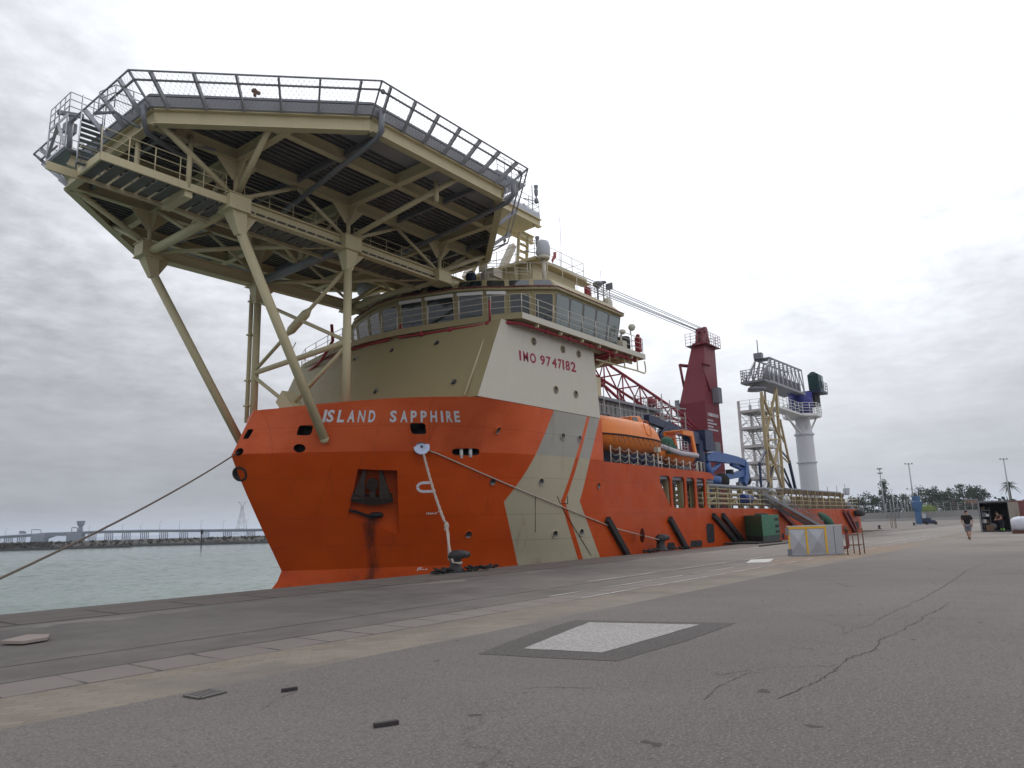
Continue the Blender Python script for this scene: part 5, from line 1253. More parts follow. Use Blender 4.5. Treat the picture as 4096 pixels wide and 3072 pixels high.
for z in (5.4, 6.4, 7.3, 8.2, 9.1, 10.0, 10.8):
    for j in range(2): mb.tube((x0-.2, SY-.5+j*1.6, z), (x0+4.25, SY-.5+j*1.6, z), .035, n=5)
    for i in range(4): mb.tube((x0+i*1.35, SY-.6, z+.05), (x0+i*1.35, SY+1.2, z+.05), .03, n=5)
for i in range(3): mb.tube((x0+i*1.35, SY-.5, 5.4), (x0+(i+1)*1.35, SY-.5, 7.3), .03, n=5); mb.tube((x0+(i+1)*1.35, SY-.5, 8.2), (x0+i*1.35, SY-.5, 10), .03, n=5)
mb.bx(x0, x0+2.7, SY-.5, SY+1.1, 8.22, 8.27); mb.bx(x0+1.3, x0+4, SY-.5, SY+1.1, 7.32, 7.37); mb.build('scaffold', SCAF, ship)
# tower of the crane (square, tapering)
kc = atY(1532, 978, 27.3); zl = kc.z
Za = lambda x, y: ((1900+x/1.659)/K, (1250+y/1.659)/K)
TX0 = kc.x; tz = atY(1520, 738, 27.5).z-.3
def sq(x0, x1, y0, y1, z): return [Vector((x0, y0, z)), Vector((x1, y0, z)), Vector((x1, y1, z)), Vector((x0, y1, z))]
zn = zl+ (tz-zl)*.46
tc0 = atY(1521, 737, 27.75); TXA = tc0.x; TXB = atY(1543, 740, 27.75).x; TYB = atX(1495, 735, TXA).y; tz = tc0.z
mb = MB(); mb.loft([sq(TX0-.1, TX0+3.4, 27.25, 30.05, 2.5), sq(TX0, TX0+3.3, 27.3, 29.9, zn), sq(TXA, TXB, 27.75, TYB, tz)]); crane = mb.build('main_crane', REDC, ship)
mb = MB(); mb.prism([(TXA+.1, 27.95, tz), (TXA+2.0, 27.95, tz), (TXA+1.5, 27.95, tz+1.3), (TXA+1.0, 27.95, tz+1.75), (TXA+.6, 27.95, tz+1.3)], (0, .25, 0)); mb.prism([(TXA+.1, 28.5, tz), (TXA+2.0, 28.5, tz), (TXA+1.5, 28.5, tz+1.3), (TXA+1.0, 28.5, tz+1.75), (TXA+.6, 28.5, tz+1.3)], (0, .25, 0)); mb.tube((TXA+1.0, 27.85, tz+1.35), (TXA+1.0, 28.85, tz+1.35), .35, n=12); mb.build('sheave_head', REDC, crane)
mb = MB(); mb.bx(TXA-.5, TXB+.4, 27.3, TYB+.5, tz-.35, tz-.3); mb.rail([(TXA-.5, TYB+.5, tz-.3), (TXA-.5, 27.3, tz-.3), (TXB+.4, 27.3, tz-.3), (TXB+.4, TYB+.5, tz-.3)], 1.2, 4, .6, .025); mb.build('head_platform', REDC, crane)
P = lambda x, y, Y=27.1: atY(*Zc(x, y), Y)
mb = MB(); mb.tube(P(1115, 185, 29.8), P(1340, 205, 29.8), .17, n=8); mb.tube(P(1115, 190, 29.8), P(1180, 525, 30.0), .13, n=8); mb.tube(P(1365, 150, 27.6), P(1465, 185, 27.2), .17, n=8); mb.tube(P(1380, 165, 27.6), P(1480, 500, 27.3), .10, n=8); mb.build('backstay_strut', REDC, crane)
mb = MB(); c_ = P(1565, 550, 27.0); mb.box(c_, (.9, .6, 1.5)); c_ = P(1560, 1210, 27.0); mb.box(c_, (1.1, .4, 1.5)); mb.bx(TX0-.2, TX0, 29.9, 30.3, zn-1.2, zn+.4); mb.build('crane_cabinet', GREYM, crane)
def tower_text():
    def mk(g, x0, x1, z0, z1, nm):
        def fn(u, v): return Vector((TX0+.18+(x0+u*(x1-x0))*2.9, 27.285, z0+v*(z1-z0)))
        lettering(nm, g, fn, LETTER, crane)
    zz = lambda y: atY(*Zc(1540, y), 27.28).z
    word = 'Huisman'; w_ = 1/7
    mk([(c, .08+k*.122, .08+k*.122+.10) for k, c in enumerate(word)], 0, 1, zz(812), zz(772), 'crane_name')
    for y, n_ in ((862, 5), (897, 8), (935, 5), (970, 9)):
        mb = MB()
        for k in range(n_): x = TX0+.2+k*.26; mb.bx(x, x+.17, 27.262, 27.275, zz(y+9), zz(y-9))
        mb.build('load_table', LETTER, crane)
tower_text()
# jib: four chords and lacing, lowered forward over the shed
JB = P(1330, 1065, 28.65); JB.z = 5.4; t1 = P(235, 165, 27.6); t2 = P(150, 400, 27.6)
xa, za_, xb, zb_ = t1.x, t1.z, TX0-.3, P(1150, 890, 27.6).z
top = lambda x: za_+(zb_-za_)*(x-xa)/(xb-xa)
n2_ = P(490, 610, 27.6); s2 = (n2_.z-t2.z)/(n2_.x-t2.x); lowz = lambda x: t2.z+s2*(x-t2.x)
xr = [xa-6+k*2.75 for k in range(13)]; xr = [x for x in xr if x < xb-1.5]
mb = MB()
for y in (27.6, 29.7):
    A = [Vector((x, y, top(x))) for x in xr]; B = [Vector((x, y, max(lowz(x), top(x)-2.7) if x < 47 else top(x)-2.7*max(.1, (xb-x)/(xb-47)))) for x in xr]
    for a, b_ in zip(A, A[1:]): mb.tube(a, b_, .12, n=7)
    mb.tube(A[-1], (xb, y*.5+14.3, top(xb)-.2), .12, n=7); mb.tube((xb, y*.5+14.3, top(xb)-.2), (TX0, 28.65, top(TX0)-.6), .12, n=7)
    for a, b_ in zip(B, B[1:]): mb.tube(a, b_, .12, n=7)
    mb.tube(B[-1], (xb, y*.5+14.3, top(xb)-.3), .10, n=7)
    for i in range(len(A)-1): mb.tube(A[i], B[i+1], .065, n=6); mb.tube(B[i], A[i], .065, n=6)
    if y < 28: A0, B0 = A, B
for i in range(len(A)-1):
    mb.tube(A0[i], A[i], .06, n=6); mb.tube(B0[i], B[i], .06, n=6); mb.tube(A0[i], A[i+1], .05, n=6); mb.tube(B0[i+1], B[i], .05, n=6)
mb.build('lattice_jib', REDP, crane)
mb = MB()
for k, (dy, dz) in enumerate(((0, .0), (.4, .04), (1.0, .0), (1.3, .05), (.2, -.3), (.9, -.32))):
    mb.tube((TXA+1.0, 27.95+dy*.7, tz+1.45+dz), (xa-6, 28.1+dy, top(xa-6)+5.3+dz), .03, n=5)
mb.build('luffing_wire', GREYM, crane)
mb = MB(); p = P(770, 640, 27.3); mb.ball(p, .5, sc=(1, .8, .9)); mb.rail([p+Vector((-2.8, 0, -.7)), p+Vector((1.8, 0, -.7))], 1.0, 3, .6, .025); mb.build('jib_winch', REDC, crane)
mb = MB(); p = atX(1303, 800, 35.5); mb.box((34.6, 21.6, 9.3), (.7, 1.0, 1.1)); mb.path([(34.2, 21.4, 9.8), (34.6, 21.2, 10.4), (35.4, 21.0, 10.9), (35.9, 21, 11.2)], .10, 6); mb.path([(34.0, 21.9, 9.6), (34.4, 21.7, 10.2), (35.4, 21.6, 10.8)], .08, 6); mb.build('wing_escape_ladder', CREAM, brd)

# blue knuckle boom crane on the port side
KY = 23.2
Zk = lambda x, y: ((2300+x/1.746)/K, (1300+y/1.746)/K)
P = lambda x, y, Y=KY: atY(*Zk(x, y), Y)
b0 = P(955, 1195); mb = MB(); mb.tube((b0.x, KY, 2.5), (b0.x, KY, P(960, 1075).z), .55, n=14); mb.lathe([(.8, 0), (.85, .2), (.85, .5), (.5, .6)], (b0.x, KY, P(960, 1110).z), 14); kn = mb.build('knuckle_crane', BLUEC, ship)
mb = MB()
def boxpath(mb, pts, hs, w, Y=KY):
    r_ = []
    Q = [P(*p) for p in pts]
    for i, q in enumerate(Q):
        t_ = (Q[min(i+1, len(Q)-1)]-Q[max(i-1, 0)]).normalized(); u_ = Vector((-t_.z, 0, t_.x)); h = hs[i]/2
        r_.append([q+u_*h+Vector((0, -w/2, 0)), q+u_*h+Vector((0, w/2, 0)), q-u_*h+Vector((0, w/2, 0)), q-u_*h+Vector((0, -w/2, 0))])
    mb.loft(r_)
boxpath(mb, [(905, 930), (960, 918), (1060, 935), (1120, 945), (1175, 965), (1195, 1020)], [.45, .8, .72, .6, .6, .4], .5); mb.build('main_boom', BLUEC, kn)
mb = MB(); boxpath(mb, [(1180, 960), (1185, 1050), (1170, 1110)], [.5, .9, .55], .6); mb.build('knuckle', BLUEC, kn)
mb = MB(); boxpath(mb, [(1185, 1030), (1110, 1050), (1040, 1065)], [.6, .5, .42], .4); mb.build('jib', BLUEC, kn)
mb = MB(); mb.tube(P(930, 1045), P(1005, 975), .17, n=8); mb.tube(P(1090, 975), P(1170, 1010), .16, n=8); mb.tube(P(955, 1080), P(915, 960), .3, n=8); mb.build('lift_cylinder', BLUEC, kn)
mb = MB(); mb.lathe([(.1, -.18), (.62, -.16), (.66, 0), (.62, .16), (.1, .18)], P(1022, 1090), 14, axis=(1, .5, 0)); mb.ball(P(1205, 1085), .42, sc=(1, .8, 1)); mb.box(P(1080, 1027), (.5, .5, .4)); mb.path([P(1200, 990), P(1222, 1050), P(1215, 1100)], .05, 6); mb.build('hook_gear', BLACK, kn)
mb = MB(); mb.tube(P(1160, 1110), P(1165, 1190), .12); mb.box(P(1145, 1135), (.4, .3, .9)); mb.build('boom_rest', GREYM, ship)

# cargo rail along the working deck
CY = 21.7; xA, xB, xC = 44.2, 66.0, 86.3
mb = MB()
for z in (2.85, 3.2, 3.55): mb.tube((38, CY, z), (xB, CY, z), .13, n=8)
for k in range(10): x = xA+k*2.35; mb.bx(x, x+.22, CY-.18, CY+.18, 2.46, 4.05)
mb.tube((38, CY, 3.95), (xB, CY, 3.92), .06, n=6)
for k in range(5): x = xA+1.2+k*4.6; mb.path([(x-1.0, CY-.05, 2.75), (x, CY-.15, 3.05), (x+1.0, CY-.05, 3.3)], .11, 7)
mb.build('pipe_rack', PIPEB, ship)
mb = MB(); mb.tube((46.5, CY+.55, 4.2), (xB+3, CY+.55, 4.2), .17, n=8); mb.tube((xB+2, CY+.3, 4.3), (xC, CY+.3, 4.3), .13, n=8)
for k in range(14): x = 46.5+k*2.3; mb.bx(x, x+.1, CY+.5, CY+.62, 2.5, 4.1)
mb.build('upper_deck_pipe', GREYM, ship)
mb = MB(); x = xB-1
while x < xC:
    w = random.uniform(.62, .95); zt_ = 4.22
    mb.bx(x, x+w, CY, CY+.1, 2.5, 3.1+random.uniform(.45, .62)); 
    mb.bx(x, x+w*random.choice((1.02, .86, .86)), CY+.02, CY+.12, 3.84, zt_); x += w+random.choice((.05, .12, .2))
mb.bx(xB-1, xC, CY+.13, CY+.2, 2.9, 3.1); mb.bx(xC-1.0, xC, CY-.02, CY+.14, 2.5, 4.2); mb.build('cargo_rail_board', WOODR, ship)
mb = MB()
for k in range(9): x = xB+k*2.4; mb.bx(x, x+.16, CY-.12, CY+.0, 2.5, 4.3)
mb.build('cargo_rail_post', PIPEB, ship)
mb = MB(); mb.rail([(46.9, YS+.15, 2.46), (88.4, YS+.15, 2.46)], 1.1, 3, 2.2, .025); mb.rail([(88.4, YS+.15, 2.46), (89.0, YS+4, 2.46)], 1.1, 3, 1.3, .025); mb.build('deck_edge_railing', CREAM, ship)
mb = MB(); p = atY(1836, 1073, 22.0)
for px, h in ((1828, 1.2), (1810, .9), (1790, .7)):
    p = atY(px, 1078, 22.2); mb.tube((p.x, p.y, 4.2), (p.x, p.y, 4.2+h), .04, n=5)
p = atY(1828, 1062, 22.2); mb.box(p, (.15, .7, .8), Matrix.Rotation(.4, 3, 'Y')); mb.build('deck_floodlight', ALU, ship)
mb = MB(); mb.tube((87.3, 21.5, 2.5), (87.3, 21.5, 3.3), .3, n=10); mb.tube((88.3, 22.3, 2.5), (88.3, 22.3, 3.3), .3, n=10); mb.bx(86.6, 89, 21.2, 22.6, 2.5, 2.6); mb.build('stern_bitts', GREYM, ship)

# motion compensated gangway: white column, slew ring, truss, stair tower, yellow trestle
Zg = lambda x, y: ((2900+x/4.148)/K, (1380+y/4.148)/K)
cb = atY(1751, 1069, 24.0); CXX, CYY = cb.x, 24.0
zq = lambda py: atY(1745, py, CYY).z
mb = MB(); rc = .92
mb.lathe([(rc+.02, 2.5), (rc+.02, zq(1001)), (rc+.16, zq(1000.9)), (rc+.16, zq(998)), (rc, zq(997.9)), (rc, zq(943)), (rc+.14, zq(942.9)), (rc+.14, zq(939.5)), (rc-.02, zq(939)), (.62, zq(893))], (CXX, CYY, 0), 28)
gw = mb.build('gangway_column', COLW, ship); gw.data.set_sharp_from_angle(angle=R(30))
zp = zq(907); mb = MB(); oc = [Vector((CXX+2.3*math.cos(R(22.5+45*k))*1.0, CYY+2.0*math.sin(R(22.5+45*k)), zp)) for k in range(8)]
mb.prism(oc, (0, 0, .28))
for k in (1, 3, 5, 7): a = R(45*k); mb.beam((CXX+.7*math.cos(a), CYY+.7*math.sin(a), zp-1.6), (CXX+1.7*math.cos(a), CYY+1.6*math.sin(a), zp), .14, .14)
mb.bx(CXX-9.6, CXX-2, CYY-.7, CYY+.7, zp, zp+.2); mb.beam((CXX-6.5, CYY, zp), (CXX-.7, CYY, zp-1.9), .14, .14); mb.build('column_platform', WHITE, gw)
mb = MB(); ocr = [p+UP*.28 for p in oc]; mb.rail(ocr+[ocr[0]], 1.15, 4, .9, .04); mb.rail([(CXX-9.6, CYY-.7, zp+.2), (CXX-2, CYY-.7, zp+.2)], 1.1, 3, 1.2, .035); mb.build('platform_railing', WHITE, gw)
zs_ = zq(857); mb = MB(); mb.lathe([(1.15, zp+.29), (1.15, zp+1.0), (1.28, zp+1.1), (1.28, zs_), (.5, zs_+.05)], (CXX, CYY, 0), 20); mb.box((CXX-2.2, CYY, zs_-.2), (3.2, .6, .6)); mb.build('slew_ring', DEEPB, gw)
mb = MB(); mb.box((CXX+2.0, CYY-.6, zs_-.5), (2.0, 1.4, 1.6)); mb.build('counterweight', BLACK, gw)
mb = MB(); c_ = Vector((CXX+1.6, CYY-1.4, zs_+.35)); mb.loft([sq(c_.x-.75, c_.x+.75, c_.y-.55, c_.y+.6, c_.z), sq(c_.x-.9, c_.x+.8, c_.y-.6, c_.y+.6, c_.z+1.7), sq(c_.x-.8, c_.x+.2, c_.y-.1, c_.y+.2, c_.z+2.05)]); mb.build('control_cab', paint('cab_dark_green', (.02, .055, .06), .3), gw)
mb = MB(); mb.prism([(c_.x-.1, c_.y-.62, c_.z+.4), (c_.x+.75, c_.y-.6, c_.z+.4), (c_.x+.7, c_.y-.615, c_.z+1.55), (c_.x-.2, c_.y-.63, c_.z+1.55)], (0, -.02, 0)); mb.build('cab_window', glass_mat('cab_glass', (.10, .2, .2)), gw)
mb = MB(); mb.rail([(c_.x-1.2, c_.y-.75, c_.z-.1), (c_.x+1.6, c_.y-.75, c_.z-.1), (c_.x+1.6, c_.y+1, c_.z-.1)], 1.0, 3, .7, .03); mb.bx(c_.x-1.2, c_.x+1.6, c_.y-.75, c_.y+1.2, c_.z-.35, c_.z-.1); mb.build('cab_landing', NAVY, gw)
GY0, GY1 = 23.0, 25.2
P = lambda x, y, Y=GY0: atY(*Zg(x, y), Y)
T0, T1, B0_, B1_ = P(805, 205), P(1320, 415), P(735, 595), P(1325, 815)
T0.y = T1.y = GY0+.35
mb = MB(); nb = 9
tp = [T0.lerp(T1, k/(nb-1)) for k in range(nb)]; bp = [B0_.lerp(B1_, k/(nb-1)) for k in range(nb)]
mir = lambda p: Vector((p.x, GY0+GY1-p.y, p.z))
for f in (lambda p: p, mir):
    mb.beam(f(tp[0]), f(tp[-1]), .14, .14); mb.beam(f(bp[0]), f(bp[-1]), .18, .22)
    for k in range(nb):
        mb.beam(f(tp[k]), f(bp[k]), .11, .11)
        if k < nb-1: mb.beam(f(tp[k]), f(bp[k+1]), .10, .10); mb.beam(f(bp[k]).lerp(f(tp[k]), .35), f(bp[k+1]).lerp(f(tp[k+1]), .35), .04, .04)
for k in range(nb): mb.beam(tp[k], mir(tp[k]), .06, .06); mb.beam(bp[k], mir(bp[k]), .08, .1)
mb.build('truss', paint('truss_grey', (.30, .30, .325), .5, .3, var=.15), gw)
mb = MB(); w_in = [bp[0]+Vector((0, .5, .05)), bp[-1]+Vector((0, .5, .05)), bp[-1]+Vector((0, .5, 1.25)), bp[0]+Vector((0, .5, 1.25))]; mb.prism(w_in, (0, .04, 0)); mb.build('walkway_side_panel', paint('side_panel_grey', (.13, .135, .15), .6, var=.3), gw)
mb = MB(); mb.prism([bp[0]-UP*.05, mir(bp[0])-UP*.05, mir(bp[-1])-UP*.05, bp[-1]-UP*.05], (0, 0, .06)); mb.build('truss_floor', GREYM, gw)
mb = MB(); e = bp[0]; mb.bx(e.x-1.5, e.x, GY0-.1, GY1+.1, e.z-.2, e.z); mb.rail([(e.x, GY0, e.z), (e.x-1.5, GY0, e.z), (e.x-1.5, GY1, e.z), (e.x, GY1, e.z)], 1.1, 4, .5, .045); mb.beam(tp[0], (e.x-1.4, GY0+.3, e.z), .14, .14); mb.beam(mir(tp[0]), (e.x-1.4, GY1-.3, e.z), .14, .14)
mb.box((T0.x-.3, (GY0+GY1)/2+.3, T0.z+.3), (.6, .8, .6)); mb.box((T0.x+.3, (GY0+GY1)/2, T0.z+.02), (1.0, 1.6, .12)); mb.tube((T0.x-.3, (GY0+GY1)/2+.3, T0.z+.5), (T0.x-.3, (GY0+GY1)/2+.3, T0.z+2.0), .05); mb.lathe([(.9, -.9), (.8, -.6), (.3, -.35)], (e.x-.6, (GY0+GY1)/2, e.z), 12); mb.build('gangway_tip', GREYM, gw)
# stair tower
sx = atY(1594, 860, 26.6).x; SX0, SX1, SY0, SY1 = sx, sx+3.2, 24.3, 26.6
zt5 = [atY(1600, y, 24.3).z for y in (868, 906, 948, 986, 1022)]
mb = MB()
for x in (SX0, SX1):
    for y in (SY0, SY1): mb.bx(x-.11, x+.11, y-.11, y+.11, 2.5, zt5[0]+1.0)
for z in zt5:
    for y in (SY0, SY1): mb.bx(SX0, SX1, y-.08, y+.08, z-.25, z)
    for x in (SX0, SX1): mb.bx(x-.08, x+.08, SY0, SY1, z-.25, z)
for z0, z1 in zip(zt5[1:]+[2.5], zt5):
    for y in (SY0, SY1): mb.tube((SX0, y, z0), (SX1, y, z1-.2), .03, n=5); mb.tube((SX1, y, z0), (SX0, y, z1-.2), .03, n=5)
    for x in (SX0,): mb.tube((x, SY0, z0), (x, SY1, z1-.2), .03, n=5); mb.tube((x, SY1, z0), (x, SY0, z1-.2), .03, n=5)
mb.build('stair_tower', WHITE, ship)
mb = MB()
for z in zt5: mb.bx(SX0+.1, SX1-.1, SY0+.1, SY1-.1, z-.06, z-.02)
mb.build('tower_landing', GREYM, ship)
mb = MB()
for i, (z0, z1) in enumerate(zip(zt5[1:]+[2.5], zt5)):
    y0 = SY0+.4 if i % 2 == 0 else SY1-1.2; a = Vector((SX1-.4, y0, z0)); b_ = Vector((SX0+.4, y0, z1))
    for d in (0, .75): mb.beam(a+Vector((0, d, 0)), b_+Vector((0, d, 0)), .05, .22)
    for k in range(10): p = a.lerp(b_, (k+.5)/10); mb.bx(p.x-.13, p.x+.13, y0, y0+.75, p.z-.02, p.z+.02)
    mb.rail([a, b_], .9, 2, 1.0, .025)
mb.build('tower_stair', WHITE, ship)
mb = MB()
for z in zt5[:4]: mb.rail([(SX0, SY1, z), (SX0, SY0, z), (SX1, SY0, z)], 1.0, 3, 1.1, .025)
mb.build('tower_railing', WHITE, ship)
# trestle under the tip of the truss
Zy = lambda x, y: ((2900+x/3.95)/K, (1700+y/3.95)/K)
P = lambda x, y, Y: atY(*Zy(x, y), Y)
YN, YF = 23.2, 25.0
tx = P(600, -60, YN); tops = [P(585, -90, YN), P(835, -130, YN)]; mb = MB()
la = [P(575, -520, YN), P(705, 1000, YN)]; lb_ = [P(800, -590, YN), P(930, 1080, YN)]
for a, b_ in (la, lb_): mb.beam(a, b_, .24, .24, up=(0, 1, 0))
dY = Vector((0, 1.1, 0))
mb.beam(lb_[0]+dY, lb_[1]+dY, .15, .15, up=(0, 1, 0))
f = lambda l, u: l[0].lerp(l[1], u)
for u0, u1 in ((.02, .48), (.5, .98)):
    mb.beam(f(la, u0), f(lb_, u1), .2, .2, up=(0, 1, 0)); mb.beam(f(lb_, u0), f(la, u1), .2, .2, up=(0, 1, 0))
for u in (.27, .5, .75): mb.beam(f(la, u), f(lb_, u), .13, .13); mb.beam(f(lb_, u), f(lb_, u)+dY, .11, .11)
mb.beam(P(868, -90, YN), P(1010, 560, YN), .18, .18, up=(0, 1, 0)); mb.beam(f(lb_, .42), P(930, 270, YN), .12, .12); mb.beam(f(lb_, .65), P(1010, 600, YN), .12, .12)
mb.build('trestle', YELT, ship)
mb = MB(); mb.beam(P(1010, 560, YN), P(1130, 1090, YN), .24, .24, up=(0, 1, 0)); mb.beam(P(810, 640, YN+1.9), P(1090, 1090, YN), .16, .16, up=(0, 1, 0)); mb.beam(P(770, 270, YN+1.9), P(1000, 540, YN), .16, .16, up=(0, 1, 0)); mb.beam(P(640, 400, YN), P(545, 600, YN), .18, .18, up=(0, 1, 0)); mb.beam(P(545, 600, YN), P(580, 1050, YN), .18, .18, up=(0, 1, 0)); mb.beam(P(760, 650, YN), P(670, 1000, YN), .13, .13, up=(0, 1, 0)); mb.beam(P(930, 690, YN), P(1090, 1090, YN), .16, .16, up=(0, 1, 0)); mb.build('trestle_prop', NAVY, ship)

# ------------------------------------------------------------------ things aboard and alongside
# life raft canisters in their cradle at the head of the gangway, blue drum
raft0 = None
for (px, py, y), lab in zip(((1662, 1066, 22.3), (1682, 1064, 22.9), (1665, 1083, 21.4), (1692, 1081, 21.8)), ('white life raft canister, upper left of the four above the gangway head', 'white life raft canister, upper right of the four above the gangway head', 'white life raft canister, lower left of the four above the gangway head', 'white life raft canister, lower right of the four above the gangway head')):
    p = atY(px, py, y)
    if raft0 is None:
        raft0 = thing('life_raft_canister', lab, 'life raft', p-UP*.45, 'life raft canisters above the gangway')
        MB().lathe([(.001, -.72), (.3, -.68), (.43, -.5), (.46, 0), (.43, .5), (.3, .68), (.001, .72)], p, 14, axis=(1, -.2, .05), cap=False).build('shell', RAFT, raft0)
        mb = MB()
        for q in (-.32, .32): mb.lathe([(.462, q-.03), (.475, q-.03), (.475, q+.03), (.462, q+.03)], p, 14, axis=(1, -.2, .05), cap=False)
        MB().lathe([(.463, -.03), (.49, -.03), (.49, .03), (.463, .03)], p, 14, axis=(1, -.2, .05), cap=False).build('band', GREYM, raft0)
    else:
        r_ = copy_tree(raft0); r_.location = p-UP*.45; r_['label'] = lab
p = atY(1612, 1077, 21.3)
bd = thing('blue_drum', 'dark blue drum lashed on its side to the cargo rail by the crane', 'drum', p-UP*.35)
MB().lathe([(.3, -.75), (.36, -.7), (.36, -.25), (.38, -.22), (.36, -.19), (.36, .19), (.38, .22), (.36, .25), (.36, .7), (.3, .75)], p, 14, axis=(1, 0, 0)).build('shell', BLUED, bd)
mb = MB(); mb.lathe([(.365, -.05), (.385, -.05), (.385, .05), (.365, .05)], p, 14, axis=(1, 0, 0), cap=False); mb.build('lashing', GREYM, bd)
# gangway from the cargo rail down to the quay
g0, g1 = atY(1640, 1068, 21.2), atY(1768, 1140, 18.2); g1.z = max(g1.z, .25)
gg = thing('gangway', 'dark narrow gangway sloping from the ship rail down to the quay', 'gangway', (g1.x, g1.y, 0))
side = Vector((0, 1, 0))*.45
mb = MB()
for s_ in (-1, 1):
    mb.beam(g0+side*s_, g1+side*s_, .08, .22); mb.beam(g0+side*s_+UP*.5, g1+side*s_+UP*.5, .05, .06)
    for k in range(22): a = g0.lerp(g1, k/22); b_ = g0.lerp(g1, (k+1)/22); mb.tube(a+side*s_, b_+side*s_+UP*.5, .02, n=4)
mb.build('side_truss', GREYM, gg)
mb = MB()
for k in range(40): a = g0.lerp(g1, (k+.5)/40); mb.box(a-UP*.02, (.12, .86, .04))
mb.build('treads', DKALU, gg)
mb = MB(); mb.rail([g0+side*-1+UP*.4, g1+side*-1+UP*.4], .55, 2, 1.6, .018); mb.rail([g0+side+UP*.4, g1+side+UP*.4], .55, 2, 1.6, .018); mb.build('hand_rope', ROPED, gg)
mb = MB(); q0, q1, q2 = g0.lerp(g1, .45), g1+Vector((7.5, .8, .1)), g0.lerp(g1, .55)+Vector((8, .8, 0)); n_ = 12
e0_, e1_ = atY(1745, 1092, 19.9), atY(1790, 1136, 19.6)
for i in range(14):
    a = g0.lerp(g1, .5+.5*i/13); b_ = e0_.lerp(e1_, i/13); prev = None
    for j in range(9):
        c_ = a.lerp(b_, j/8)-UP*(.3*math.sin(math.pi*j/8)); 
        if prev: mb.beam(prev, c_, .016, .016)
        prev = c_
for j in range(9):
    prev = None
    for i in range(14):
        a = g0.lerp(g1, .5+.5*i/13); b_ = e0_.lerp(e1_, i/13); c_ = a.lerp(b_, j/8)-UP*(.3*math.sin(math.pi*j/8))
        if prev: mb.beam(prev, c_, .016, .016)
        prev = c_
mb.build('safety_net', NETG, gg)
mb = MB(); rings = []
for i in range(7):
    u = i/6; c_ = atY(1768+34*u, 1110+25*u, 19.4); r_ = (.12, .3, .42, .5, .45, .38, .2)[i]; rings.append([c_+Vector((0, r_*.5*math.cos(t_), r_*(1+.15*math.sin(5*t_+i))*math.sin(t_))) for t_ in [2*math.pi*k/10 for k in range(10)]])
mb.loft(rings, True, True, True); mb.build('net_bundle', NETG, gg)

# quay bollards
def bollard(loc, s=1.0, ang=0.0, label='', group='bollards along the quay edge', cat='bollard', blob=True):
    t_ = thing('bollard', label, cat, loc, group); L0 = Vector(loc); rt = Matrix.Rotation(ang, 3, 'Z'); f = lambda x, y, z: L0+rt @ Vector((x*s, y*s, z*s))
    mb = MB(); n = 16; rings = []
    for r_, z, off in ((.34, 0, 0), (.30, .06, 0), (.20, .16, 0), (.175, .32, 0), (.18, .40, .02), (.22, .47, .06), (.22, .60, .10), (.15, .68, .12), (.02, .70, .12)):
        k = 1 if z < .45 else 1.45
        rings.append([f(off+r_*k*math.cos(a), r_*math.sin(a), z) for a in [2*math.pi*i/n for i in range(n)]])
    mb.loft(rings, True, True, True); mb.build('post', BOLL, t_)
    mb = MB(); mb.ball(f(.40, 0, .545), .135*s, 10, 6, (1.2, 1, .85)); mb.build('nose', BOLL, t_)
    mb = MB(); mb.box(f(0, 0, .02), (.85*s, .75*s, .04*s), rt); mb.build('base_plate', BOLL, t_)
    return t_
B1 = atZ(984, 1236, 0); bollard(B1, 1.15, R(-20), 'big black bollard with a thick grey rope looped round it, below the bow')
B2 = atZ(1428, 1190, 0); bollard(B2, 1.35, R(-15), 'big black curved bollard beside the chevron, taking a thin mooring line')
for px, py, lab in ((1900, 1143, 'small dark bollard on the far quay just right of the ship stern'), (1975, 1135, 'small dark bollard just left of the blue quay machine'), (2023, 1133, 'small dark bollard just right of the blue quay machine')):
    p = atZ(px, py, 0); bollard(p, .75, .4, lab)
def sagline(a, b_, sag, n=14): return [a.lerp(b_, k/n)-UP*(sag*4*(k/n)*(1-k/n)) for k in range(n+1)]
def strand_rope(name, pts, r, label, mat, cat='rope', extra=None):
    t_ = thing(name, label, cat, pts[-1]); 
    for k in range(3):
        out_ = []; tot = 0; m = []
        fine = []
        for a, b_ in zip(pts, pts[1:]):
            d = (b_-a).length; c_ = max(1, int(d/(r*3)))
            for i in range(c_): fine.append((a.lerp(b_, i/c_), (b_-a).normalized(), tot+d*i/c_))
            tot += d
        for p, tn, l in fine:
            u_ = tn.orthogonal().normalized(); w_ = tn.cross(u_); a_ = l/(r*5)*1.6+k*2.094; out_.append(p+(u_*math.cos(a_)+w_*math.sin(a_))*r*.55)
        MB().path(out_, r*.62, 5).build('strand', mat, t_)
    return t_
ck1 = hit(*Z4(1649, 480))[0]; nb1 = hit(*Z4(1649, 480))[1]
h0 = ck1+nb1*.10; h1 = B1+Vector((-.12, -.1, .75)); 
hp = sagline(h0, atZ(958, 1160, 0).lerp(h1, 1) if 0 else h0.lerp(h1, .78)+Vector((0, 0, -.05)), .25, 10)
strand_rope('breast_line', hp, .055, 'thick grey rope hanging from the bow fairlead to the black bollard', ROPE)
kn_ = hp[-1]
mb = MB(); lp = [kn_, kn_.lerp(B1+Vector((-.26, -.1, .38)), .6)+Vector((-.05, 0, 0)), B1+Vector((-.27, -.12, .36)), B1+Vector((-.05, -.27, .33)), B1+Vector((.24, -.1, .33)), B1+Vector((.1, .2, .36)), B1+Vector((-.1, .22, .45)), kn_+Vector((.1, 0, -.3)), kn_]
tag(mb.path(lp, .05, 7).build('rope_loop', ROPE), 'grey eye of the thick rope, looped round the bollard below the bow', 'rope')
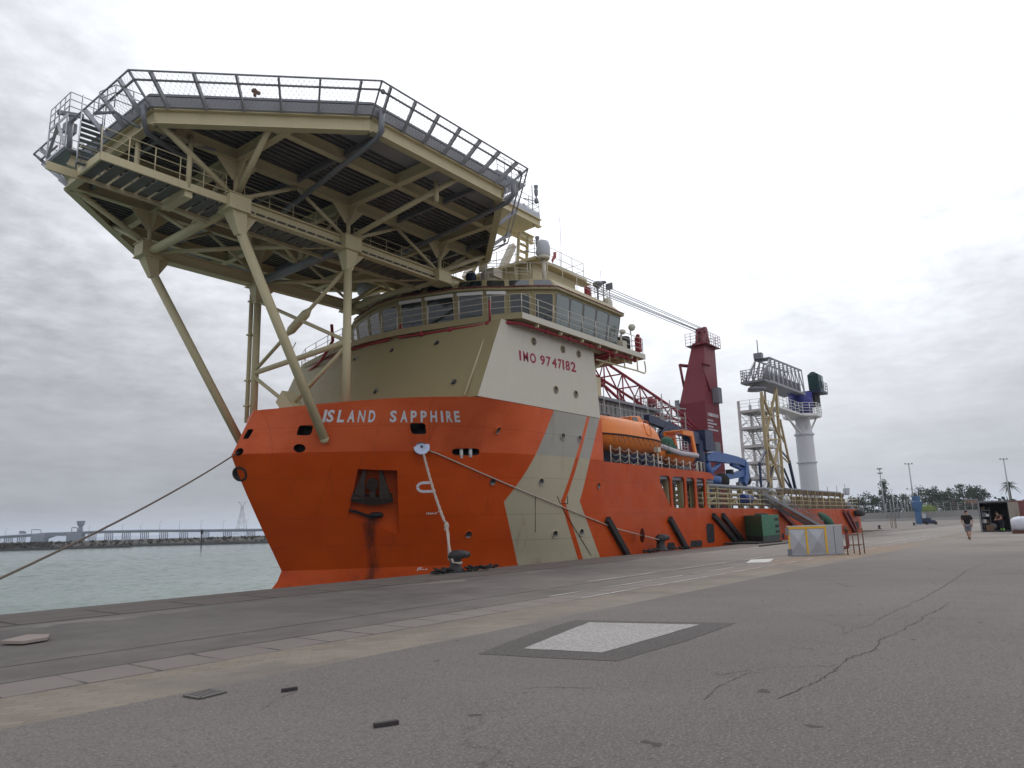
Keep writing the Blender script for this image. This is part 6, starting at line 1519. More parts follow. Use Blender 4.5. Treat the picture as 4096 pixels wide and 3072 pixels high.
mb = MB(); mb.ball(kn_, .10, sc=(1, 1, 1.6)); tag(mb.path([kn_+Vector((.06*math.cos(a), .06*math.sin(a), .05-.02*a)) for a in [k*.7 for k in range(18)]], .045, 6).build('rope_knot', ROPE), 'grey knot halfway along the rope over the bollard', 'knot')
s2_ = B2+Vector((-.1, -.1, .6)); ck = hit(*Z4(1690, 486))[0]+nb1*.05
spl = []
for k in range(41):
    u = k/40; px, py = 918+(1415-918)*u, 968+(1176-968)*u+4*math.sin(math.pi*u); p, n = hit(px, py); spl.append(p+n*.07)
for k in range(34, 41): spl[k] = spl[33].lerp(s2_, (k-33)/7)
tag(MB().path(spl, .032, 6).build('spring_line', ROPE), 'thin pale mooring line crossing the hull from bow fairlead to far bollard', 'rope')
hl0 = hit(*Z4(185, 520))[0]+Vector((-.05, -.1, 0)); hl1 = atZ(-420, 1480, .3)
tag(MB().path(sagline(hl0, atY(-60, 1277, 18.8), .2, 16), .030, 6).build('head_line', ROPED), 'dark mooring line running from the bow out of the left side', 'rope')
# rat guard discs
def disc(c_, n, r, mat, label, name='rat_guard'):
    mb = MB(); mb.lathe([(r*.16, -.01), (r*.16, .03), (r*.9, .008), (r, .0), (r, -.012), (r*.16, -.02)], c_, 28, axis=n, cap=False); o = mb.build(name, mat); return tag(o, label, 'rat guard', 'rat guards on the mooring lines')
vdir = (Vector(CO)-hp[1]).normalized()
disc(hit(908, 984)[0]+nb1*.42, (vdir+nb1*.6).normalized(), .36, paint('disc_blue_white', (.48, .56, .74), .5, var=.04), 'pale blue round disc on the rope under the bow fairlead')
tt = min(spl, key=lambda p: abs(p.x-atY(1373, 1162, YS-.1).x))
disc(tt, (Vector((1, -.9, -.1))).normalized(), .40, paint('disc_dark_red', (.10, .035, .035), .6, var=.2), 'dark red round disc on the thin mooring line near the far bollard')
# heaps of old fender chain lying on the coping
def chain(px0, py0, px1, py1, label, n=16):
    a, b_ = atZ(px0, py0, .07), atZ(px1, py1, .07); mb = MB()
    for k in range(n):
        p = a.lerp(b_, k/(n-1))+Vector((random.uniform(-.1, .1), random.uniform(-.12, .12), random.uniform(0, .12))); an = random.uniform(0, 3.1)
        u_ = Vector((math.cos(an), math.sin(an), random.uniform(-.4, .4))).normalized(); w_ = u_.cross(UP).normalized()
        mb.path([p+u_*.13*math.cos(t_)+w_*.075*math.sin(t_) for t_ in [2*math.pi*i/8 for i in range(8)]], .032, 5, closed=True)
    return tag(mb.build('fender_chain', BLACK), label, 'chain', 'rusty chain heaps on the quay edge')
chain(938, 1238, 972, 1233, 'rusty chain heap just left of the roped bollard'); chain(1012, 1231, 1064, 1227, 'rusty chain heap just right of the roped bollard'); chain(1395, 1193, 1420, 1190, 'rusty chain heap just left of the curved bollard')
chain(1440, 1187, 1490, 1183, 'rusty chain heap just right of the curved bollard')

# green generator set
ga, gb, gc_ = atZ(1607, 1172, 0), atZ(1692, 1168.5, 0), atZ(1689, 1168, 0)
def cabinet():
    A = atZ(1612, 1171, 0); Bc = atZ(1650, 1173.5, 0); Cc = atZ(1687, 1169, 0)
    dep = .77*A.x; gt = thing('generator', 'dark green generator cabinet standing at the quay edge', 'generator', (Bc.x, Bc.y, 0))
    D = A+Cc-Bc; top = 1.95; P4 = [Bc, Cc, D, A]
    rr2 = lambda z: [p+UP*z for p in P4]
    MB().loft([rr2(.45), rr2(top)]).build('cabinet', GRNB, gt, bevel=.03)
    s_ = (Bc+D)/2; MB().loft([[s_+(p-s_)*.985+UP*.10 for p in P4], [s_+(p-s_)*.985+UP*.448 for p in P4]]).build('base', GRND, gt)
    n = ((Cc-Bc).cross(UP)).normalized(); n = n if n.y < 0 else -n; e_ = (Cc-Bc)
    for z in (.62, 1.02, 1.5):
        mb = MB(); mb.prism([Bc+e_*.74+UP*z, Bc+e_*.97+UP*z, Bc+e_*.97+UP*(z+.2), Bc+e_*.74+UP*(z+.2)], n*.012); mb.build('louvre', DARK, gt)
    n2 = ((A-Bc).cross(UP)).normalized(); n2 = n2 if n2.x < 0 else -n2
    MB().box(D+(A-D)*.9+n2*.15+UP*1.1, (.5, .35, .8)).build('side_box', GRND, gt)
    mb = MB(); mb.bx(Bc.x-1.6, Bc.x+3.2, Bc.y-.2, Bc.y+2.2, .0, .10); mb.build('skid', BLACK, gt)
    mb = MB()
    for k in range(6): mb.ball(A.lerp(D, .2+.12*k)+(Bc-A)*.55+UP*(top+.06), .12, sc=(1.4, 1, .6))
    mb.build('roof_cable', DARK, gt)
cabinet()
tag(MB().path([atZ(1640, 1180, .03), atZ(1675, 1176, .03), atZ(1700, 1173, .03), atZ(1712, 1171, .03)], .05, 6).build('power_cable', BLACK), 'black cable lying on the quay in front of the green generator', 'cable')
# sheet metal cabin with yellow edges
def cabin():
    A, Bp, Cp = atZ(1707, 1201, 0), atZ(1789, 1198.5, 0), atZ(1824, 1196.5, 0)
    ht = 1.26; t_ = thing('metal_cabin', 'low galvanised sheet metal cabin with yellow painted edges', 'cabin', (A.x, A.y, 0))
    D = A+Cp-Bp; s_ = (Bp+D)/2
    q = lambda p, z, k=1.0: s_+(p-s_)*k+UP*z
    MB().loft([[q(p, .03) for p in (A, Bp, Cp, D)], [q(p, ht) for p in (A, Bp, Cp, D)]]).build('walls', GALV, t_)
    MB().loft([[q(p, ht+.003, 1.05) for p in (A, Bp, Cp, D)], [q(p, ht+.035, 1.05) for p in (A, Bp, Cp, D)]]).build('roof', paint('cabin_roof_sheet', (.55, .55, .54), .5, .2, var=.06), t_)
    MB().loft([[q(p, .0, 1.04) for p in (A, Bp, Cp, D)], [q(p, .028, 1.04) for p in (A, Bp, Cp, D)]]).build('foot_plate', GREYM, t_)
    e_ = Bp-A; n = e_.cross(UP).normalized(); n = n if n.dot(Vector(CO)-A) > 0 else -n
    for u0, u1 in ((.0, .5), (.5, 1.0)):      # folded cross in each door leaf
        a, b_, c_ = A+e_*(u0+.03), A+e_*(u1-.03), A+e_*((u0+u1)/2)
        z0, z1 = .1, ht-.1; mb = MB()
        P4 = [a+UP*z0+n*.004, b_+UP*z0+n*.004, b_+UP*z1+n*.004, a+UP*z1+n*.004]; m_ = c_+UP*(z0+z1)/2+n*.055
        mb.add(P4+[m_], [(0, 1, 4), (1, 2, 4), (2, 3, 4), (3, 0, 4)]); mb.build('door_leaf', GALV, t_)
    for u in (.012, .475, .985):
        a = A+e_*u; MB().beam(a+UP*.06+n*.012, a+UP*(ht-.02)+n*.012, .085 if u != .012 else .06, .02, up=n).build('yellow_edge', YEL, t_)
    MB().beam(A+e_*.02+UP*(ht-.06)+n*.03, A+e_*.98+UP*(ht-.06)+n*.03, .02, .09).build('yellow_edge', YEL, t_)
    f_ = Cp-Bp; n2 = f_.cross(UP).normalized(); n2 = n2 if n2.dot(Vector(CO)-Bp) > 0 else -n2
    MB().beam(Bp+f_*.5+n2*.008+UP*.05, Bp+f_*.5+n2*.008+UP*(ht-.04), .02, .012, up=n2).build('panel_seam', GREYM, t_)
    mb = MB(); mb.box(A+UP*(ht-.2)-e_*.02, (.12, .12, .3)); mb.box(A+UP*.15-e_*.0+n*.02, (.15, .15, .3)); mb.build('hinge', GREYM, t_)
cabin()
# hydrant pipe inside a rusty tubular guard
hy = atZ(1833, 1190, 0); t_ = thing('hydrant', 'rusted dark red hydrant pipe rising beside the metal cabin', 'hydrant', hy)
mb = MB(); mb.path([hy+Vector((-.9, .5, .14)), hy+Vector((-.3, .15, .14)), hy+Vector((-.06, 0, .2)), hy+Vector((0, 0, .34)), hy+Vector((0, 0, 1.0))], .085, 10); mb.build('pipe', RUSTP, t_)
mb = MB(); mb.lathe([(.11, .95), (.14, .98), (.14, 1.06), (.10, 1.1), (.11, 1.16), (.05, 1.2)], hy, 12); mb.build('cap', RUST, t_)
g_ = [atZ(1832, 1199, 0), atZ(1846, 1196, 0), atZ(1868, 1195, 0), atZ(1858, 1198.5, 0)]
t_ = thing('pipe_guard', 'rusty tubular guard frame round the red hydrant pipe', 'guard rail', g_[0]); mb = MB()
mb.path([g_[0], g_[0]+UP*.75, g_[0].lerp(g_[3], .12)+UP*.86, g_[3]+UP*.86], .024, 7); mb.tube(g_[3], g_[3]+UP*1.1, .026); mb.tube(g_[2], g_[2]+UP*1.1, .026); mb.tube(g_[3]+UP*1.1, g_[2]+UP*1.1, .026); mb.tube(g_[0]+UP*.42, g_[3]+UP*.42, .022); mb.tube(g_[3]+UP*.42, g_[2]+UP*.42, .022); mb.tube(g_[1], g_[1]+UP*.8, .022); mb.build('frame', RUST, t_)

# loose bits on the ground
def slab():
    P = [atZ(*p, .12) for p in ((2, 1377), (58, 1364), (108, 1363), (104, 1369), (50, 1377.5))]
    tag(MB().prism([Vector((p.x, p.y, .02)) for p in P], (0, 0, .055)).build('stone_slab', paint('slab_stone', (.30, .25, .23), .9, var=.1), bevel=.01), 'loose pinkish stone slab lying near the quay edge at left', 'slab')
slab()
def grate():
    A, Bp, Cp = atZ(397, 1504, .004), atZ(432, 1510, .004), atZ(488, 1496, .004); D = A+Cp-Bp
    t_ = thing('drain_grate', 'cast iron drain grate set in the asphalt at the brick edge', 'drain', A)
    MB().add([A, Bp, Cp, D], [(0, 1, 2, 3)]).build('drain_pit', DARK, t_)
    mb = MB()
    for k in range(8):
        a, b_ = A.lerp(D, (k+.5)/8), Bp.lerp(Cp, (k+.5)/8); mb.beam(a+UP*.008, b_+UP*.008, .022, .012)
    for a, b_ in ((A, D), (Bp, Cp), (A, Bp), (D, Cp)): mb.beam(a+UP*.008, b_+UP*.008, .03, .014)
    mb.build('bars', paint('grate_iron', (.12, .11, .105), .7), t_)
grate()
def plank(px, py, l, w, a, label, mat):
    p = atZ(px, py, 0); tag(MB().box(p+UP*.018, (l, w, .035), Matrix.Rotation(a, 3, 'Z')).build('wood_piece', mat, bevel=.004), label, 'wood', 'wood scraps on the asphalt')
DKW = paint('dark_wood', (.045, .038, .04), .85, var=.3, scale=8)
plank(834, 1568, .21, .05, R(-25), 'short dark plank lying on the asphalt near the bottom', DKW)
for px, py, l, a in ((625, 1493, .16, -.3),): plank(px, py, l, .04, a, 'thin dark wood sliver on the asphalt near the drain grate', DKW)
tag(MB().box(atZ(1180, 1201, .01), (.9, .12, .03), Matrix.Rotation(.1, 3, 'Z')).build('pale_lath', PALEP), 'pale lath lying flat on the quay by the chevron stripe', 'wood') if 0 else None

# ------------------------------------------------------------------ people
def skin_obj(name, pts, edges, radii, mat, parent, sub=2, root=0):
    off = root_of(parent).location; me_ = bpy.data.meshes.new(name); me_.from_pydata([Vector(p)-off for p in pts], edges, []); me_.materials.append(mat)
    o = link(bpy.data.objects.new(name, me_)); o.parent = parent
    md = o.modifiers.new('skin', 'SKIN'); md.use_smooth_shade = True
    if not me_.skin_vertices:
        bpy.context.view_layer.objects.active = o
    for i, r_ in enumerate(radii):
        d = me_.skin_vertices[0].data[i]; d.radius = (r_, r_) if isinstance(r_, (int, float)) else r_; d.use_root = (i == root)
    s_ = o.modifiers.new('sub', 'SUBSURF'); s_.levels = sub; s_.render_levels = sub
    dg = bpy.context.evaluated_depsgraph_get(); m2 = bpy.data.meshes.new_from_object(o.evaluated_get(dg)); o.modifiers.clear(); o.data = m2
    for p in m2.polygons: p.use_smooth = True
    return o
def person(label, loc, face, J, top, bottom, group=None, shoe=SHOE, long_legs=False, sleeve=.55, sock=None):
    """J: joints in the body frame (x forward, y to the person's left, z up)"""
    t_ = thing('person', label, 'person', loc, group); a = math.atan2(face[1], face[0]); rt = Matrix.Rotation(a, 3, 'Z'); L0 = Vector(loc)
    f = lambda p: L0 + rt @ Vector(p)
    j = {k: f(v) for k, v in J.items()}; names = ['pelvis', 'waist', 'chest', 'neck', 'head', 'crown']
    pts = []; rad = []; ed = []; ix = {}
    def add(n, p, r_, par=None): ix[n] = len(pts); pts.append(p); rad.append(r_); (ed.append((ix[par], ix[n])) if par else None)
    add('pelvis', j['pelvis'], (.155, .12)); add('waist', j['waist'], (.145, .11), 'pelvis'); add('chest', j['chest'], (.17, .125), 'waist'); add('neck', j['neck'], .058, 'chest')
    hd = (j['crown']-j['neck']); add('jaw', j['neck']+hd*.38, (.075, .085), 'neck'); add('head', j['neck']+hd*.68, (.08, .098), 'jaw'); add('crown', j['crown']-hd*.08, .062, 'head')
    for s_ in 'lr':
        add('sh'+s_, j['sh'+s_], .072, 'chest'); add('el'+s_, j['el'+s_], .045, 'sh'+s_); add('wr'+s_, j['wr'+s_], .030, 'el'+s_)
        d = (j['wr'+s_]-j['el'+s_]).normalized(); add('pa'+s_, j['wr'+s_]+d*.07, (.042, .022), 'wr'+s_)
        w_ = d.cross(rt @ Vector((1, 0, 0))); w_ = w_.normalized() if w_.length > .05 else rt @ Vector((0, 1, 0))
        for k, (o_, ln) in enumerate(((-.028, .075), (-.009, .085), (.010, .08), (.028, .062))):
            add('f%d%s' % (k, s_), j['wr'+s_]+d*.105+w_*o_, .010, 'pa'+s_); add('g%d%s' % (k, s_), j['wr'+s_]+d*(.105+ln)+w_*o_*1.1+rt @ Vector((-.012, 0, 0)), .008, 'f%d%s' % (k, s_))
        fw = rt @ Vector((1, 0, 0)); add('th'+s_, j['wr'+s_]+d*.05+fw*.045, .011, 'pa'+s_); add('ti'+s_, j['wr'+s_]+d*.10+fw*.055, .009, 'th'+s_)
        add('hp'+s_, j['hp'+s_], .10, 'pelvis'); add('kn'+s_, j['kn'+s_], .062, 'hp'+s_); add('ca'+s_, j['kn'+s_].lerp(j['an'+s_], .35), .06, 'kn'+s_); add('an'+s_, j['an'+s_], .038, 'ca'+s_); add('to'+s_, j['to'+s_], .035, 'an'+s_)
    skin_obj('body', pts, ed, rad, SKIN, t_)
    fw = rt @ Vector((1, 0, 0)); lf = rt @ Vector((0, 1, 0)); hc = j['neck']+hd*.62
    mb = MB(); mb.prism([hc+fw*.095+lf*.013-UP*.02, hc+fw*.095-lf*.013-UP*.02, hc+fw*.088+UP*.03], fw*.022); mb.build('nose', SKIN, t_)
    for s_ in (-1, 1):
        MB().ball(hc+lf*s_*.083+fw*.005, .028, 8, 5, (.7, .5, 1.1)).build('ear', SKIN, t_); MB().ball(hc+fw*.086+lf*s_*.032+UP*.018, .011, 6, 4).build('eye', DARK, t_)
    MB().beam(hc+fw*.088+lf*.025-UP*.05, hc+fw*.088-lf*.025-UP*.05, .008, .012).build('mouth', paint('lip_red', (.25, .1, .08), .6) if 'lip_red' not in MATS else MATS['lip_red'], t_)
    mb = MB(); mb.ball(hc+UP*.045-fw*.016, .101, 12, 8, (1.0, .9, .92)); o = mb.build('hair', HAIR, t_)
    # clothes
    pts, rad, ed, ix = [], [], [], {}
    def add(n, p, r_, par=None): ix[n] = len(pts); pts.append(p); rad.append(r_); (ed.append((ix[par], ix[n])) if par else None)
    add('chest', j['chest'], (.195, .145)); add('waist', j['waist'], (.178, .138), 'chest'); add('hem', j['pelvis']-UP*.04, (.20, .155), 'waist'); add('neck', j['chest'].lerp(j['neck'], .86), .115, 'chest')
    for s_ in 'lr': add('sh'+s_, j['sh'+s_], .118, 'chest'); add('el'+s_, j['sh'+s_].lerp(j['el'+s_], sleeve*1.25 if sleeve < .8 else 1), .076, 'sh'+s_); (add('wr'+s_, j['el'+s_].lerp(j['wr'+s_], .92), .05, 'el'+s_) if sleeve > .8 else None)
    skin_obj('shirt', pts, ed, rad, top, t_)
    pts, rad, ed, ix = [], [], [], {}
    add('pelvis', j['pelvis']+UP*.03, (.185, .145)); 
    for s_ in 'lr':
        add('hp'+s_, j['hp'+s_], .125, 'pelvis'); add('kn'+s_, j['hp'+s_].lerp(j['kn'+s_], .98), .098, 'hp'+s_)
        if long_legs: add('an'+s_, j['kn'+s_].lerp(j['an'+s_], .9), .07, 'kn'+s_)
    skin_obj('trousers' if long_legs else 'shorts', pts, ed, rad, bottom, t_)
    for s_ in 'lr':
        skin_obj('shoe', [j['an'+s_]+UP*.03, j['an'+s_].lerp(j['to'+s_], .35), j['to'+s_]+UP*.01], [(0, 1), (1, 2)], [.052, .052, .042], shoe, t_)
        if sock: skin_obj('boot_sleeve', [j['an'+s_]+UP*.03, j['an'+s_].lerp(j['kn'+s_], .75)], [(0, 1)], [.085, .09], sock, t_, 1)
    return t_
p1 = atZ(2095, 1167, 0)
walk = dict(pelvis=(0, 0, .95), waist=(.01, 0, 1.12), chest=(.03, 0, 1.34), neck=(.045, 0, 1.54), head=(.06, 0, 1.64), crown=(.06, 0, 1.80),
            shl=(.03, .20, 1.45), ell=(-.05, .29, 1.16), wrl=(.10, .25, .95), shr=(.03, -.20, 1.45), elr=(-.02, -.29, 1.16), wrr=(.13, -.22, .94),
            hpl=(0, .10, .90), knl=(.10, .075, .50), anl=(.16, .035, .09), tol=(.30, .03, .05), hpr=(0, -.10, .90), knr=(.02, -.08, .48), anr=(-.22, -.03, .16), tor=(-.11, -.035, .05))
person('person in a black tee and grey shorts walking on the quay', p1, (-p1.x, -p1.y), walk, TEE, SHORTS)

# open shipping container with a man at work in it
A, Bq = atZ(2122, 1149.5, 0), atZ(2186, 1148.5, 0); w_ = Bq-A; wd = w_.length; ax_ = w_.normalized(); bk = Vector((-ax_.y, ax_.x, 0)); bk = bk if bk.x > 0 else -bk
H_ = 2.62; ct = thing('container', 'dark open shipping container with a cluttered inside', 'container', A)
PP = lambda u, v, z: A+ax_*(u*wd)+bk*v+UP*z
def slabp(mb, u0, u1, v0, v1, z0, z1): mb.prism([PP(u0, v0, z0), PP(u1, v0, z0), PP(u1, v1, z0), PP(u0, v1, z0)], (0, 0, z1-z0))
mb = MB(); slabp(mb, 0, .03, 0, 6, .0, H_); slabp(mb, .97, 1, 0, 6, 0, H_); slabp(mb, .03, .97, 0, 6, 0, .12); slabp(mb, .03, .97, 0, 6, H_-.14, H_); slabp(mb, .03, .97, 5.9, 6, .12, H_-.14); mb.build('container_shell', paint('container_dark', (.05, .05, .06), .6, var=.2, dirt=(.15, .13, .12), damt=.5), ct)
mb = MB(); slabp(mb, -.03, .035, -.06, .06, 0, H_); slabp(mb, -.03, 1.03, -.05, .05, H_-.05, H_+.06); mb.build('corner_frame', GREYM, ct)
mb = MB(); mb.prism([PP(1.0, 0, .1), PP(1.0, 0, .1)+ax_*.75+bk*.25, PP(1.0, 0, .1)+ax_*.75+bk*.25+UP*(H_-.2), PP(1.0, 0, H_-.1)], -bk*.05); mb.build('open_door', DOORC, ct)
mb = MB()
for z in (.75, 1.3, 1.85): slabp(mb, .06, .34, .4, 2.2, z, z+.04)
for u in (.08, .33): slabp(mb, u, u+.015, .42, .46, .12, 2.1)
mb.build('shelf', GREYM, ct)
for u, v, z, d, m_ in ((.12, .7, .79, .3, WHITE), (.22, .8, .79, .25, BROWNB), (.14, .7, 1.34, .35, GREYM), (.25, .6, 1.34, .22, WHITE), (.12, .8, 1.89, .3, BROWNB)):
    p = PP(u, v, z); lab = None; o = MB().box(p+UP*(d/2), (d, d, d)).build('stored_box', m_, ct, bevel=.01)
p = PP(.3, .35, .12); tag(MB().box(p+UP*.25, (.7, .6, .5)).build('crate', BROWNB, bevel=.02), 'brown crate at the foot of the shelves in the dark container', 'crate')
p = PP(.40, .3, .12); o = MB(); o.ball(p+UP*.35, .33, 9, 6, (1, 1, .8)); tag(o.build('grey_sack', paint('sack_grey', (.16, .16, .17), .9)), 'grey sack slumped beside the brown crate in the dark container', 'sack')
work = dict(pelvis=(-.05, 0, .93), waist=(.02, 0, 1.10), chest=(.16, 0, 1.30), neck=(.27, 0, 1.46), head=(.33, 0, 1.55), crown=(.38, 0, 1.70),
            shl=(.17, .2, 1.40), ell=(.25, .27, 1.12), wrl=(.48, .14, 1.06), shr=(.17, -.2, 1.40), elr=(.28, -.26, 1.12), wrr=(.5, -.12, 1.04),
            hpl=(-.05, .1, .9), knl=(.02, .11, .48), anl=(-.04, .12, .09), tol=(.11, .14, .05), hpr=(-.05, -.1, .9), knr=(.04, -.11, .48), anr=(-.02, -.12, .09), tor=(.13, -.13, .05))
pw = PP(.70, -.1, 0); person('person in dark work clothes and green gaiters bending in the container opening', pw, (-1, .9), work, paint('brown_shirt', (.09, .05, .04), .9), paint('navy_trousers', (.02, .022, .035), .9), long_legs=True, sleeve=.5, sock=HIVIS)
p = atZ(2211, 1152, 0); sk = thing('white_sack', 'big bulging white sack on a low brown pallet beside the container', 'sack', p)
mb = MB(); mb.box(p+UP*.12, (1.5, 1.3, .2)); mb.build('pallet', paint('pallet_brown', (.13, .05, .04), .9), sk)
mb = MB(); rings = []
for i, (r_, z) in enumerate(((.55, .22), (.72, .4), (.78, .75), (.72, 1.05), (.5, 1.22), (.2, 1.28))): rings.append([p+Vector((r_*(1+.07*math.sin(3*t_+i))*math.cos(t_), r_*(1+.06*math.sin(4*t_-i))*math.sin(t_), z+.04*math.sin(2*t_))) for t_ in [2*math.pi*k/14 for k in range(14)]])
mb.loft(rings, True, True, True); mb.build('sack_cloth', TARPW, sk)
A2 = atD(2140, 1112, 84); A2.z = 0; rc_ = thing('red_container', 'faded red shipping container standing behind the open dark one', 'container', A2)
mb = MB(); ex = Vector((ax_.x, ax_.y, 0))
mb.prism([A2, A2+ex*6.1, A2+ex*6.1+bk*2.44, A2+bk*2.44], (0, 0, 2.95)); mb.build('container_box', REDCT, rc_)
mb = MB()
for k in range(24): q = A2+ex*(.2+k*.25); mb.prism([q-bk*.04, q+ex*.12-bk*.04, q+ex*.12-bk*.002, q-bk*.002], (0, 0, 2.9))
mb.build('corrugation', REDCT, rc_)

# ------------------------------------------------------------------ far edge of the port
Z5 = lambda x, y: ((3300+x/2.779)/K, (1800+y/2.779)/K)
def gpt(x, dep):
    px = Z5(x, 0)[0]; p = atD(px, 1137.7+.028*(1106-px), dep); p.z = 0; return p
WD = 250
w0, w1, w2 = gpt(380, 262), gpt(1300, 250), gpt(2500, 235)
mb = MB(); bkv = Vector((.75, .65, 0))
for a, b_ in ((w0, w1), (w1, w2)): mb.prism([a, b_, b_+bkv*.5, a+bkv*.5], (0, 0, 3.0))
tag(mb.build('retaining_wall', WALLC), 'long grey concrete wall along the far edge of the port', 'wall')
mb = MB()
for a, b_ in ((gpt(435, 236), gpt(1000, 226)), (gpt(1000, 226), gpt(2500, 208))):
    mb.prism([a, b_, b_+bkv*.35, a+bkv*.35], (0, 0, .85))
tag(mb.build('guard_rail', paint('barrier_concrete', (.34, .33, .325), .85)), 'low pale concrete barrier in front of the far grey wall', 'barrier')
fp = thing('fence', 'wire fence on white posts along the top of the far grey wall', 'fence', (w1.x, w1.y, 3))
mb = MB(); nfp = 0
for k in range(30):
    u = k/29; q = (w0.lerp(w1, u*2) if u < .5 else w1.lerp(w2, u*2-1))+bkv*.25+UP*3
    if k < 29:
        u2 = (k+1)/29; q2 = (w0.lerp(w1, u2*2) if u2 < .5 else w1.lerp(w2, u2*2-1))+bkv*.25+UP*3
        for z in (.5, 1.2, 1.9, 2.6): mb.tube(q+UP*z, q2+UP*z, .02, n=4)
    MB().box(q+UP*1.4, (.14, .14, 2.8)).build('fence_post', POLEM, fp)
mb.build('wire', POLEM, fp)
pst = None
for x, y0, y1 in ((690, 640, 722), (740, 600, 722), (783, 560, 722), (823, 600, 690), (862, 600, 720), (903, 605, 718), (933, 600, 690), (968, 600, 690)):
    q = gpt(x, 256); q.z = 0; h_ = 256*(785-y0)/(2.779*K*1560)+1.0
    lab = 'white post in the row of white posts left of the blue quay machine'
    o = MB().path([(q.x, q.y, 0), (q.x, q.y, h_), (q.x+.2, q.y-.3, h_+.5)], .13, 6).build('white_post', POLEM); tag(o, lab, 'post', 'row of white posts left of the blue machine')
def hedge():
    mb = MB(); 
    for k in range(1500):
        u = random.random(); q = (w0.lerp(w1, u*2) if u < .5 else w1.lerp(w2, u*2-1))+bkv*(3+random.random()*6); h_ = 1.9+.9*math.sin(u*23)+.8*math.sin(u*61)+(1.2 if u > .5 else 0)
        c_ = q+UP*(2.5+random.random()*h_); s_ = random.uniform(.4, .9); n = Vector((random.gauss(0, 1), random.gauss(0, 1), random.gauss(0, 1))).normalized(); a = n.orthogonal().normalized()*s_; b_ = n.cross(a)
        mb.add([c_-a, c_+b_*.7, c_+a, c_-b_*.7], [(0, 1, 2, 3)])
    return mb
tag(hedge().build('hedge', LEAF), 'dark scrubby hedge growing behind the far grey wall', 'hedge', kind='stuff')
bl = thing('low_building', 'low far building with an orange wall behind the walking person', 'building', gpt(1600, 262))
q = gpt(1530, 262); q2 = gpt(1720, 260); MB().prism([q, q2, q2+bkv*8, q+bkv*8], (0, 0, 6.6)).build('wall', paint('orange_render', (.20, .12, .085), .9, var=.15), bl)
MB().prism([q+UP*6.603, q2+UP*6.603, q2+bkv*8+UP*6.603, q+bkv*8+UP*6.603], (0, 0, .3)).build('roof', GREYM, bl)
# trees
def tree(name, label, base, h_, wdt, crown0, nclump, leaf, group, shape='round', mat=LEAF):
    t_ = thing(name, label, 'tree', base, group); mb = MB(); lean = Vector((random.uniform(-.05, .05), random.uniform(-.05, .05), 0))*h_
    tp_ = base+lean+UP*h_*.75; mb.path([base, base.lerp(tp_, .4)+Vector((.1, 0, 0)), tp_], [.06*h_*.35, .045*h_*.35, .012*h_], 7)
    cl = []
    for k in range(nclump):
        a = random.uniform(0, 6.28); 
        if shape == 'cone': z = random.random(); rr_ = wdt*.5*(1-z)**.8*random.uniform(.4, 1); zz = h_*(crown0+(1-crown0)*z)
        elif shape == 'umbrella': rr_ = wdt*.5*math.sqrt(random.random()); zz = h_*(crown0+(1-crown0)*(.25+.75*random.random())*(1-.75*(rr_/(wdt*.5))**2))
        else: rr_ = wdt*.5*math.sqrt(random.random()); zz = h_*(crown0+(1-crown0)*(.5+.5*random.uniform(-1, 1)*math.sqrt(max(0, 1-(rr_/(wdt*.5))**2))))
        cl.append(base+lean*.8+Vector((rr_*math.cos(a), rr_*math.sin(a), zz)))
    for c_ in cl[:12]: s_ = base.lerp(tp_, random.uniform(.45, .9)); mb.path([s_, s_.lerp(c_, .5)+UP*.2, c_], [.02*h_*.5, .012*h_*.5, .02], 5)
    mb.build('trunk', BARK, t_)
    mb = MB()
    for c_ in cl:
        R_ = random.uniform(.5, 1.0)*leaf*3.4
        for k in range(42):
            n = Vector((random.gauss(0, 1), random.gauss(0, 1), random.gauss(0, .7))); p = c_+n.normalized()*R_*random.random()**.5*Vector((1, 1, .7)).length/1.5
            nn = Vector((random.gauss(0, 1), random.gauss(0, 1), random.gauss(0, 1))).normalized(); a = nn.orthogonal().normalized()*leaf*random.uniform(.35, .8); b_ = nn.cross(a)*.6
            mb.add([p-a, p+b_, p+a, p-b_], [(0, 1, 2, 3)])
    mb.build('crown', mat, t_); return t_
sc_ = lambda y, dep: dep*(785-y)/(2.779*K*1560)      # height in metres of a zoom row at depth dep
TG = 'trees along the far edge of the port'
tree('tree', 'sparse spreading dark tree just right of the ship stern', gpt(450, 275), sc_(515, 275)+1.6, 12.5, .45, 46, .55, TG, 'umbrella')
tree('tall_tree', 'tall pointed dark tree beside the leftmost floodlight pole', gpt(690, 275), sc_(385, 275)+1.2, 6.5, .25, 40, .5, TG, 'cone')
tree('tree', 'low broad dark tree between the first two floodlight poles', gpt(830, 280), sc_(505, 280)+1.2, 12, .35, 52, .55, TG, 'umbrella')
tree('tree', 'tall dense round dark tree just behind the blue quay machine', gpt(1180, 275), sc_(455, 275)+1.2, 11.5, .35, 60, .55, TG)
tree('tree', 'smaller dark tree right of the one behind the blue machine', gpt(1330, 280), sc_(520, 280)+1, 7.5, .4, 26, .5, TG)
tree('tree', 'wide flat-topped tree above the walking person, its crown full of gaps', gpt(1560, 270), sc_(430, 270)+1.2, 14, .5, 60, .5, TG, 'umbrella')
tree('tree', 'medium bushy tree just right of the wide flat-topped tree', gpt(1745, 272), sc_(455, 272)+1.2, 7, .45, 34, .5, TG)
q = gpt(1150, 246); t_ = thing('bush', 'bright yellow green bush on the wall right of the blue machine', 'bush', q+UP*3)
mb = MB()
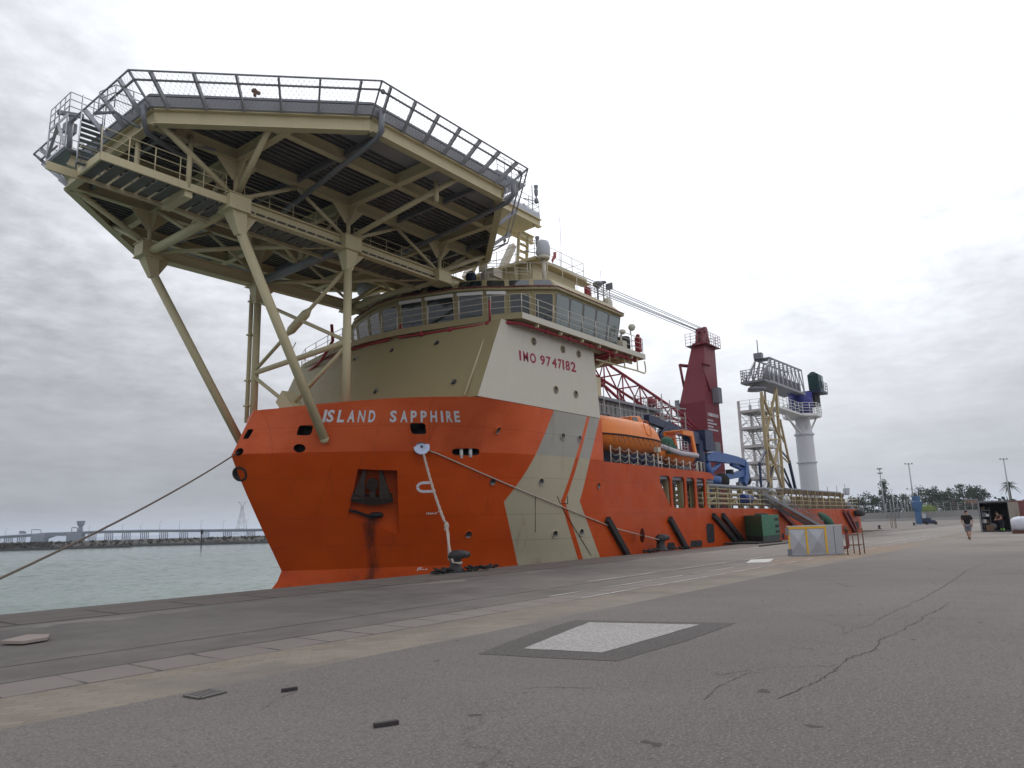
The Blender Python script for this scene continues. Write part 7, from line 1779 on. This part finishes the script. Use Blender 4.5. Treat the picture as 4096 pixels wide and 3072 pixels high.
for k in range(700):
    n = Vector((random.gauss(0, 1), random.gauss(0, 1), abs(random.gauss(0, .6)))).normalized(); p = q+UP*3.0+Vector((n.x*4.2, n.y*3, n.z*2.6))*random.random()**.4; a = n.orthogonal().normalized()*.32; b_ = n.cross(a)
    mb.add([p-a, p+b_*.6, p+a, p-b_*.6], [(0, 1, 2, 3)])
mb.build('foliage', LEAFY, t_)
def palm(base, h_, r_, label):
    t_ = thing('palm_tree', label, 'palm', base); mb = MB(); mb.path([base, base+UP*h_], [.28, .2], 8); mb.build('trunk', BARK, t_)
    mb = MB(); c_ = base+UP*h_
    for k in range(34):
        a = k*2.4; el = random.uniform(-.5, 1.2); d = Vector((math.cos(a)*math.cos(el), math.sin(a)*math.cos(el), math.sin(el))); s_ = d.cross(UP).normalized(); prev = None
        for i in range(7):
            u = i/6; p = c_+d*r_*u-UP*(r_*.55*u*u); w2_ = .28*math.sin(math.pi*min(1, u*.9+.12))
            if prev: mb.add([prev[0]-s_*prev[1]-UP*prev[1]*.5, p-s_*w2_-UP*w2_*.5, p, prev[0]], [(0, 1, 2, 3)]); mb.add([prev[0]+s_*prev[1]-UP*prev[1]*.5, p+s_*w2_-UP*w2_*.5, p, prev[0]], [(0, 1, 2, 3)])
            prev = (p, w2_)
    mb.build('crown', LEAFP, t_)
palm(gpt(2095, 262), sc_(470, 262)+1.2, 4.0, 'palm tree at far right beside the rightmost floodlight pole')
# floodlight poles
def pole(x, y, dep, label, arms):
    b_ = gpt(x, dep); px, py = Z5(x, y)[0], Z5(x, y)[1]; tp_ = atD(Z5(arms[0], y)[0], py, dep); h_ = tp_.z; b_.x, b_.y = tp_.x, tp_.y
    t_ = thing('floodlight_pole', label, 'light pole', b_, 'floodlight poles beyond the quay')
    MB().tube(b_, b_+UP*h_, .32, .18, n=8).build('pole', POLEM, t_)
    for z, w2_ in arms[1]:
        mb = MB(); mb.beam(b_+UP*(h_-z)-Vector((.62, -.78, 0))*w2_, b_+UP*(h_-z)+Vector((.62, -.78, 0))*w2_, .12, .12)
        for k in (-1, 0, 1): mb.box(b_+UP*(h_-z+.25)+Vector((.62, -.78, 0))*w2_*k*.8, (.5, .5, .4))
        mb.build('lamp_head', POLEM, t_)
pole(640, 215, 262, 'leftmost floodlight pole, with two stacked lamp heads', (606, ((0, .8), (1.6, .8))))
pole(960, 158, 262, 'tall floodlight pole with a second lamp arm below its top', (930, ((0, 1.5), (9.0, 2.2))))
pole(2020, 105, 262, 'rightmost floodlight pole, at the palm tree', (1985, ((0, 1.5),)))
q = gpt(775, 258); o = MB(); o.tube(q, q+UP*(sc_(470, 258)+1), .12, .08, n=6); o.beam(q+UP*(sc_(470, 258)+1)-Vector((.6, -.7, 0)), q+UP*(sc_(470, 258)+1)+Vector((.6, -.7, 0)), .1, .1); tag(o.build('lamp_post', POLEM), 'thin short lamp post among the far trees', 'lamp post')
# blue quay machine
q = gpt(1035, 125); q.z = 0; bm_t = thing('quay_machine', 'tall blue quay machine with a grey power unit at its foot', 'machine', q)
r90 = lambda w2_, d2_, z, dx=0: [q+Vector((dx+a*w2_*.62-b_*d2_*.78*0, -a*w2_*.78+0, z))+Vector((.78*b_*d2_, .62*b_*d2_, 0)) for a, b_ in ((-1, -1), (1, -1), (1, 1), (-1, 1))]
mb = MB(); mb.loft([r90(.40, .4, .1), r90(.36, .4, 2.2), r90(.62, .55, 3.0), r90(.66, .6, 3.9), r90(.46, .5, 4.1), r90(.50, .5, 4.9)]); mb.build('tower', BLUEQ, bm_t, bevel=.05)
MB().tube(q+UP*4.9+Vector((.2, 0, 0)), q+UP*5.9+Vector((.2, 0, 0)), .07).build('exhaust', GREYM, bm_t)
d = Vector((.62, -.78, 0)); mb = MB(); mb.beam(q+d*.6+UP*.45, q+d*2.6+UP*.4, 1.2, .6); mb.beam(q+d*.8+UP*.9, q+d*1.9+UP*.8, .8, .6); mb.build('power_unit', NAVY, bm_t, bevel=.04)
MB().beam(q+d*.35+UP*1.5-Vector((.5, .4, 0)), q+d*.95+UP*1.5-Vector((.5, .4, 0)), .06, .8).build('panel', ALU, bm_t); MB().beam(q+d*1.2+UP*1.6, q+d*2.3+UP*.7, .3, .3).build('brace', GREYM, bm_t)
mb = MB()
for k in (.9, 2.4): mb.tube(q+d*k+UP*.25-Vector((.6, .5, 0)), q+d*k+UP*.25-Vector((.45, .4, 0)), .28, n=12)
mb.build('wheel', BLACK, bm_t)
# faint stakes on the quay end
for x in (740, 757, 785, 797):
    p = atZ(*Z5(x, 870), 0); tag(MB().path([p, p+UP*1.2, p+UP*1.25], .035, 5).build('rusty_stake', RUST), 'thin rusty stake standing on the far quay right of the ship stern', 'stake', 'rusty stakes on the far quay')

# road bridge over the water
ZL = lambda x, y: ((x/3.687)/K, (2050+y/3.687)/K); ZM = lambda x, y: ((600+x/3.687)/K, (1950+y/3.687)/K)
BD = 1150; bb = atD(200, 1165, BD); bb.z = 0
rbz = thing('road_bridge', 'long low grey road bridge across the water, on rows of slim piers', 'bridge', bb)
tops = [ZL(-700, 372), ZL(-300, 360), ZL(0, 345), ZL(450, 316), ZL(720, 296), ZL(1000, 288), ZL(1250, 278), ZL(1500, 266), ZL(1900, 260), ZM(0, 622), ZM(850, 617), ZM(1700, 608), ZM(2600, 600)]
mb = MB(); fwv = Vector((.77, .61, 0))*13
T_ = [atD(*p, BD) for p in tops]; sec = [(0, 0), (13, 0), (13, -1.2), (11, -4.2), (2, -4.2), (0, -1.2)]
mb.loft([[p+Vector((.77, .61, 0))*a+UP*b_ for a, b_ in sec] for p in T_]); mb.build('deck', BRIDGC, rbz)
mb = MB()
for p, q in zip(T_, T_[1:]): mb.beam(p+UP*.6, q+UP*.6, .2, .12)
mb.build('parapet_rail', BRIDGC, rbz)
for xs_, Zf in (((-110, 75, 265, 1310, 1555, 1812, 2080), ZL), ((150, 445, 760, 1088, 1435, 1790), ZM)):
    for x in xs_:
        mb = MB()
        for k in range(5):
            px = Zf(x+k*28, 0)[0]; ty = np.interp(px, [t[0] for t in tops], [t[1] for t in tops]); p = atD(px, ty, BD+6); mb.tube((p.x, p.y, -1.5), (p.x, p.y, p.z-4.1), .75, n=8)
        a, b_ = Zf(x-10, 0)[0], Zf(x+122, 0)[0]; mb.build('pier_row', BRIDGC, rbz)
for x0, x1, y0 in ((450, 655, 312), (975, 1195, 290)):
    a, b_ = atD(ZL(x0, y0)[0], ZL(x0, y0)[1], BD-3), atD(ZL(x1, y0)[0], ZL(x1, y0)[1], BD-3); f_ = Vector((.77, .61, 0))*14; a.z = b_.z = -2; ztp = atD(*ZL(x0, y0+12), BD-3).z
    MB().prism([a, b_, b_+f_, a+f_], (0, 0, ztp+2)).build('main_pier', BRIDGC, rbz, bevel=1.5)
a, m_, e_ = (atD(*ZL(*q), BD-1) for q in ((655, 385), (850, 335), (975, 345)))
mb = MB(); up_ = [atD(*ZL(*q), BD-1) for q in ((655, 320), (800, 312), (975, 305))]; lo_ = [a, atD(*ZL(760, 348), BD-1), e_]
mb.loft([[u_, l_, l_+fwv, u_+fwv] for u_, l_ in zip(up_, lo_)]); mb.build('arched_girder', BRIDGC, rbz)
for x0, x1, y0, y1 in ((465, 605, 255, 312), (1057, 1140, 225, 288)):
    A_, B_, C_, D_ = (atD(*ZL(*q), BD+3) for q in ((x0, y1), (x0, y0), (x1, y0), (x1, y1))); mb = MB(); mb.tube(A_, B_, .5, n=6); mb.tube(B_, C_, .5, n=6); mb.tube(C_, D_, .5, n=6)
    for k in (.25, .5, .75): mb.box(B_.lerp(C_, k)+UP*.3, (1.2, 1.2, 1.6))
    mb.build('sign_gantry', BRIDGC, rbz)
c_ = atD(*ZL(1182, 285), BD+2); k_ = 1150*(1/(3.687*K*1560))*1.0
mb = MB(); mb.lathe([(9*.9/2.2, -1), (9*.9/2.2, 4), (9*.7/2.2, 8), (13*.9/2.2, 11.5), (14*.9/2.2, 16), (16*.9/2.2, 16.2), (16*.9/2.2, 17), (2, 17.2)], c_, 10, smooth=False); mb.build('control_tower', BRIDGC, rbz)
LPG = 'lamp posts along the far road bridge'
for x, y0, Zf in ((90, 240, ZL), (1318, 200, ZL), (1560, 195, ZL), (1812, 175, ZL), (2078, 170, ZL), (150, 500, ZM), (440, 490, ZM), (757, 488, ZM), (1082, 488, ZM), (1430, 478, ZM)):
    px, py = Zf(x, y0); ty = np.interp(px, [t[0] for t in tops], [t[1] for t in tops]); p = atD(px, py, BD+1); z0 = atD(px, ty, BD+1).z
    tag(MB().path([(p.x, p.y, z0), (p.x, p.y, p.z-1), (p.x+.6, p.y-.7, p.z), (p.x+2, p.y-2.5, p.z+.4)], .22, 5).build('lamp_post', BRIDGC), 'thin curved lamp post on the far road bridge', 'lamp post', LPG)
p = atD(*ZL(322, 310), BD+4); tk = thing('truck', 'box truck driving over the far road bridge at left', 'truck', p); MB().box(p+UP*1.8, (6, 6.5, 4.2)).build('cargo_box', BRIDGC, tk); MB().box(p+UP*1.2+Vector((3.2, -4, 0)), (2.5, 2.5, 2.8)).build('cab', BRIDGC, tk)
# power pylon beyond the bridge
PYD = 1450; b_ = atD(*ZM(1355, 725), PYD); t2_ = atD(*ZM(1365, 200), PYD); hz = t2_.z; b_ = Vector((t2_.x, t2_.y, 0)); pt = thing('power_pylon', 'tall lattice power pylon with a forked top behind the road bridge', 'pylon', b_)
sdv = Vector((.62, -.78, 0)); mb = MB(); lev = [(0, 11), (hz*.2, 8), (hz*.38, 5.8), (hz*.55, 4.0), (hz*.70, 2.6), (hz*.84, 1.4)]
for (z0, r0_), (z1, r1_) in zip(lev, lev[1:]):
    C0 = [b_+sdv*a*r0_+Vector((.78, .62, 0))*c_*r0_+UP*z0 for a, c_ in ((-1, -1), (1, -1), (1, 1), (-1, 1))]; C1 = [b_+sdv*a*r1_+Vector((.78, .62, 0))*c_*r1_+UP*z1 for a, c_ in ((-1, -1), (1, -1), (1, 1), (-1, 1))]
    for i in range(4): mb.tube(C0[i], C1[i], .34, n=4); mb.tube(C0[i], C1[(i+1) % 4], .2, n=4); mb.tube(C0[(i+1) % 4], C1[i], .2, n=4); mb.tube(C1[i], C1[(i+1) % 4], .2, n=4)
for s_ in (-1, 1): mb.tube(b_+UP*hz*.84, b_+sdv*s_*8+UP*hz*1.0, .5, n=4); mb.tube(b_+sdv*s_*1.2+UP*hz*.80, b_+sdv*s_*8+UP*hz*1.0, .3, n=4); mb.tube(b_+sdv*s_*7+UP*hz*.965, b_+sdv*s_*10.5+UP*hz*.965, .3, n=4)
mb.tube(b_-sdv*10+UP*hz*.965, b_+sdv*10+UP*hz*.965, .35, n=4); mb.build('lattice', POLEM, pt)
p = atZ(*ZM(752, 905), WZ); t_ = thing('channel_marker', 'slim dark marker post standing in the water', 'marker', p); MB().tube(p-UP*1, p+UP*5.6, .16, .12, n=8).build('post', DARK, t_); MB().lathe([(.3, 0), (.34, .1), (.34, 1.0), (.1, 1.2)], p+UP*4.2, 10).build('topmark', DARK, t_)

# ------------------------------------------------------------------ sea haze
hm_ = bpy.data.materials.new('haze_air'); hm_.use_nodes = True; ht = hm_.node_tree
for n in list(ht.nodes): ht.nodes.remove(n)
ho = ht.nodes.new('ShaderNodeOutputMaterial'); pv = ht.nodes.new('ShaderNodeVolumePrincipled'); pv.inputs['Color'].default_value = (.80, .88, 1.0, 1); pv.inputs['Density'].default_value = HAZE; pv.inputs['Anisotropy'].default_value = .2
ht.links.new(pv.outputs[0], ho.inputs['Volume'])
tag(MB().bx(-3000, 9000, -600, 9500, WZ-5.9, 95).build('haze', hm_), kind='stuff')
